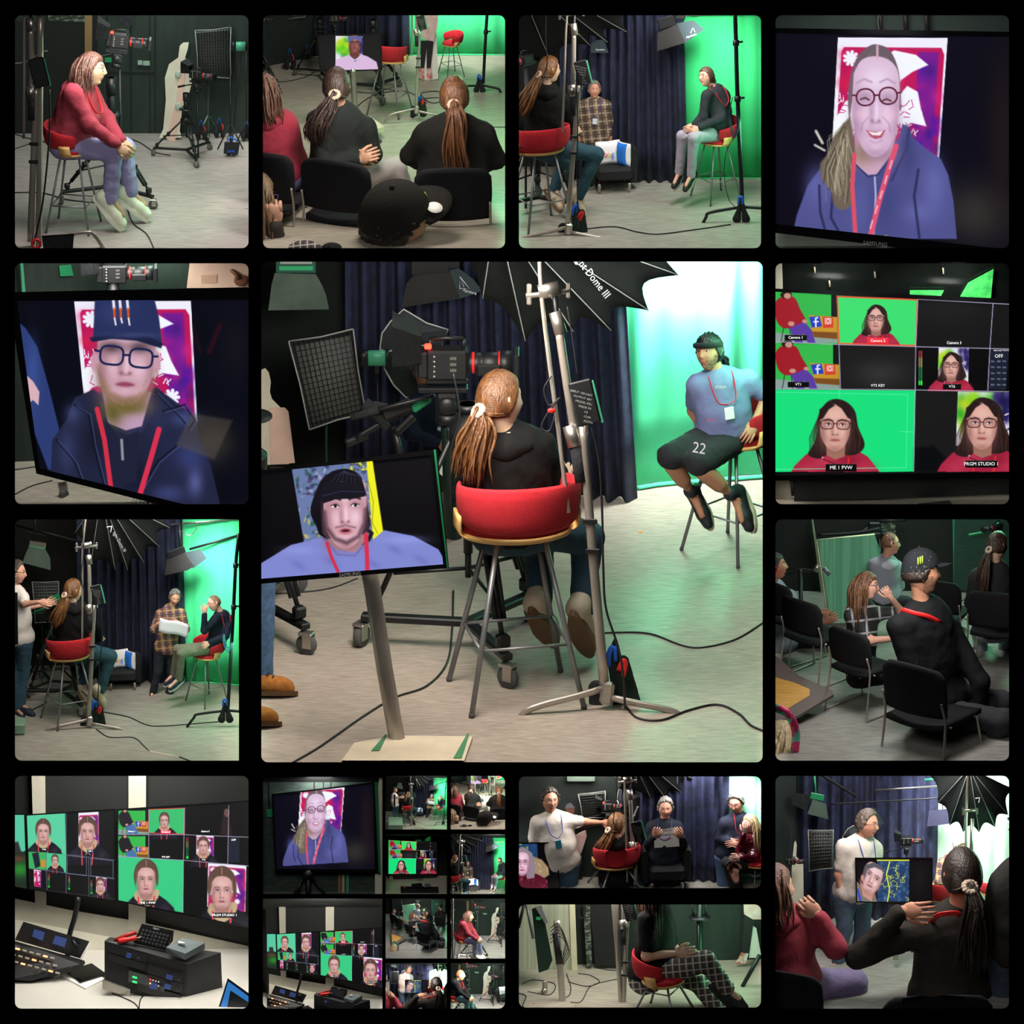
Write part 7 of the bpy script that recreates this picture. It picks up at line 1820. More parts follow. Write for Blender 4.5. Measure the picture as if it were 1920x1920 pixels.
 u=unit(.02,.2,.03,.5);unit(.22,.42,.03,.5);u2=unit(.22,.46,.52,.97);u3=unit(.48,.72,.52,.97);u4=unit(.52,.82,.28,.74,cols[1]);unit(.78,.98,.4,.97)
 def disp(par,u0,v0,w,h,m_):m=MB(tf);x,y=B(u0,v0);m.box((x,y,30),(w,h,2),rot('Z',.27),bev=.4);part('display',m,m_,par)
 disp(u,.28,.14,9,9,sc);disp(u2,.80,.40,12,9,sc);disp(u3,.78,.66,12,10,sc);disp(u4,.60,.74,12,12,sc)
 gl=mat('green_meter','30e070',.5,emit=1.2)
 for v in(.66,.78):disp(u4,.36,v+.0,9,3.5,gl)
 for k in range(8):disp(u3,.56+.035*(k%4),.60+.1*(k//4),3,3,(mat('lit_red','ff3a2c',.5,emit=1.5),M_white(),M_white(),M_white(),ob,M_white(),mat('lit_blue','3060e0',.5,emit=1),M_white())[k])
 for uu,vv in((.40,.16),(.92,.42),(.90,.68),(.68,.78)):m=MB(tf);x,y=B(uu,vv);m.ell((x,y,31),(3.4,3.4,3));part('dial',m,M_blk(),th)
 th=thing('stream_controller','black keypad controller tilted on the rack','controller',tf(np.array([[286,1780,10]]))[0]);m=MB(tf);q=[(266,1732),(326,1745),(312,1783),(250,1768)];m.prism(q,0,5);part('case',m,dk,th);B2=quadmap(q)
 m=MB(tf);m.prism([(326,1745),(324,1764),(315,1776)],-22,0);part('prop',m,dk,th)
 for i in range(8):
  for j in range(4):x,y=B2(.12+i*.108,.30+j*.17);m=MB(tf);m.box((x,y,5.6),(4.6,4.6,1.2),rot('Z',.25),bev=.8);part('key',m,mat('smoky_key','4a4c50',.2),th)
 px_text(th,'elgato',293,1741,c.fd(1862),5,M_txt(),-.22,6)
 m=MB(tf);q=[(311,1776,20),(348,1788,20),(347,1800,20),(312,1788,20),(342,1759,-16),(384,1768,-16),(384,1780,-16)];m.add(q,[(0,1,2,3),(0,4,5,1),(1,5,6,2),(2,3,0)],False);single('plastic_case','grey plastic case on the rack top','case',m,mat('case_grey','5c6668',.5))
 m=MB(tf);m.tube([(334,1767,6),(346,1770,6)],3,8);single('earplug','small cream earplug lying on the grey plastic case','earplug',m,M_white())
 m=MB(tf);m.tube([(214,1764,0),(236,1754,0),(256,1748,0)],4,8);single('red_torch','dark red tool lying on the rack behind the screwdriver','tool',m,mat('dark_red_tool','8c2420',.5))
 th=thing('screwdriver','red-handled screwdriver on the rack edge','screwdriver',tf(np.array([[230,1768,8]]))[0]);m=MB(tf);m.tube(spline(np.array([(222,1766,8),(234,1763,8),(246,1761,8),(256,1759,8)]),10),[5.5,5.8,4,4.6],10);part('handle',m,M_redp(),th);m=MB(tf);m.tube([(255,1759,8),(266,1757,8)],1.2,6);part('shaft',m,M_chrome(),th)
 for nm,lab,cat_,q,h,m_ in(('notepad','white notepad under the tablet','notepad',[(112,1830),(160,1814),(196,1838),(160,1856)],.008,M_white()),('tablet','black glossy tablet lying on the notepad','tablet',[(122,1826),(172,1812),(200,1832),(150,1848)],.006,mat('tablet_glass','08080a',.15))):
  m=MB();w=[c.fp(*a)+V3((0,0,.001 if nm=='notepad' else .011))for a in q];m.add(w+[p+V3((0,0,h))for p in w],[(3,2,1,0),(4,5,6,7)]+[(i,(i+1)%4,4+(i+1)%4,4+i)for i in range(4)],False);single(nm,lab,cat_,m,m_)
 m=MB(pixtf(c.fd(1866)));m.add([(192,1838,4),(244,1856,6),(244,1870,6),(192,1854,4),(200,1832,-12),(258,1850,-12)],[(0,1,2,3),(0,4,5,1)],False);single('dock','silver docking unit in front of the rack','dock',m,M_alu())
 cable(c,[(210,1864),(232,1872),(252,1882),(262,1896)],1.2,'black lead from the silver dock');cable(c,[(278,1862),(264,1874),(260,1896)],1.1,'black lead curving out from under the rack')
 th=thing('laptop','laptop with a blue screen cut by the frame corner','laptop',c.fp(440,1892));tf=pixtf(c.fd(1886));m=MB(tf);m.prism([(427,1834),(480,1872),(480,1900),(406,1900)],0,5);part('lid',m,dk,th)
 m=MB(tf);m.prism([(428,1840),(478,1877),(478,1900),(410,1900)],5,6);sn=part('screen',m,mat('laptop_blue','2c6cb0',.3,emit=.8),th);m=MB(tf);m.prism([(432,1857),(476,1886),(470,1900),(424,1900)],6,7);part('window',m,mat('laptop_dark','1c2028',.4),sn)
 clip_cell(c);CUR=None
def chair(c,px,py,S,yaw,label,name='stacking_chair',drop=0.0):
 loc,tf,s,d=at(c,px,py,S,yaw,drop=drop);th=thing(name,label,'chair',loc+V3((0,0,drop*pm(d))));bk=mat('chair_black','131316',.85,col2='18181b',bump=.1,spec=.2)
 u=np.linspace(-1,1,11)
 m=MB(tf);m.grid(np.array([[(.23*a*(1-.08*v),-.22+.44*v,.45-.02*(1-a*a)+.02*(v-.5)**2)for a in u]for v in np.linspace(0,1,8)]),thick=(0,0,-.035));part('seat',m,bk,th)
 m=MB(tf);m.grid(np.array([[(.23*a*(1+.06*sin(pi*v))*(1-.18*max(0,v-.8)*5*abs(a)),.20+.05*v-.05*a*a+.02,.50+.36*v-.03*max(0,v-.85)*6*a*a)for a in u]for v in np.linspace(0,1,10)]),thick=(0,.022,0));part('backrest',m,bk,th)
 for sx in(-1,1):
  m=MB(tf);m.tube(spline(np.array([(sx*.23,.24,.62),(sx*.235,.20,.44),(sx*.245,.25,.03),(sx*.245,.20,.012),(sx*.245,-.22,.012),(sx*.24,-.25,.05),(sx*.22,-.18,.42)]),42),.0085,8);part('leg',m,M_chrome(),th)
 m=MB(tf)
 for y in(-.15,.12):m.tube([(-.23,y,.42),(.23,y,.42)],.008,8)
 part('cross_bar',m,M_chrome(),th)
 return th
def stand3(c,x,y0,y1,k,label,m_=None,spread=30):
 d=c.fd(y1);tf=pixtf(d);th=thing('light_stand',label,'light stand',c.fp(x,y1));mm=m_ or M_black()
 m=MB(tf);m.tube([(x,y0,0),(x,y1-8*k,0)],2.4*k,8);part('pole',m,mm,th)
 for dx,dz in((-spread,4),(spread,4),(4,-spread)):m=MB(tf);m.tube([(x,y1-60*k,0),(x+dx*k,y1+.0-dz*.0,dz*k)],1.8*k,6);part('leg',m,mm,th)
 return th
 # ==== A: first picture of the top row
def build_A():
 global CUR
 CUR=c=Cell('A',*RECTS['A'])
 shell(c,250,floor_mat('vinyl_floor_first','b4aaa6','968d88',.15,.38),extra=.12)
 wall(c,(15,250),(480,250),'wall_studio',mat('green_black_panelling','1a2620',.75,col2='22302a',scale=4,stretch=(6,1,1)))
 top_lamp(c,230,440,9,.4,(1,.93,.88),target=c.fp(240,380));top_lamp(c,340,300,5,.3,(.9,1,.95));lamp('chroma_bounce','AREA',c.fp(455,400)+V3((0,-.1,.55)),c.fp(170,400)+V3((0,0,.5)),2.6,.2,(.35,1,.55))  # green light here is added, imitating bounce on the sitter
 d=c.fd(249)
 for nm,q,m_ in(('wall_flat',[(20,40),(159,45),(159,249),(20,249)],mat('flat_black','0c0e0d',.8)),('trim_brick',[(90,20),(159,20),(159,42),(90,38)],mat('painted_brick','6c7468',.9,col2='2c342c',scale=30,stretch=(1,1,3),contrast=(.45,.5))),('trim_post',[(159,20),(173,20),(171,250),(159,250)],mat('tan_post','8c6c48',.6)),('wall_shadow_gap',[(173,20),(183,20),(183,250),(171,250)],mat('flat_black','0c0e0d',.8))):  # shadow gap is a black slab painting the shade beside the post
  m=MB(pixtf(d));m.prism(q,0,6);struct(nm,m,m_)
 for i,x in enumerate((200,245,280,290)):m=MB(pixtf(d));pxbox(m,x,20,x+2.5,249,0,5,.5);struct('trim_%d'%(i+1),m,mat('panel_edge','101814',.6))
 m=MB(pixtf(d));pxbox(m,183,133,291,137,0,6,.5);struct('trim_5',m,mat('panel_edge','101814',.6))
 for i,(x0,y0,x1,y1)in enumerate(((258,113,267,122),(268,114,281,123),(196,108,209,117))):
  m=MB(pixtf(d));pxbox(m,x0,y0,x1,y1,0,8,.5);single('wall_socket',('small square switch on the dark panelling','double socket beside the small square switch','green-lit switch behind the sitter\'s glasses')[i],'socket',m,mat('mint_switch','2c9460',.4)if i==2 else mat('socket_grey','8ca898',.5))  # third plate's green light is painted into its colour
 m=MB(pixtf(c.fd(270)));m.add([(205,20,0),(262,20,0),(240,55,10),(262,20,-20),(205,20,-20)],[(0,1,2),(1,3,2),(0,2,4)],False);single('softbox_corner','black softbox corner above the tally-lit camera','softbox',m,M_fab());q=PU(235,24,c.fd(270));m=MB();m.tube([q,(q[0],q[1],c.ceil_z)],.012*KS,8);part('hanger',m,M_black(),CUR.objs[-1])
 standee(c,[(298,259),(306,242),(311,188),(309,146),(317,120),(334,108),(337,86),(343,80),(354,79),(352,92),(347,108),(358,123),(360,154),(352,186),(342,200),(337,245),(341,258)],c.fd(262),'white cardboard figure seen from behind, standing by the wall')
 pxsheet('cardboard_strut',[(338,116),(348,118),(343,190),(328,266),(313,262),(330,190)],3,6,c.fd(262),mat('pink_card','d8b8a8',.8),None,'pinkish strut down the back of the white figure','cardboard')
 for y in(140,200):m=MB(pixtf(c.fd(262)));m.ell((334,y,6),(6,8,3));single('cardboard_tab','round tab on the white figure, the %s one'%('upper' if y<150 else 'lower'),'cardboard',m,mat('grey_green_card','a8b8a8',.8))
 gridbox(c,[(366,57),(433,51),(433,147),(371,146)],c.fd(258),'square honeycomb softbox beside the white figure',n=(13,16),back=10,feet=(392,250));lamphead(c,433,77,463,97,c.fd(262),'mint lamp head on a black stand near the frame edge',foot=(436,268))
 stand3(c,391,160,250,.6,'chrome stand under the honeycomb softbox',M_chrome());stand3(c,432,140,280,.8,'black tripod stand with a coiled lead');stand3(c,462,90,265,.6,'black stand cut by the frame edge')
 for i,(x,y)in enumerate(((378,262),(412,258),(434,292),(463,264))):sandbag(c,x,y,110,('black weight bag behind the far tripod','small black weight bag between the stands','black weight bag with blue lettering on the floor','black weight bag cut by the frame edge')[i],hang=.28)
 m=MB(pixtf(c.fd(293)));m.prism([(421,266),(450,267),(446,291),(419,288)],0,9);bg=single('canvas_bag','black canvas bag printed with blue letters','bag',m,M_fab());px_text(bg,'ARRI',433,284,c.fd(293),7,M_blue(),.05,10);m=MB(pixtf(c.fd(293)));m.tube(spline(np.array([(426,266,6),(432,258,6),(442,262,6),(446,268,6)]),10),1.2,6);part('handle',m,M_blue(),bg)
 dolly_tripod(c,350,296,118,.35,'far camera tripod on a wheeled dolly by the honeycomb softbox',H=.66,spread=.48,column=.42)
 cine_camera(c,370,140,c.fd(296),110,-.5,'far small camera on its tripod before the softbox',light=False);dolly_tripod(c,212,372,180,.9,'near camera tripod on a dolly behind the sitter',H=.70,spread=.50,column=.62)
 cine_camera(c,224,76,c.fd(372),172,0,'near studio camera with glowing red tally lamp',el=-.12)
 stool(c,138,426,190,1.35,'red felt bar stool under the sitter in the pinkish-red jacket',legh=.80)
 kx=KS<1 and 'bottom-corner' in c.where
 person('person with cropped ginger hair, black top and jeans in profile' if kx else 'woman with brown bob, glasses and pinkish-red jacket sitting in profile',c.fd(424),262,dict(hd=(172,133,0),ne=(152,164,.02),pe=(130,262,.02),sr=(140,176,-.13),sl=(166,172,.16),er=(170,236,-.17),wr=(222,272,-.16),hr=(240,292,-.18),el=(200,226,.12),wl=(228,264,-.02),hl=(244,284,-.06),kr=(214,284,-.10),kl=(232,276,.12),ar=(206,372,-.10),al=(242,358,.10),tr=(238,410,-.13),tl=(280,388,.08)),(1,-.04,.12),top='121214' if kx else '8a3340',bottom='5c8088' if kx else '8a84ae',shoe='d8e0c8',sole='e0e0d0',style='buzz' if kx else 'bob',hair='8a5030' if kx else '3a241c',hair2=None if kx else '5c3a2c',glasses=None if kx else '201c20',lanyard='c82028',w=1.15,belly=1.15,hood='121214' if kx else '8a3340',skin='b89878',sock='c8d8c0',wr=.014,curl=(.7,.7))
 if kx:tf,d2,s=armchair(c,440,300,130,.2,'black armchair with cushions at the picture edge');cushions(c,tf,s,d2,None)
 fstand(c,c.fd(462),lambda x,y:(73+(x-1096-.13*(y-755))*.5,136+(y-755)*.60),.66,'sitter in the red jacket',legs=False,bag=False)
 pxtube('stand_pole',[(76,20,0),(73,440,0),(72,475,0)],6,c.fd(462),M_chrome(),None,'thick chrome pole crossing the picture beside the sitter','pole');pxtube('cranked_tube',[(130,440,0),(160,436,2),(176,440,2),(198,472,2)],3.6,c.fd(464),M_chrome(),None,'cranked chrome leg in the bottom corner','stand')
 m=MB(pixtf(c.fd(466)));m.prism([(78,442),(139,438),(136,475),(82,475)],0,16);bg=single('sandbag','black sandbag with bright blue hem and handle in the corner','sandbag',m,M_fab());m=MB(pixtf(c.fd(466)));m.prism([(77,444),(139,438),(140,446),(78,450)],16,18);part('blue_hem',m,M_blue(),bg);m=MB(pixtf(c.fd(466)));m.tube(spline(np.array([(96,444,17),(104,433,18),(118,432,18),(126,442,17)]),12),2.4,8);part('handle',m,M_blue(),bg)
 m=MB(pixtf(c.fd(466)));m.torus((68,457,8),8,2.4,None,18,6);single('red_clip','red clip ring on the chrome pole foot','clip',m,M_redp())
 for pts,r,lb in(([(234,258),(262,268),(290,286),(320,292)],1,'thin lead from the near camera to the far dolly'),([(22,362),(80,363),(130,376),(210,384)],1.2,'lead on the floor behind the stool'),([(238,390),(250,420),(275,440),(290,470)],1.2,'purple-grey lead under the white sneakers'),([(22,250),(60,262),(98,268)],1,'thin lead along the wall foot'),([(22,282),(60,270),(100,266)],1,'second thin lead near the wall foot')):cable(c,pts,r,lb)
 hang_cable([(20,120),(50,115),(78,98),(90,95)],c.fd(462),1.4,'pale lead entering from the frame edge',m=M_alu());hang_cable([(93,168),(92,260),(80,380),(60,470)],c.fd(464),1.8,'black lead from the power brick to the corner bag')
 m=MB();p=c.fp(462,392);m.box(p+V3((0,0,.001)),(.015,.006,.001));single('green_tape_mark','tiny green tape mark on the floor','tape',m,mat('green_tape','3f7a52',.7))
 clip_cell(c);CUR=None
 # ==== B: second picture of the top row
def pic_B(X,Y):
 p=Pic(X,Y,'06060c');art_green(p,[(629,67),(680,68),(680,131),(629,131)]);p.poly([(626,140),(630,112),(650,104),(660,100),(672,100),(690,106),(706,116),(712,140)],'d8b8dc',1)
 p.poly([(656,92),(674,92),(674,104),(666,116),(656,104)],'6c3c38',1);face_tex(p,665,84,21,34,'8a4c48','3c1c20',lip='c07888',hi='b87870');p.poly([(653,80),(652,68),(678,68),(678,80),(666,72)],'58609c',.8);p.line([(655,106),(665,113),(676,106)],2,'c8d0e8',.6);return p.im
def build_B():
 global CUR
 CUR=c=Cell('B',*RECTS['B'],drop=12)
 shell(c,101,floor_mat('vinyl_floor_second','b0a898','948c7e',.5,.36),extra=.2)
 chroma_set(c,((585,101),(768,104)),((762,102),(955,101)),9,k=.6,col='3cc880');wall(c,(484,128),(598,104),'wall_studio',mat('dark_green_black_wall','15211d',.8,col2='101a18'))
 top_lamp(c,720,440,9,.4,(1,.92,.84),target=c.fp(680,350));top_lamp(c,700,250,7,.3,(1,.95,.9));lamp('cyc_lamp','SPOT',PU(850,20,c.fd(150))+V3((0,0,.25)),PU(860,55,c.fd(102)),30,.1,(.95,1,.96),angle=radians(75),blend=1)
 lamp('chroma_bounce','AREA',c.fp(935,260)+V3((0,0,.55)),c.fp(800,300),4,.3,(.3,1,.5))  # green bounce imitated by an added area light
 for x,y,S,H,yw,lb in((600,145,100,.8,.3,'dolly tripod behind the television edge'),(475,165,150,.6,.75,'dolly tripod cut by the frame edge'),(700,178,140,.7,.3,'dolly tripod behind the television pole')):dolly_tripod(c,x,y,S,yw,lb,H=H,spread=.42,column=.35)
 cine_camera(c,628,34,c.fd(150),80,0,'small camera above the television',light=False,grip=False);cine_camera(c,494,36,c.fd(140),60,0,'mint-lit small camera in the corner',light=False,head=False,hood=False)
 for x,y,lb in((542,112,'black stand in the dark corner'),(566,106,'second black stand further along the dark wall'),(590,110,'third black stand nearest the television')):stand3(c,x,28,y,.6,lb)
 gridbox(c,[(532,20),(572,20),(572,32),(535,36)],c.fd(115),'honeycomb softbox corner at the picture top',n=(8,4),back=8);sandbag(c,544,130,110,'black weight bag on the floor by the wall');sandbag(c,576,112,80,'smaller weight bag with blue handle near the wall')
 stool(c,846,141,82,-1.1,'far red bar stool beside the printed figure');stool(c,731,212,140,2.7,'near red bar stool behind the television')
 d=c.fd(150);q=[(789,20),(822,20),(823,45),(812,50),(813,80),(806,130),(812,150),(806,154),(800,140),(801,100),(797,85),(795,128),(786,142),(784,138),(789,90),(788,40)]
 th=thing('cardboard_cutout','printed cardboard figure in pale pink shirt and black trousers','cardboard cutout',c.fp(800,152));pxsheet('white_panel',[(800,60),(818,60),(822,148),(791,152)],-3,0,d,M_white(),th);pxsheet('printed_trousers',[(789,76),(813,77),(807,132),(800,132),(800,90),(795,128),(788,128)],0,3,d,mat('print_black','1c1a20',.6),th)
 pxsheet('printed_shirt',[(792,20),(822,20),(820,50),(813,78),(792,72),(789,45)],3,5,d,mat('print_pink','e4b8b0',.6,col2='f0dcd4',scale=30),th)
 for x in(786,801):pxsheet('printed_shoe',[(x,128),(x+8,128),(x+10,150),(x-1,146)],0,4,d,mat('print_shoe','c84838',.6,col2='e8e0dc',scale=60),th)
 fstand(c,c.fd(228),lambda x,y:(781+(x-1138+.13*(1300-y))*.32,206+(y-1300)*.30),.34,'cap wearer, beyond the chairs')
 bstand(c,[(914,20),(911,60),(906,157)],(906,160),[(866,166),(945,190)],c.fd(172),.36,'black stand on the green-lit floor',(899,176,26))
 tv=monitor([(594,65),(715,62),(717,132),(599,135)],c.fd(232),'television showing a man in a patterned headscarf',pic_B,(200,120),'television',bezel=2.5,thick=8)
 th=thing('television_stand','pale pole and white wheeled foot of the television','stand',c.fp(690,260));pxtube('pole',[(661,130,-6),(664,180,-4),(668,240,0)],5.5,c.fd(240),M_alu(),th)
 m=MB();a=[c.fp(*p)+V3((0,0,.03))for p in((680,242),(694,238),(721,258),(700,264))];m.add(a+[p+V3((0,0,.025))for p in a],[(3,2,1,0),(4,5,6,7)]+[(i,(i+1)%4,4+(i+1)%4,4+i)for i in range(4)],False);part('foot',m,mat('cream_enamel','c8bba4',.5),th);m=MB();m.ell(c.fp(712,268)+V3((0,0,.012)),.012);part('wheel',m,M_rubber(),th)
 chair(c,500,402,290,2.9,'black stacking chair under the red-jacketed woman',drop=95);chair(c,655,404,290,2.75,'black stacking chair under the dark-ponytailed woman',drop=109);chair(c,846,404,300,3.2,'black stacking chair under the ginger-brown ponytail',drop=129)
 B=dict(vox=.018,wr=.01)
 person('woman in pinkish-red jacket with brown bob cut by the frame edge',c.fd(378),300,dict(hd=(497,178,0),ne=(496,212,0),pe=(510,330,0),sl=(462,232,0),sr=(538,232,.04),er=(560,300,.08),wr=(548,316,.3),hr=(545,310,.36),kr=(574,326,.35),ar=(582,370,.30),tr=(590,384,.42)),(.5,.1,-.8),top='943040',bottom='6c6890',shoe='d8dcc8',style='bob',hair='4a3024',hair2='6c4a38',hood='943040',w=1.1,**B)
 person('woman with dark wavy ponytail in charcoal jumper, arms folded behind',c.fd(378),300,dict(hd=(632,166,0),ne=(636,206,0),pe=(630,330,0),sl=(596,228,-.05),sr=(686,238,.06),er=(700,290,.05),wr=(672,302,-.12),hr=(700,292,-.16),el=(612,322,-.16),wl=(666,290,-.08),hl=(690,296,-.1),kl=(640,330,.45),kr=(740,312,.32),ar=(760,360,.3),al=(640,390,.35),tl=(636,410,.45),tr=(765,378,.4)),(.1,.08,-1),top='222624',bottom='a8a09c',shoe='b08c80',style='pony',hair='241a16',hair2='44322a',w=1.05,lanyard='b02028',seed=9,hairn=120,ponyguide=[[(612,210,-.14),(592,250,-.16),(600,290,-.13)],[(622,208,-.15),(604,250,-.2),(618,285,-.16)],[(604,205,-.12),(580,240,-.12),(588,270,-.1)]],hair_label='long wavy dark ponytail',**B)
 person('woman with straight ginger-brown ponytail in black jacket',c.fd(378),318,dict(hd=(852,185,0),ne=(853,226,0),pe=(848,340,0),sl=(798,252,0),sr=(908,252,0),er=(930,298,.06),wr=(896,316,.25),hr=(880,312,.3),el=(768,292,.06),wl=(800,312,.25),hl=(815,312,.3),kl=(800,340,.45),kr=(890,340,.45),al=(820,420,.3),ar=(870,420,.3),tl=(812,430,.1),tr=(850,432,.1)),(.02,.05,-1),top='181614',bottom='1c1a1c',shoe='8c6858',style='pony',hair='3c2216',hair2='7c5030',collar='a08870',w=1.18,seed=5,hairn=130,ponyguide=[[(850,220,-.16),(842,280,-.18),(850,338,-.15)],[(858,220,-.16),(866,280,-.18),(884,335,-.14)],[(856,220,-.18),(858,280,-.2),(868,340,-.16)]],hair_label='straight ginger-brown ponytail',**B)
 def stick(th,q,tf,HB,hd,R,ne,upv,fw,xr,hs):
  m=MB(tf);p0=hd+HB@(np.array([.045,.115,.060])*hs);m.lathe([(.001,0),(.026,.0),(.026,.002),(.001,.003)],p0,frame_from(HB[:,2]*.9+HB[:,1]*.15),20);part('sticker',m,M_white(),th)
  m=MB(tf);m.tube([hd+HB@(np.array([.0,.098+.004*k,.09-.012*k])*hs)for k in range(3)],.003,6);part('green_stitching',m,mat('lime','a0d830',.6),th)
 person('person in a big black baseball cap in front, seen from above',c.fd(447),580,dict(hd=(742,416,0),ne=(730,500,.0),pe=(730,640,0),sl=(640,520,0),sr=(820,520,0)),(.9,.25,-.2),up=(-.3,.6,.8),top='1c1a18',style='short',hair='2a2420',cap='242220',extra=stick,head_s=1.05,name='person')
 person('person with fuzzy brown hair and raised fist in the corner',c.fd(430),420,dict(hd=(478,372,0),ne=(470,440,0),pe=(470,560,0),sl=(440,450,0),sr=(508,460,0),er=(520,480,-.05),wr=(517,425,-.1),hr=(515,385,-.1)),(.6,0,-.6),top='3a3230',style='long',hair='5a4632',hair2='8a7250',glasses='6c4a8c',curl=(1.2,1.2))
 m=MB(pixtf(c.fd(464)));m.ell((572,468,0),(34,18,30));single('checked_knee','knee in grey checked trousers at the picture foot','trousers',m,plaid('plaid_grey','504c48','b8b0a8',None,30));m=MB(pixtf(c.fd(462)));m.ell((622,466,0),(20,12,26));single('dark_shoe','dark shoe tip beside the cap','shoe',m,M_fab())
 for pts,lb in(([(800,190),(790,176),(820,172),(830,182),(796,186),(812,194),(830,190)],'tangle of thin leads on the green-lit floor'),([(484,150),(530,154),(570,146),(590,136)],'thin lead crossing the far floor'),([(645,214),(660,208),(700,180),(760,172),(800,194)],'lead running under the near stool'),([(905,238),(930,239),(955,239)],'short black lead at the picture edge')):cable(c,pts,.9,lb)
 clip_cell(c);CUR=None
 # ==== I: third-row last picture
def build_I():
 global CUR
 CUR=c=Cell('I',*RECTS['I'])
 shell(c,1108,floor_mat('vinyl_floor_right','9c9a94','7e7c76',.5,.36),extra=.15)
 wall(c,(1440,1108),(1905,1108),'wall_studio',mat('flat_black','0c0e0d',.8))
 top_lamp(c,1680,1400,10,.4,(1,.96,.92),target=c.fp(1680,1330));top_lamp(c,1700,1160,6,.3,(.85,1,.92));lamp('chroma_bounce','AREA',c.fp(1884,1150)+V3((0,0,.75)),c.fp(1700,1250)+V3((0,0,.5)),5,.3,(.3,1,.55))  # last light is an added green one imitating bounce
 d=c.fd(1110)
 for nm,q,m_ in(('wall_flat',[(1790,968),(1905,968),(1905,1106),(1788,1108)],mat('teal_brick','1c3a30',.8,col2='234438',scale=20,stretch=(1,1,3))),('trim_1',[(1786,968),(1790,968),(1791,1106),(1788,1108)],M_green()),('trim_2',[(1521,968),(1524,968),(1552,1160),(1546,1160)],mat('cream_strip','8c9478',.6)),('wall_brick',[(1650,968),(1678,968),(1680,1000),(1652,1002)],mat('painted_brick','6c7468',.9,col2='2c342c',scale=30,stretch=(1,1,3),contrast=(.45,.5)))):
  m=MB(pixtf(d));m.prism(q,0,5);struct(nm,m,m_)
 d=c.fd(1168);pxsheet('roller_cabinet',[(1534,1012),(1640,1003),(1650,1030),(1650,1160),(1556,1160)],0,20,d,mat('mint_shutter','7cc8a0',.7,col2='68b48c',scale=60,stretch=(1,.2,.02),contrast=(.45,.55)),None,'pale mint roller-shutter cabinet against the dark wall','cabinet');m=MB(pixtf(d));m.tube([(1531,1014,12),(1640,1003,12)],3,8);m.tube([(1533,1014,12),(1553,1160,12)],3,8);part('edge',m,mat('cream_strip2','c8c4a4',.6),CUR.objs[-1])
 pxtube('ceiling_bar',[(1534,1004,0),(1600,1000,0),(1650,992,0)],4,c.fd(1150),M_black(),None,'dark bar resting along the cabinet top','bar')
 dolly_tripod(c,1638,1110,190,.3,'tall camera tripod behind the seated boy',H=.65,spread=.28,column=.08,dolly=False);m=MB(pixtf(c.fd(1112)));m.box((1640,990,0),(24,22,20),bev=3);m.tube([(1582,1018,6),(1612,1000,4),(1640,984,0)],4,8);m.tube([(1640,978,0),(1700,975,0)],2,6);single('fluid_head','black tripod head with angled pan handle','tripod head',m,M_black())
 th=thing('microphone_arm','black boom arm with two studio microphones','microphone arm',PU(1500,1160,c.fd(1200)));tf=pixtf(c.fd(1200))
 for nm,pts,r,m_ in(('arm',[(1472,1068,0),(1500,1067,0),(1530,1070,0)],1.6,M_black()),('arm',[(1474,1077,0),(1500,1073,0),(1528,1070,0)],1.4,M_black()),('microphone',[(1528,1072,4),(1535,1059,4)],5,M_alu()),('microphone',[(1544,1065,2),(1556,1078,2)],4.4,M_grey()),('post',[(1500,1068,0),(1503,1160,0),(1505,1215,0)],4,M_black())):m=MB(tf);m.tube(pts,r,10);part(nm,m,m_,th)
 cine_camera(c,1868,988,c.fd(1130),90,-2.6,'green-lit camera handles in the upper corner',light=False,hood=False);pxtube('rig_handle',[(1816,1004,0),(1850,996,0),(1874,980,0)],3,c.fd(1130),M_green(),None,'green-lit rig handle below the corner camera','handle')  # rig handle's green light is painted as its colour
 m=MB(pixtf(c.fd(1220)));m.add([(1788,1168,0),(1816,1180,0),(1820,1186,10),(1800,1196,14),(1786,1184,8)],[tuple(range(5))],False);single('leaflet','green and white leaflet lying on a chair','leaflet',m,mat('leaflet_green','6cc440',.6,col2='e8ece8',scale=24))
 tf=pixtf(c.fd(1330));th=thing('table','grey-edged table corner with an oak top','table',c.fp(1490,1340));m=MB(tf);q=[(1440,1226),(1458,1232),(1500,1268),(1560,1294),(1563,1302),(1492,1344),(1440,1356)];z=lambda y,o=0:(y-1290)*2.2+o
 m.add([(x,y,z(y))for x,y in q]+[(x,y+5,z(y)-4)for x,y in q],[tuple(range(7)),tuple(range(7,14))[::-1]]+[(i,(i+1)%7,7+(i+1)%7,7+i)for i in range(7)],False);part('edge',m,mat('taupe_edge','5c504c',.5),th)
 m=MB(tf);m.add([(x,y,z(y,1.5))for x,y in((1440,1266),(1490,1280),(1518,1292),(1518,1304),(1478,1328),(1440,1334))],[tuple(range(6))],False);part('oak_top',m,mat('oak','c89850',.5,col2='b08038',scale=10,stretch=(1,8,1)),th)
 m=MB(tf);m.tube([(1480,1330,0),(1478,1440,0)],4,8);part('leg',m,M_black(),th)
 for x,y,S,yw,dr,lb in((1482,1230,190,2.3,0,'under the man in the blue-grey shirt'),(1530,1270,200,2.4,0,'standing empty in the second place'),(1620,1330,205,2.4,0,'under the woman with long hair'),(1748,1395,290,2.5,60,'under the man in the cap'),(1870,1260,210,2.9,0,'under the ponytailed woman'),(1768,1225,190,2.8,0,'holding the green leaflet')):chair(c,x,y,S,yw,'black stacking chair '+lb,drop=dr)
 V=dict(vox=.02)
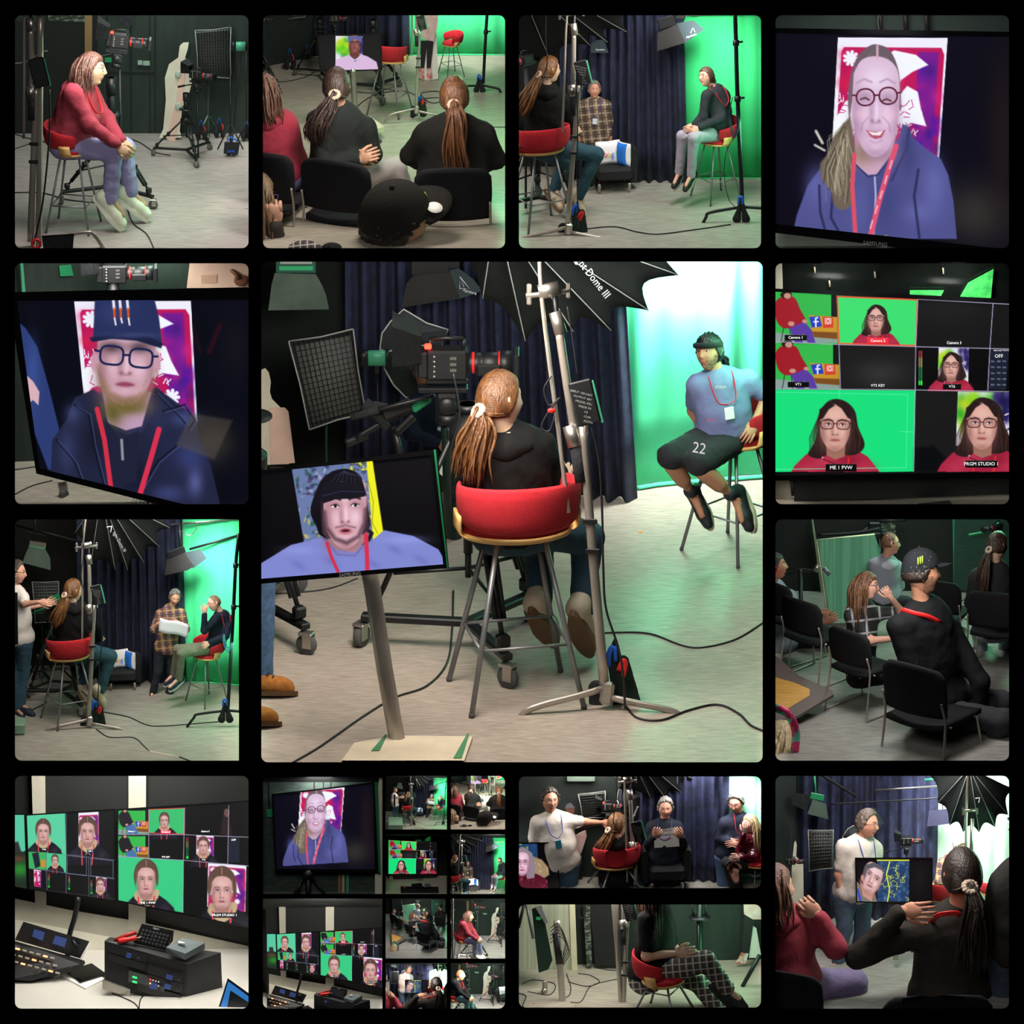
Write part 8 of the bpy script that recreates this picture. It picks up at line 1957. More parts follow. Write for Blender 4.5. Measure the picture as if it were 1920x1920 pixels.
 person('boy with cropped hair, glasses and grey hoodie with navy panels',c.fd(1190),172,dict(hd=(1668,1020,0),ne=(1660,1048,0),pe=(1660,1120,0),sl=(1638,1058,-.05),sr=(1682,1062,.1),el=(1646,1096,0),er=(1688,1100,.1),wl=(1670,1118,-.1),kl=(1700,1130,0),al=(1700,1180,0)),(.95,.02,-.25),top='8a8c98',bottom='1c1c22',style='buzz',hair='6a4430',hood='b8bac4',glasses='202024',skin='c89078',**V)
 person('young man in blue-grey T-shirt, headband and red headphones in profile',c.fd(1215),205,dict(hd=(1452,1062,0),ne=(1446,1096,0),pe=(1470,1205,0),sl=(1440,1110,-.1),sr=(1480,1118,.12),er=(1502,1174,.05),wr=(1545,1166,-.05),hr=(1562,1158,-.05),el=(1500,1160,.3),wl=(1530,1152,.2),hl=(1548,1150,.2),kr=(1562,1196,0),ar=(1570,1250,0),tr=(1590,1262,0)),(1,.12,.05),top='7c8894',bottom='1c1c20',style='slick',hair='141214',sleeve='short',lanyard='c82028',skin='a8705a',**V)
 m=MB(pixtf(c.fd(1215)));m.ell((1453,1068,17),(5,8,4));single('headphones','red over-ear headphones on the young man in profile','headphones',m,M_redp())
 person('woman with very long brown hair, glasses and checked top, hand at mouth',c.fd(1300),212,dict(hd=(1622,1098,0),ne=(1614,1130,0),pe=(1618,1262,0),sl=(1594,1152,-.1),sr=(1642,1150,.12),el=(1630,1200,-.18),wl=(1680,1196,-.1),hl=(1700,1192,-.1),er=(1690,1148,.1),wr=(1668,1120,-.02),hr=(1656,1104,-.03),kl=(1680,1266,-.05),al=(1690,1330,0)),(.95,-.08,.1),topmat=plaid('plaid_black','202022','909090',None,16),bottom='1c1a1c',style='long',hair='40281c',hair2='7a5436',sleeve='short',glasses='4a2c50',lanyard='c82028',skin='d09c88',hairn=120,w=.95,curl=(.6,1.3),**V)
 person('woman with dark wavy ponytail and charcoal jumper at the picture edge',c.fd(1235),205,dict(hd=(1868,1022,0),ne=(1862,1058,0),pe=(1862,1180,0),sl=(1828,1080,0),sr=(1894,1078,.05),er=(1902,1120,0),el=(1820,1130,.05),wl=(1840,1160,.2),kl=(1840,1190,.3),al=(1846,1245,.2),tl=(1862,1290,.1),kr=(1890,1190,.3),ar=(1884,1260,.2),tr=(1880,1290,.1)),(.7,0,-.7),top='28292a',bottom='8c8c94',shoe='a87868',style='pony',hair='2c201a',hair2='4c3a2e',lanyard='c82028',skin='c8a088',ponyguide=[[(1842,1060,-.12),(1834,1095,-.14),(1836,1126,-.12)],[(1848,1060,-.14),(1848,1095,-.16),(1852,1120,-.12)]],**V)
 def claw(th,q,tf,HB,hd,R,ne,upv,fw,xr,hs):
  sd=np.sign((HB@np.array([1,0,0]))[2])or 1
  for k in(-1,0,1):m=MB(tf);m.tube(spline([hd+HB@(np.array([sd*(.101-.006*t),-.035+k*.013,.100-.042*t+.004*k])*hs)for t in(0,.5,1.0)],8),[.0035,.004,.002],6);part('claw_emblem',m,mat('lime','a0d830',.6),th)
 person('broad man in black sweatshirt and black cap with green claw emblem',c.fd(1360),312,dict(hd=(1724,1076,0),ne=(1726,1136,0),pe=(1758,1318,0),sl=(1680,1172,-.16),sr=(1780,1180,.12),el=(1716,1290,-.22),er=(1838,1278,.0),wr=(1838,1322,.0),hr=(1824,1340,-.1),kl=(1880,1350,-.2),al=(1840,1440,-.1),kr=(1880,1318,.1),ar=(1856,1420,.1)),(.95,.06,-.28),top='0e1012',bottom='26262a',style='short',hair='241a14',cap='15171a',collar='0e1012',beard='5a3c2c',lanyard='c82028',w=1.25,belly=1.1,vox=.018,extra=claw,skin='b88468',seed=6,head_s=1.06)
 m=MB(pixtf(c.fd(1360)));m.tube(spline(np.array([(1692,1143,36),(1715,1150,46),(1740,1156,46),(1764,1168,30)]),14),4.5,8,flat=.4);single('lanyard','red lanyard across the nape of the man in the cap','lanyard',m,M_redp())
 th=person('fair-haired person with a sequined headband in the corner',c.fd(1395),400,dict(hd=(1462,1400,0),ne=(1450,1470,0),pe=(1450,1560,0),sl=(1420,1490,0),sr=(1480,1490,0)),(.7,-.2,-.5),style='long',hair='8c7a58',hair2='c8b48c',top='8a7a6c',seed=12)
 m=MB(pixtf(c.fd(1395)));m.tube(spline(np.array([(1452,1326,40),(1478,1340,50),(1492,1372,50),(1490,1410,46)]),18),8,10,flat=.4);part('sequin_band',m,mat('sequins','d83c70',.3,.4,col2='60c8b0',scale=16,contrast=(.48,.52)),th)
 for pts,lb in(([(1790,1130),(1830,1122),(1870,1128),(1892,1120)],'thin lead on the far floor'),([(1790,1150),(1812,1162),(1840,1168)],'lead beside the green leaflet')):cable(c,pts,.9,lb)
 clip_cell(c);CUR=None
 # ==== N: bottom-row last picture
def pic_N(X,Y):
 p=Pic(X,Y,'08060a');q=[(1645,1612),(1705,1612),(1704,1690),(1645,1690)];p.poly(q,'24406a',.6);p.noise(q,['305484','1c3050','486c98','20406c','5a7ca0'],120,3,(2,5),.6);p.line([(1645,1613),(1704,1613)],2.4,'e8e840',.5)
 rs=np.random.RandomState(2);xs=1665;
 for i in range(22):a=rs.uniform(0,6);x,y=rs.uniform(1656,1698),rs.uniform(1620,1684);p.line([(x,y),(x+7*cos(a),y+7*sin(a)),(x+9*cos(a+.6),y+9*sin(a+.6))],1.2,'e4e83c',.4,.8)
 p.line([(1668,1616),(1662,1640),(1668,1668),(1664,1690)],2.2,'e8ec40',.5);p.blob(1725,1650,14,30,'1c1416',.8)
 p.poly([(1606,1652),(1614,1660),(1640,1672),(1645,1692),(1606,1692)],'7c7468',1);p.line([(1608,1668),(1614,1690)],4,'2c48c0',.8);p.poly([(1612,1650),(1628,1672),(1638,1676),(1634,1690),(1618,1680)],'c89488',1)
 face_tex(p,1635,1647,36,54,'e0b4b0','94605c',.45,brow='5a4a48',lip='b06a70');p.poly([(1618,1636),(1622,1622),(1638,1617),(1654,1624),(1658,1634),(1640,1626),(1626,1630),(1620,1650)],'5c5a60',1);p.ell(1617,1646,3,6,'c08c80');return p.im
def build_N():
 global CUR
 CUR=c=Cell('N',*RECTS['N'],drop=60)
 shell(c,1722,floor_mat('vinyl_floor_right','9c9a94','7e7c76',.5,.36),extra=.2)
 chroma_set(c,((1480,1716),(1756,1722)),((1752,1722),(1905,1722)),12,k=.6,col='b8e8c8',ccol=('1e2136','30365a'));wall(c,(1440,1740),(1500,1716),'wall_studio',mat('dark_green_black_wall','15211d',.8,col2='101a18'))
 top_lamp(c,1650,1860,12,.4,(1,.93,.88));lamp('cyc_lamp','SPOT',PU(1780,1446,c.fd(1765))+V3((0,0,.1)),PU(1825,1600,c.fd(1722)),130,.2,(1,1,.98),angle=radians(75),blend=.8);top_lamp(c,1600,1745,5,.3,(1,.95,.95));lamp('chroma_bounce','AREA',c.fp(1885,1800)+V3((0,0,.6)),c.fp(1750,1800)+V3((0,0,.4)),2,.3,(.4,1,.6))  # includes an added green light standing in for cloth bounce
 d=c.fd(1735)
 for p_,r,lb in(([(1536,1450),(1600,1490),(1604,1492)],3,'dark duct sloping under the ceiling'),([(1640,1482),(1760,1474)],1.6,'silver lighting pipe before the ceiling'),([(1734,1462),(1776,1460)],2,'green-lit pipe by the dome softbox'),([(1556,1508),(1700,1500),(1760,1496)],1.4,'curtain rail with pale hooks')):pxtube('ceiling_pipe',p_,r,d,M_alu()if 'silver' in lb else M_green()if 'green' in lb else M_black(),None,lb,'pipe')  # green-lit pipe has the light put into its colour
 t,tf=hung([(1524,1498),(1549,1508),(1553,1536),(1514,1526)],d,'sage flared soft light in the upper corner',mat('sage_cloth','55665c',.8,col2='46564d'),8);m=MB(tf);m.box((1532,1494,0),(26,12,14),rot('Z',.2),bev=1);m.tube([(1527,1455,0),(1530,1490,0)],2,8);part('lamp_housing',m,M_green(),t)
 hung([(1486,1486),(1520,1490),(1510,1520),(1484,1508)],d,'black soft light beside the sage one',M_fab(),8);hung([(1632,1514),(1640,1514),(1658,1544),(1644,1546)],d,'small grey soft light above the standing man',mat('slate_cloth','2c3a3e',.8),5);hung([(1742,1520),(1778,1516),(1784,1544),(1738,1550)],d,'purple-lit black soft light before the white cloth',mat('purple_black','2c2c44',.8),8)  # purple light on the last black cloth is put into its colour
 dome(c,c.fd(1770),(1818,1440,0),[(1740,1450,-20),(1758,1505,4),(1780,1548,16),(1806,1561,20),(1836,1561,20),(1866,1551,16),(1890,1528,4),(1900,1480,-10)],'black ribbed dome softbox with pale ribs over the white cloth',.4,None,(1834,1500,5))
 pxtube('stand_pole',[(1816,1440,8),(1812,1520,8),(1812,1600,6),(1815,1720,0)],2.6,c.fd(1790),M_chrome(),None,'chrome pole under the dome softbox','pole');m=MB(pixtf(c.fd(1790)));m.tube([(1804,1520,10),(1834,1519,10)],3,8);m.box((1806,1521,12),(4,14,4));m.box((1832,1521,12),(4,12,4));m.tube([(1823,1535,6),(1821,1600,6)],3.5,8);single('grip_head','silver grip head with wing knobs on the chrome pole','clamp',m,M_alu())
 gridbox(c,[(1515,1556),(1563,1556),(1562,1628),(1517,1634)],c.fd(1760),'honeycomb softbox behind the standing man',n=(10,12),back=8,feet=(1535,1745));kitesoft(c,[(1580,1568),(1590,1554),(1600,1548),(1612,1556),(1606,1580),(1584,1584)],[(1582,1584),(1606,1580),(1600,1610),(1588,1606)],c.fd(1752),'folded softbox peeping behind the man in white',.9)
 standee(c,[(1480,1700),(1483,1640),(1486,1610),(1489,1580),(1492,1576),(1494,1584),(1493,1606),(1497,1610),(1506,1614),(1507,1690),(1500,1710)],c.fd(1762),'white cardboard figure back behind the red jacket');cine_camera(c,1484,1615,c.fd(1775),75,0,'small green-lit camera beside the cardboard figure',light=False,head=False,hood=False)
 cine_camera(c,1700,1576,c.fd(1762),90,0,'green-lit studio camera above the television',light=False);dolly_tripod(c,1700,1770,120,.5,'camera tripod behind the television',H=.9,spread=.4,column=.5)
 stool(c,1758,1785,150,2.4,'red bar stool partly behind the television');stool(c,1862,1750,110,2.9,'red bar stool before the white cloth')
 V=dict(vox=.02)
 person('man in white T-shirt and faded jeans standing and smiling at the set',c.fd(1800),212,dict(hd=(1624,1545,0),ne=(1614,1572,.02),pe=(1600,1674,0),sr=(1580,1586,-.08),sl=(1640,1590,.1),er=(1570,1638,-.1),wr=(1578,1680,-.12),hr=(1582,1700,-.12),el=(1646,1640,.1),wl=(1640,1690,.1),kr=(1584,1742,-.05),kl=(1618,1742,.05),ar=(1572,1806,-.05),al=(1606,1806,.08),tr=(1560,1816,-.15),tl=(1606,1816,-.1)),(.85,-.12,.45),top='c4bcb4',bottom='4a5a70',shoe='202428',style='short',hair='4c4038',hair2='6c6056',glasses='282828',lanyard='2c40a8',sleeve='short',w=1.15,belly=1.15,skin='c48c74',**V)
 person('man in plaid shirt bent before the white cloth',c.fd(1742),130,dict(hd=(1797,1586,0),ne=(1786,1604,0),pe=(1764,1670,0),sr=(1766,1616,0),sl=(1800,1614,.1),er=(1760,1650,-.1),wr=(1778,1660,-.2),hr=(1788,1662,-.2),el=(1800,1650,.1),kr=(1760,1710,0),ar=(1760,1735,0)),(.6,-.6,.5),topmat=plaid('plaid_warm','8a6048','b89868','3c3c60',28),bottom='1a1e28',style='short',hair='7c7872',**V)
 tv=monitor([(1603,1608),(1749,1608),(1748,1697),(1605,1692)],c.fd(1815),'television with a tilted smiling man and yellow-blue painting',pic_N,(240,150),'television',bezel=2.5,thick=8);th=thing('television_stand','silver pole under the television','stand',c.fp(1680,1800));pxtube('pole',[(1680,1690,-6),(1680,1800,-6)],5,c.fd(1815),M_alu(),th)
 chair(c,1496,1905,300,2.75,'black stacking chair under the red jacket',drop=128);chair(c,1748,1905,430,3.2,'broad black stacking chair under the dark ponytail',drop=262)
 person('woman in pinkish-red jacket with brown bob, hand raised to chin',c.fd(1872),380,dict(hd=(1450,1664,0),ne=(1450,1706,0),pe=(1470,1850,0),sl=(1440,1730,0),sr=(1528,1730,.05),er=(1566,1776,-.05),wr=(1534,1716,-.04),hr=(1510,1692,-.04),kr=(1600,1846,.1),ar=(1606,1900,.1)),(.8,.1,-.5),top='8a3340',bottom='6c6084',style='bob',hair='4a3024',hair2='6c4a38',hood='8a3340',curl=(1,1),w=1.1,belly=1.05,skin='c09078')
 person('woman with dark low ponytail, beige scrunchie and charcoal top, arm raised',c.fd(1862),420,dict(hd=(1800,1640,0),ne=(1796,1704,0),pe=(1780,1880,0),sl=(1724,1742,-.04),sr=(1852,1728,.04),el=(1606,1790,-.1),wl=(1686,1704,-.12),hl=(1724,1702,-.16),er=(1868,1830,.02)),(-.25,.0,-.95),top='27231f',style='pony',hair='241a14',hair2='3c2c22',w=1.12,seed=14,hairn=130,skin='c08870',curl=(.5,.5),head_s=1.02,ponyguide=[[(1822,1700,-.16),(1812,1760,-.17),(1806,1810,-.15)],[(1828,1700,-.16),(1836,1760,-.17),(1840,1820,-.15)]])
 m=MB(pixtf(c.fd(1862)));m.tube(spline(np.array([(1742,1732,34),(1760,1716,60),(1790,1712,66),(1800,1716,60)]),14),5,8,flat=.4);single('lanyard','red lanyard on the nape of the ponytailed woman','lanyard',m,M_redp())
 person('person in dark jacket and blue jeans cut by the frame edge',c.fd(1860),400,dict(hd=(1925,1560,0),ne=(1925,1620,0),pe=(1905,1780,0),sl=(1882,1656,0),sr=(1960,1660,0),el=(1866,1730,-.03),wl=(1884,1740,-.1),kl=(1890,1880,0),al=(1890,1990,0)),(-.4,0,-.8),top='2a2826',bottom='3a4258',style='short',hair='2a2420',**V)
 clip_cell(c);CUR=None
 # ==== L: wide upper picture
def pic_L(X,Y):
 p=Pic(X,Y,'050406');q=[(970,1580),(1007,1581),(1010,1640),(970,1640)];p.poly(q,'20406c',.6);p.noise(q,['305484','1c3050','c8d040','204a60'],50,3,(2,4),.6)
 p.poly([(1000,1606),(1016,1612),(1028,1626),(1030,1640),(1016,1650),(996,1640)],'a08868',1.5);p.noise([(1000,1606),(1016,1612),(1030,1630),(1016,1650),(996,1640)],['c8b090','6c5840','8c7454'],50,1,(1,3),.7)
 p.poly([(970,1640),(985,1632),(1010,1640),(1026,1650),(1028,1668),(970,1668)],'581024',1);p.noise([(970,1640),(985,1632),(1026,1650),(1028,1668),(970,1668)],['7c1c38','300814','b04468'],40,4,(2,4),.7)
 p.poly([(970,1592),(982,1588),(998,1600),(1004,1625),(1002,1646),(988,1648),(984,1620),(970,1606)],'90808c',1);face_tex(p,979,1620,26,40,'e0b4c8','94607c',lip='c03868');glasses_p(p,979,1617,26,'c07890',.9,1.2);return p.im
def build_L():
 global CUR
 CUR=c=Cell('L',*RECTS['L'],drop=17)
 shell(c,1640,floor_mat('vinyl_floor_third','a8a49a','8a867c',.5,.35),extra=.12)
 chroma_set(c,((1165,1646),(1366,1652)),((1362,1650),(1440,1650)),12,k=.35,col='9cecc0',ccol=('1e2136','30365a'));wall(c,(964,1645),(1180,1644),'wall_studio',mat('dark_green_black_wall','15211d',.8,col2='101a18'))
 top_lamp(c,1100,1662,2.6,.2,(1,.93,.86));top_lamp(c,1300,1662,2.4,.2,(1,.97,.95));lamp('cyc_lamp','SPOT',PU(1385,1450,c.fd(1664)),PU(1400,1530,c.fd(1651)),12,.05,(1,1,.98),angle=radians(80),blend=.8)
 d=c.fd(1648)
 dome(c,c.fd(1650),(1175,1400,0),[(1160,1480,8),(1222,1500,14),(1250,1499,14),(1278,1486,12),(1304,1462,8),(1310,1440,0)],'black ribbed dome softbox over the man with the card',.35);hung([(1062,1450),(1116,1450),(1115,1465),(1064,1465)],d,'grey-green soft light cut by the picture top',mat('sage_cloth','55665c',.8,col2='46564d'),6)
 gridbox(c,[(1084,1489),(1135,1483),(1137,1534),(1092,1534)],d,'tilted honeycomb softbox behind the outstretched arm',n=(10,10),back=5);kitesoft(c,[(1157,1500),(1160,1482),(1175,1470),(1192,1484),(1213,1490),(1190,1540),(1170,1530)],[(1160,1502),(1170,1530),(1190,1540),(1200,1520)],d,'black kite-shaped softbox with white lettering',.8);px_text(CUR.objs[-1],'Aputure',1191,1522,d,7,M_txt(),1.15,12)
 cine_camera(c,1140,1512,c.fd(1652),92,0,'studio camera with tally lamp above the ponytail',light=True);pxtube('pan_handle',[(1070,1568,8),(1090,1556,6),(1118,1548,2)],3,c.fd(1656),M_black(),None,'foam-gripped pan handle in front of the cardboard figure','handle');pxtube('pan_handle',[(1076,1558,8),(1100,1550,6)],3,c.fd(1656),M_fab(),None,'second grip beside the pan handle','handle')
 th=thing('cardboard_cutout','printed cardboard figure in headscarf and pink shirt behind the arm','cardboard cutout',PU(1080,1660,d));pxsheet('printed_shirt',[(1064,1536),(1080,1527),(1096,1540),(1100,1568),(1090,1600),(1066,1600)],0,3,d,mat('print_pink','e4b8b0',.6,col2='f0dcd4',scale=30),th);pxsheet('printed_trousers',[(1066,1600),(1090,1600),(1092,1655),(1084,1655),(1078,1612),(1072,1655),(1064,1655)],0,3,d,mat('print_black','1c1a20',.6),th);pxsheet('printed_face',[(1060,1512),(1068,1508),(1077,1514),(1076,1528),(1068,1532),(1062,1526)],0,3,d,mat('print_skin','5c3428',.6),th);pxsheet('printed_scarf',[(1059,1516),(1062,1508),(1070,1505),(1078,1514)],3,4,d,mat('print_scarf','4c4c58',.6),th)
 pxsheet('white_leg_panel',[(1072,1612),(1078,1612),(1082,1664),(1066,1664)],-2,0,d,M_white(),th)
 V=dict(vox=.02)
 tf,d2,s=armchair(c,1248,1663,118,.1,'black armchair behind the man with the card')
 person('man in white T-shirt and lanyard stretching his arm to the camera',c.fd(1658),190,dict(hd=(1031,1501,0),ne=(1036,1528,0),pe=(1052,1618,0),sr=(1006,1540,-.03),sl=(1066,1538,0),er=(998,1582,-.05),wr=(1002,1618,-.05),hr=(1004,1636,-.05),el=(1096,1540,0),wl=(1128,1542,.05),hl=(1146,1544,.05),kl=(1062,1700,0),kr=(1040,1700,0)),(.25,-.08,.95),top='ccc4bc',bottom='2c4a5c',style='short',hair='2c2622',hair2='4c443c',glasses='3a3030',lanyard='2c40a8',badge='3c90a0',sleeve='short',w=1.15,belly=1.15,skin='c08870',**V)
 person('grey-haired man in navy jacket holding up a white card',c.fd(1660),165,dict(hd=(1247,1515,0),ne=(1246,1540,0),pe=(1244,1612,0),sr=(1222,1550,0),sl=(1270,1550,0),er=(1216,1582,-.02),wr=(1226,1568,-.14),hr=(1232,1560,-.2),el=(1280,1582,-.02),wl=(1278,1568,-.14),hl=(1270,1560,-.2),kr=(1236,1680,0),kl=(1254,1680,0)),(.0,-.25,1),top='20242e',bottom='141a22',style='short',hair='6c6a66',hair2='98948e',lanyard='2c40a8',skin='c48a72',w=1.12,**V)
 m=MB(pixtf(c.fd(1660)-.06*KS));m.prism([(1226,1558),(1271,1550),(1274,1587),(1227,1590)],0,1.2);cd=single('cue_card','white cue card with handwritten lines held by the grey-haired man','card',m,M_white())
 for k,(t,y,mm)in enumerate((('Favourite topic ?',1557,M_blk()),('Best photograph taken',1565,M_blk()),('Any HOBBIES ?',1573,M_redp()))):px_text(cd,t,1249,y,c.fd(1660)-.06*KS,5,mm,.12,2.4,squeeze=.75)
 person('bearded man in navy jacket with red lanyard looking down',c.fd(1658),165,dict(hd=(1380,1504,0),ne=(1384,1528,0),pe=(1368,1606,0),sr=(1358,1542,-.04),sl=(1404,1540,.06),er=(1350,1572,-.03),wr=(1366,1576,-.18),hr=(1374,1580,-.2),el=(1400,1576,.0),wl=(1382,1578,-.16),hl=(1372,1580,-.2),kr=(1356,1650,0),kl=(1372,1650,0),ar=(1354,1720,0),al=(1368,1720,0)),(-.35,-.5,.8),top='262a3a',bottom='4c6488',style='short',hair='3c3a38',hair2='6a6864',beard='3c342e',lanyard='c82028',skin='c48a78',glasses='603030',**V)
 stool(c,1416,1668,135,-.9,'red bar stool under the woman in the burgundy coat',legh=.40)
 pm_=mat('burgundy_shine','4c0c1c',.25,col2='64142a',bump=.8,bscale=26,coat=.8)
 person('woman in glossy burgundy puffer coat and ripped black jeans on a stool',c.fd(1664),150,dict(hd=(1406,1544,0),ne=(1414,1562,0),pe=(1414,1618,0),sr=(1396,1572,-.08),sl=(1430,1572,.06),er=(1386,1594,-.16),wr=(1394,1562,-.2),hr=(1396,1546,-.2),el=(1412,1606,-.18),wl=(1388,1606,-.26),hl=(1376,1608,-.3),kr=(1362,1617,-.2),kl=(1372,1624,-.32),ar=(1374,1660,-.1),al=(1386,1668,-.2),tr=(1368,1676,-.2),tl=(1380,1680,-.3)),(-.9,-.05,.4),topmat=pm_,bottom='18181a',style='long',hair='8a7250',hair2='b8a078',hood='7a6040',glasses='c07088',w=1.12,skin='dca898',hairn=60,**V)
 stool(c,1154,1664,176,pi+.3,'red felt bar stool under the woman with the ponytail',legh=.26)
 person('woman with long ponytail and black hoodie seen from behind',c.fd(1660),190,dict(hd=(1157,1546,0),ne=(1158,1572,0),pe=(1158,1650,0),sl=(1134,1584,.02),sr=(1184,1584,.06),er=(1200,1618,.15),wr=(1206,1634,.25),hr=(1212,1632,.3),el=(1126,1622,.1),wl=(1140,1640,.3),kr=(1222,1654,.15),kl=(1190,1664,.3)),(.8,.05,-.6),**WOMAN,vox=.02,ponyguide=[[(1140,1568,-.08),(1126,1590,-.12),(1116,1616,-.12)],[(1144,1568,-.1),(1130,1592,-.13),(1124,1612,-.12)]])
 fstand(c,c.fd(1668),unlean(1192,1809,.459,.40,-.03),.459,'black-hoodie woman',legs=False,bag=False)
 hang_cable([(1154,1455),(1156,1500),(1150,1540),(1162,1560),(1166,1540)],c.fd(1668),.9,'looped black lead hanging before the ponytail');
 tv=monitor([(962,1580),(1044,1579),(1052,1680),(962,1680)],c.fd(1668),'television showing a woman in glasses and fur-trimmed coat',pic_L,(150,150),'television',bezel=2.5,thick=6)
 clip_cell(c);CUR=None
 # ==== M: wide lower picture
def build_M():
 global CUR
 CUR=c=Cell('M',*RECTS['M'],drop=60)
 shell(c,1812,floor_mat('vinyl_floor_second','b0a898','948c7e',.5,.36),extra=.15)
 wall(c,(964,1812),(1440,1798),'wall_studio',mat('green_black_panelling','1a2620',.75,col2='22302a',scale=4,stretch=(6,1,1)))
 top_lamp(c,1150,1880,4.2,.25,(1,.94,.88));top_lamp(c,1330,1850,1.8,.2,(.9,1,.92));lamp('chroma_bounce','AREA',c.fp(1420,1870)+V3((0,-.02,.3)),c.fp(1220,1850)+V3((0,0,.2)),1.4,.2,(.35,1,.55))  # green light added at the side to imitate bounce
 d=c.fd(1816)
 pxsheet('roller_cabinet',[(966,1690),(1066,1690),(1072,1825),(966,1826)],-6,6,d,mat('cream_shutter','b8bca4',.7,col2='a4a890',scale=60,stretch=(1,.2,.02),contrast=(.45,.55)),None,'cream roller-shutter cabinet behind the side-on television','cabinet');pxsheet('cabinet_side',[(1067,1690),(1078,1690),(1083,1822),(1072,1826)],-6,9,d,mat('cream_side','ccc8a8',.6),CUR.objs[-1])
 for nm,q,m_ in(('wall_brick',[(1093,1690),(1106,1690),(1110,1812),(1100,1812)],mat('painted_brick','6c7468',.9,col2='2c342c',scale=30,stretch=(1,1,3),contrast=(.45,.5))),('wall_flat',[(1105,1690),(1176,1690),(1180,1812),(1116,1812)],mat('flat_black','0c0e0d',.8))):m=MB(pixtf(d));m.prism(q,0,6);struct(nm,m,m_)
 hang_cable([(1088,1690),(1084,1712),(1092,1722),(1098,1708),(1094,1692)],d-.02,1.4,'coiled lead with red plug hanging on the brick strip')
 th=thing('television','television seen from its side on a chrome pole','television',c.fp(1015,1835));tf=pixtf(c.fd(1850));m=MB(tf);m.add([(997,1704,10),(1016,1698,6),(1036,1800,4),(1028,1818,6),(1010,1824,10),(997,1704,-30),(1016,1698,-30),(1036,1800,-30),(1010,1824,-30)],[(0,1,2,3,4),(5,6,7,8),(0,5,8,4),(1,6,7,2)],False);part('casing',m,mat('green_black_metal','12281f',.4,.4),th);m=MB(tf);m.prism([(1003,1700),(1014,1697),(1028,1730),(1022,1732)],8,16);part('bracket',m,M_grey(),th)
 m=MB(tf);m.box((1010,1722,11),(9,6,1));part('green_label',m,mat('green_stripe','2fae74',.5),th)
 th=thing('television_stand','thick chrome pole with black collar holding the side-on television','stand',c.fp(1055,1885));pxtube('pole',[(1044,1726,0),(1050,1800,0),(1056,1900,0)],6.5,c.fd(1876),M_chrome(),th);pxtube('black_sleeve',[(1043,1750,0),(1050,1808,0)],7.6,c.fd(1876),M_black(),th)
 for k in range(5):hang_cable([(1032,1740+k*7),(1046+k,1732+k*6),(1060+k*2,1760+k*6),(1056,1790+k*5)],c.fd(1880),.8,'black lead behind the side-on television, loop %s from the top'%('first','second','third','fourth','fifth')[k])
 pxtube('tripod_leg',[(984,1690,0),(972,1740,0)],3,c.fd(1830),M_black(),None,'black tripod leg crossing the cream cabinet','tripod leg');pxtube('tripod_leg',[(986,1690,0),(1000,1760,0)],3,c.fd(1830),M_grey(),None,'grey tripod leg beside the side-on television','tripod leg')
 m=MB(pixtf(c.fd(1862)));m.box((1022,1852,0),(10,26,8),bev=2);m.lathe([(2,-4),(7,-4),(7,4),(2,4)],(1021,1860,2),rot('Y',1.2),14);single('caster','silver-forked caster wheel under the side-on television','caster',m,M_alu())
 pxtube('pedestal_column',[(1312,1690,0),(1312,1860,0)],6,c.fd(1840),mat('green_black_metal','12281f',.4,.4),None,'dark green pedestal column behind the crossed legs','camera column');m=MB(pixtf(c.fd(1840)));m.lathe([(4,0),(21,1),(21,3),(4,4)],(1312,1722,0),rot('X',1.25),26);m.tube([(1298,1690,0),(1300,1718,0)],2.5,8);m.tube([(1324,1690,0),(1324,1718,0)],2.5,8);single('steering_ring','black ring plate on the pedestal column','ring',m,M_black())
 for a,b,lb in(((1290,1838),(1248,1900),'black dolly leg below the red stool'),((1425,1790),(1392,1850),'black tripod leg at the picture edge'),((1256,1735),(1272,1780),'black ladder-like strut behind the long hair')):pxtube('tripod_leg',[a,b],4,c.fd(1850),M_black(),None,lb,'tripod leg')
 th=thing('cardboard_cutout','printed cardboard figure with pink shirt hem and dark trousers','cardboard cutout',c.fp(1410,1812));d=c.fd(1812);pxsheet('printed_shirt',[(1394,1690),(1440,1690),(1440,1724),(1412,1724),(1395,1714)],3,5,d,mat('print_pink','e4b8b0',.6,col2='f0dcd4',scale=30),th);pxsheet('printed_trousers',[(1396,1714),(1414,1724),(1404,1790),(1390,1790)],0,3,d,mat('print_black','1c1a20',.6),th);pxsheet('white_panel',[(1412,1736),(1404,1796),(1428,1796),(1418,1740)],-2,1,d,M_white(),th);pxsheet('printed_shoe',[(1390,1786),(1404,1788),(1398,1806),(1378,1808)],0,4,d,mat('print_shoe','c84838',.6,col2='e8e0dc',scale=60),th)
 stool(c,1242,1905,205,1.15,'red felt bar stool under the woman in checked trousers',legh=.36)
 person('woman with very long brown hair, black T-shirt and checked trousers, legs crossed',c.fd(1895),275,dict(hd=(1238,1662,0),ne=(1232,1700,0),pe=(1216,1826,.02),sr=(1214,1722,-.13),sl=(1244,1718,.12),er=(1212,1790,-.16),wr=(1264,1786,-.12),hr=(1286,1784,-.12),el=(1262,1780,.1),wl=(1276,1784,.0),hl=(1290,1788,0),kr=(1322,1800,-.10),kl=(1306,1838,.08),ar=(1362,1852,-.05),al=(1366,1920,.05),tr=(1392,1876,-.05)),(1,0,.1),top='131315',botmat=plaid('plaid_grey','504c48','b8b0a8',None,20),bottom='504c48',shoe='18181a',sole='202022',style='long',hair='3c281c',hair2='6c4c34',sleeve='short',skin='c8a48c',hairn=120,seed=21,curl=(.5,.5))
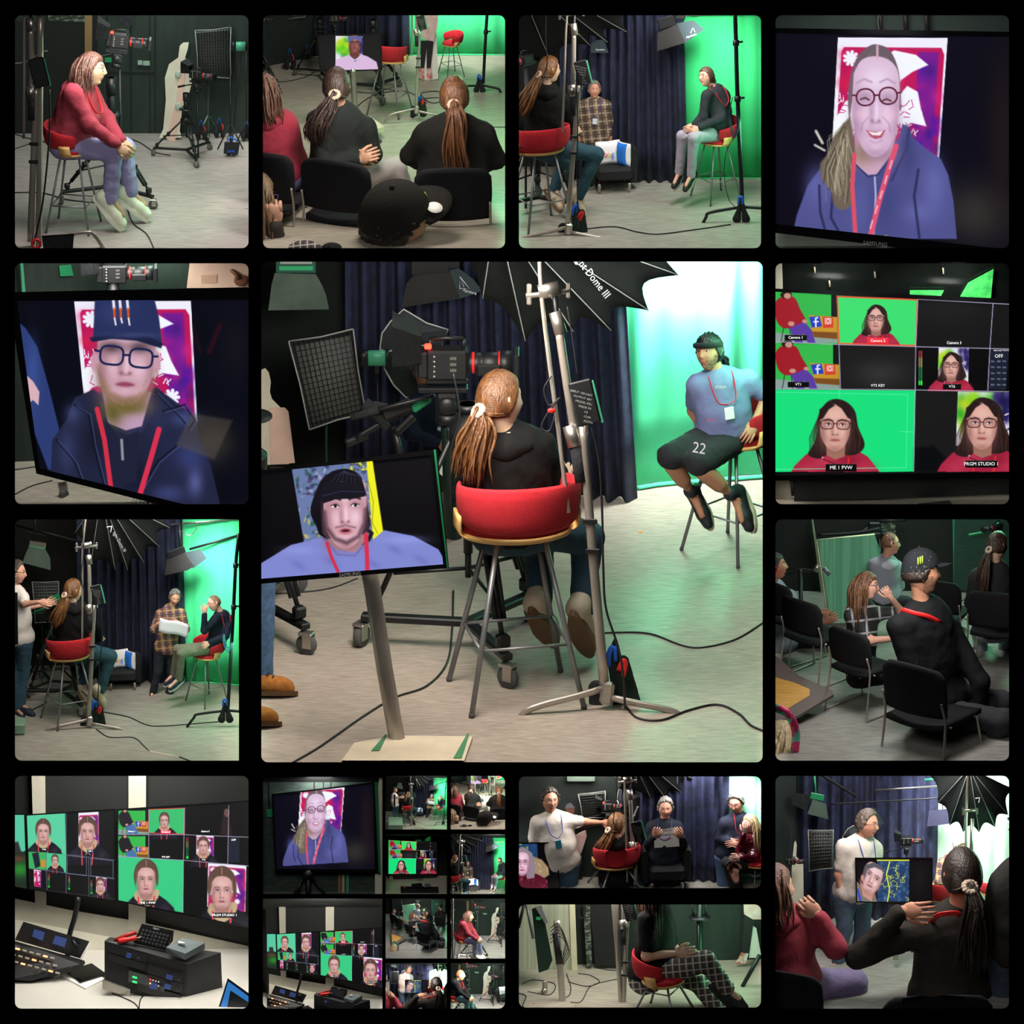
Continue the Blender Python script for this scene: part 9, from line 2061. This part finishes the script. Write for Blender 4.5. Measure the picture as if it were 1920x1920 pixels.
 fstand(c,c.fd(1878),lambda x,y:(1180+(x-1096-.13*(y-755))*.4,1706+(y-755)*.44),.5,'checked trousers',legs=False,bag=False)
 pxtube('stand_pole',[(1150,1690,0),(1156,1760,0),(1166,1900,0)],4.6,c.fd(1878),M_chrome(),None,'chrome pole with black cable clips beside the red stool','pole')
 rs=np.random.RandomState(3);nm_=('nearest the frame edge','round the chrome pole foot','beneath the cabinet','in the middle of the tangle','reaching to the red stool','furthest back by the wall')
 for k,pts in enumerate(([(966,1862),(986,1868),(980,1886),(988,1894)],[(978,1846),(1000,1838),(1040,1846),(1030,1866),(990,1860)],[(1062,1826),(1070,1850),(1068,1866),(1058,1872)],[(1066,1842),(1100,1850),(1124,1842),(1108,1830),(1084,1826)],[(1070,1880),(1090,1878),(1108,1850),(1150,1838),(1190,1832)],[(1120,1816),(1150,1820),(1190,1818),(1220,1822)])):cable(c,pts,.9,'black lead on the pale floor, '+nm_[k])
 for k,(x,y)in enumerate(((1039,1840),(1001,1882),(1079,1886))):m=MB();m.box(c.fp(x,y)+V3((0,0,.001)),(.008,.006,.001));single('red_tape_mark','tiny red tape mark on the floor '+('by the chrome pole','at the frame foot','below the cable tangle')[k],'tape',m,M_redp())
 clip_cell(c);CUR=None
 # ==== K: the nested collage, ten small openings
def build_K1():
 global CUR
 CUR=c=Cell('K1',*OVR)
 shell(c,1672,floor_mat('vinyl_floor_dark','6a6e64','585c54',.5),mat('sage_wall','3c4a42',.9,col2='364239'),extra=.04)
 wall(c,(485,1672),(725,1672),'wall_studio',mat('sage_brick','3a4a40',.9,col2='2c3832',scale=30,stretch=(1,1,3)))
 top_lamp(c,600,1677,1.6,.12);d=c.fd(1672)
 for i,x in enumerate((504,589,606,620)):pxtube('wall_conduit',[(x,1450),(x+1,1520)],1.6,d,mat('dark_conduit','241c1c',.6),None,'dark conduit on the sage wall, %s from the socket'%('first','second','third','fourth')[i],'conduit')
 pxsheet('light_switch',[(500,1517),(511,1517),(511,1532),(501,1532)],3,5,d,mat('mint_switch','2c9460',.4,emit=.15),None,'mint-lit socket beside the television','socket')  # socket's green light is put into its colour
 pxsheet('cardboard_cutout',[(712,1452),(720,1452),(720,1680),(703,1680),(703,1640),(710,1600),(707,1490)],0,3,c.fd(1676),mat('cutout_white','dcd8c4',.7,col2='d0ccb8'),None,'white cardboard figure edge behind the television','cardboard cutout')
 for x,mm in((634,'tan_post'),(641,'pale_post'),(649,'mint_enamel')):pxsheet('wall_post',[(x,1630),(x+5,1630),(x+5,1682),(x,1682)],2,5,d,mat(mm,{'tan_post':'8c6c48','pale_post':'b8a890'}.get(mm,'4fae88'),.5),None,'%s strip on the wall below the television'%{'tan_post':'tan','pale_post':'pale','mint_enamel':'mint'}[mm],'post')
 def pic(X,Y):
  return pic_D(1642+(X-592)/.40,198+(Y-1524+(X-592)*.06)/.385)
 tv=monitor([(509,1489),(704,1466),(713,1636),(516,1634)],c.fd(1679),'television tilted on a tripod, showing the smiling woman',pic,(220,190),'television',inner=[(513,1492),(699,1470),(703,1630),(519,1629)],thick=8)
 m=MB(pixtf(c.fd(1679)));m.grid(np.array([[(702,1467,3.4),(708,1466,3.4)],[(710,1637,3.4),(714,1637,3.4)]]),smooth=False,thick=(0,0,2));part('edge_strip',m,mat('green_lit_edge','1f7a4c',.4),tv)  # painted strip for the green light on this bezel
 th=thing('television_tripod','black tripod under the television','tripod',c.fp(578,1678));dd=c.fd(1678)
 pxtube('head',[(578,1632,-4),(578,1648,-4)],11,dd,M_blk(),th);pxtube('column',[(578,1640,-4),(578,1684,-4)],5,dd,M_blk(),th)
 for p in([(570,1644),(548,1684)],[(586,1644),(614,1684)],[(564,1642),(560,1684)]):pxtube('leg',[(*q,-4)for q in p],2.6,dd,M_black(),th)
 clip_cell(c);CUR=None
NEST={'K2':('H',(139,1107),(765.5,1489),.231,'nested top-middle picture'),'K3':('B',(655,98),(889,1462),.236,'nested top-corner picture'),'K4':('G',(1566,801),(752,1622.7),.187,'nested multiview picture'),'K5':('C',(1324,147),(937,1613),.286,'nested pillow picture'),'K6':('J',(416,1673),(694.5,1821),.48,'nested control-room picture'),'K7':('I',(1724,1076),(796,1711),.215,'nested audience picture'),'K8':('A',(172,133),(879,1718),.31,'nested profile picture'),'K9':('N',(1624,1547),(765.5,1818.5),.30,'nested standing-man picture'),'KX':('A',(172,133),(863.5,1828),.31,'nested bottom-corner picture')}
def build_K(only=''):
 global PX,CX,CY,KS,OVR
 OVR=(SUB['K1'][0],'nested upper big picture');KS=.999;build_K1()
 for key,(src,(sx,sy),(dx,dy),k,where)in NEST.items():
  if only and key not in only:continue
  ax,ay=dx-k*sx,dy-k*sy
  x0,y0,x1,y1=SUB[key][0]
  KS=k;PX=400.0/k;CX=(960-ax)/k;CY=(960-ay)/k
  OVR=(((x0-ax)/k,(y0-ay)/k,(x1-ax)/k,(y1-ay)/k),where)
  globals()['build_'+src]()
 PX,CX,CY,KS,OVR=400.0,960.0,960.0,1.0,None
ONLY=''
for _k in 'ABCDEFGHIJKLMN':
 if not ONLY or _k in ONLY:
  globals()['build_'+_k]()
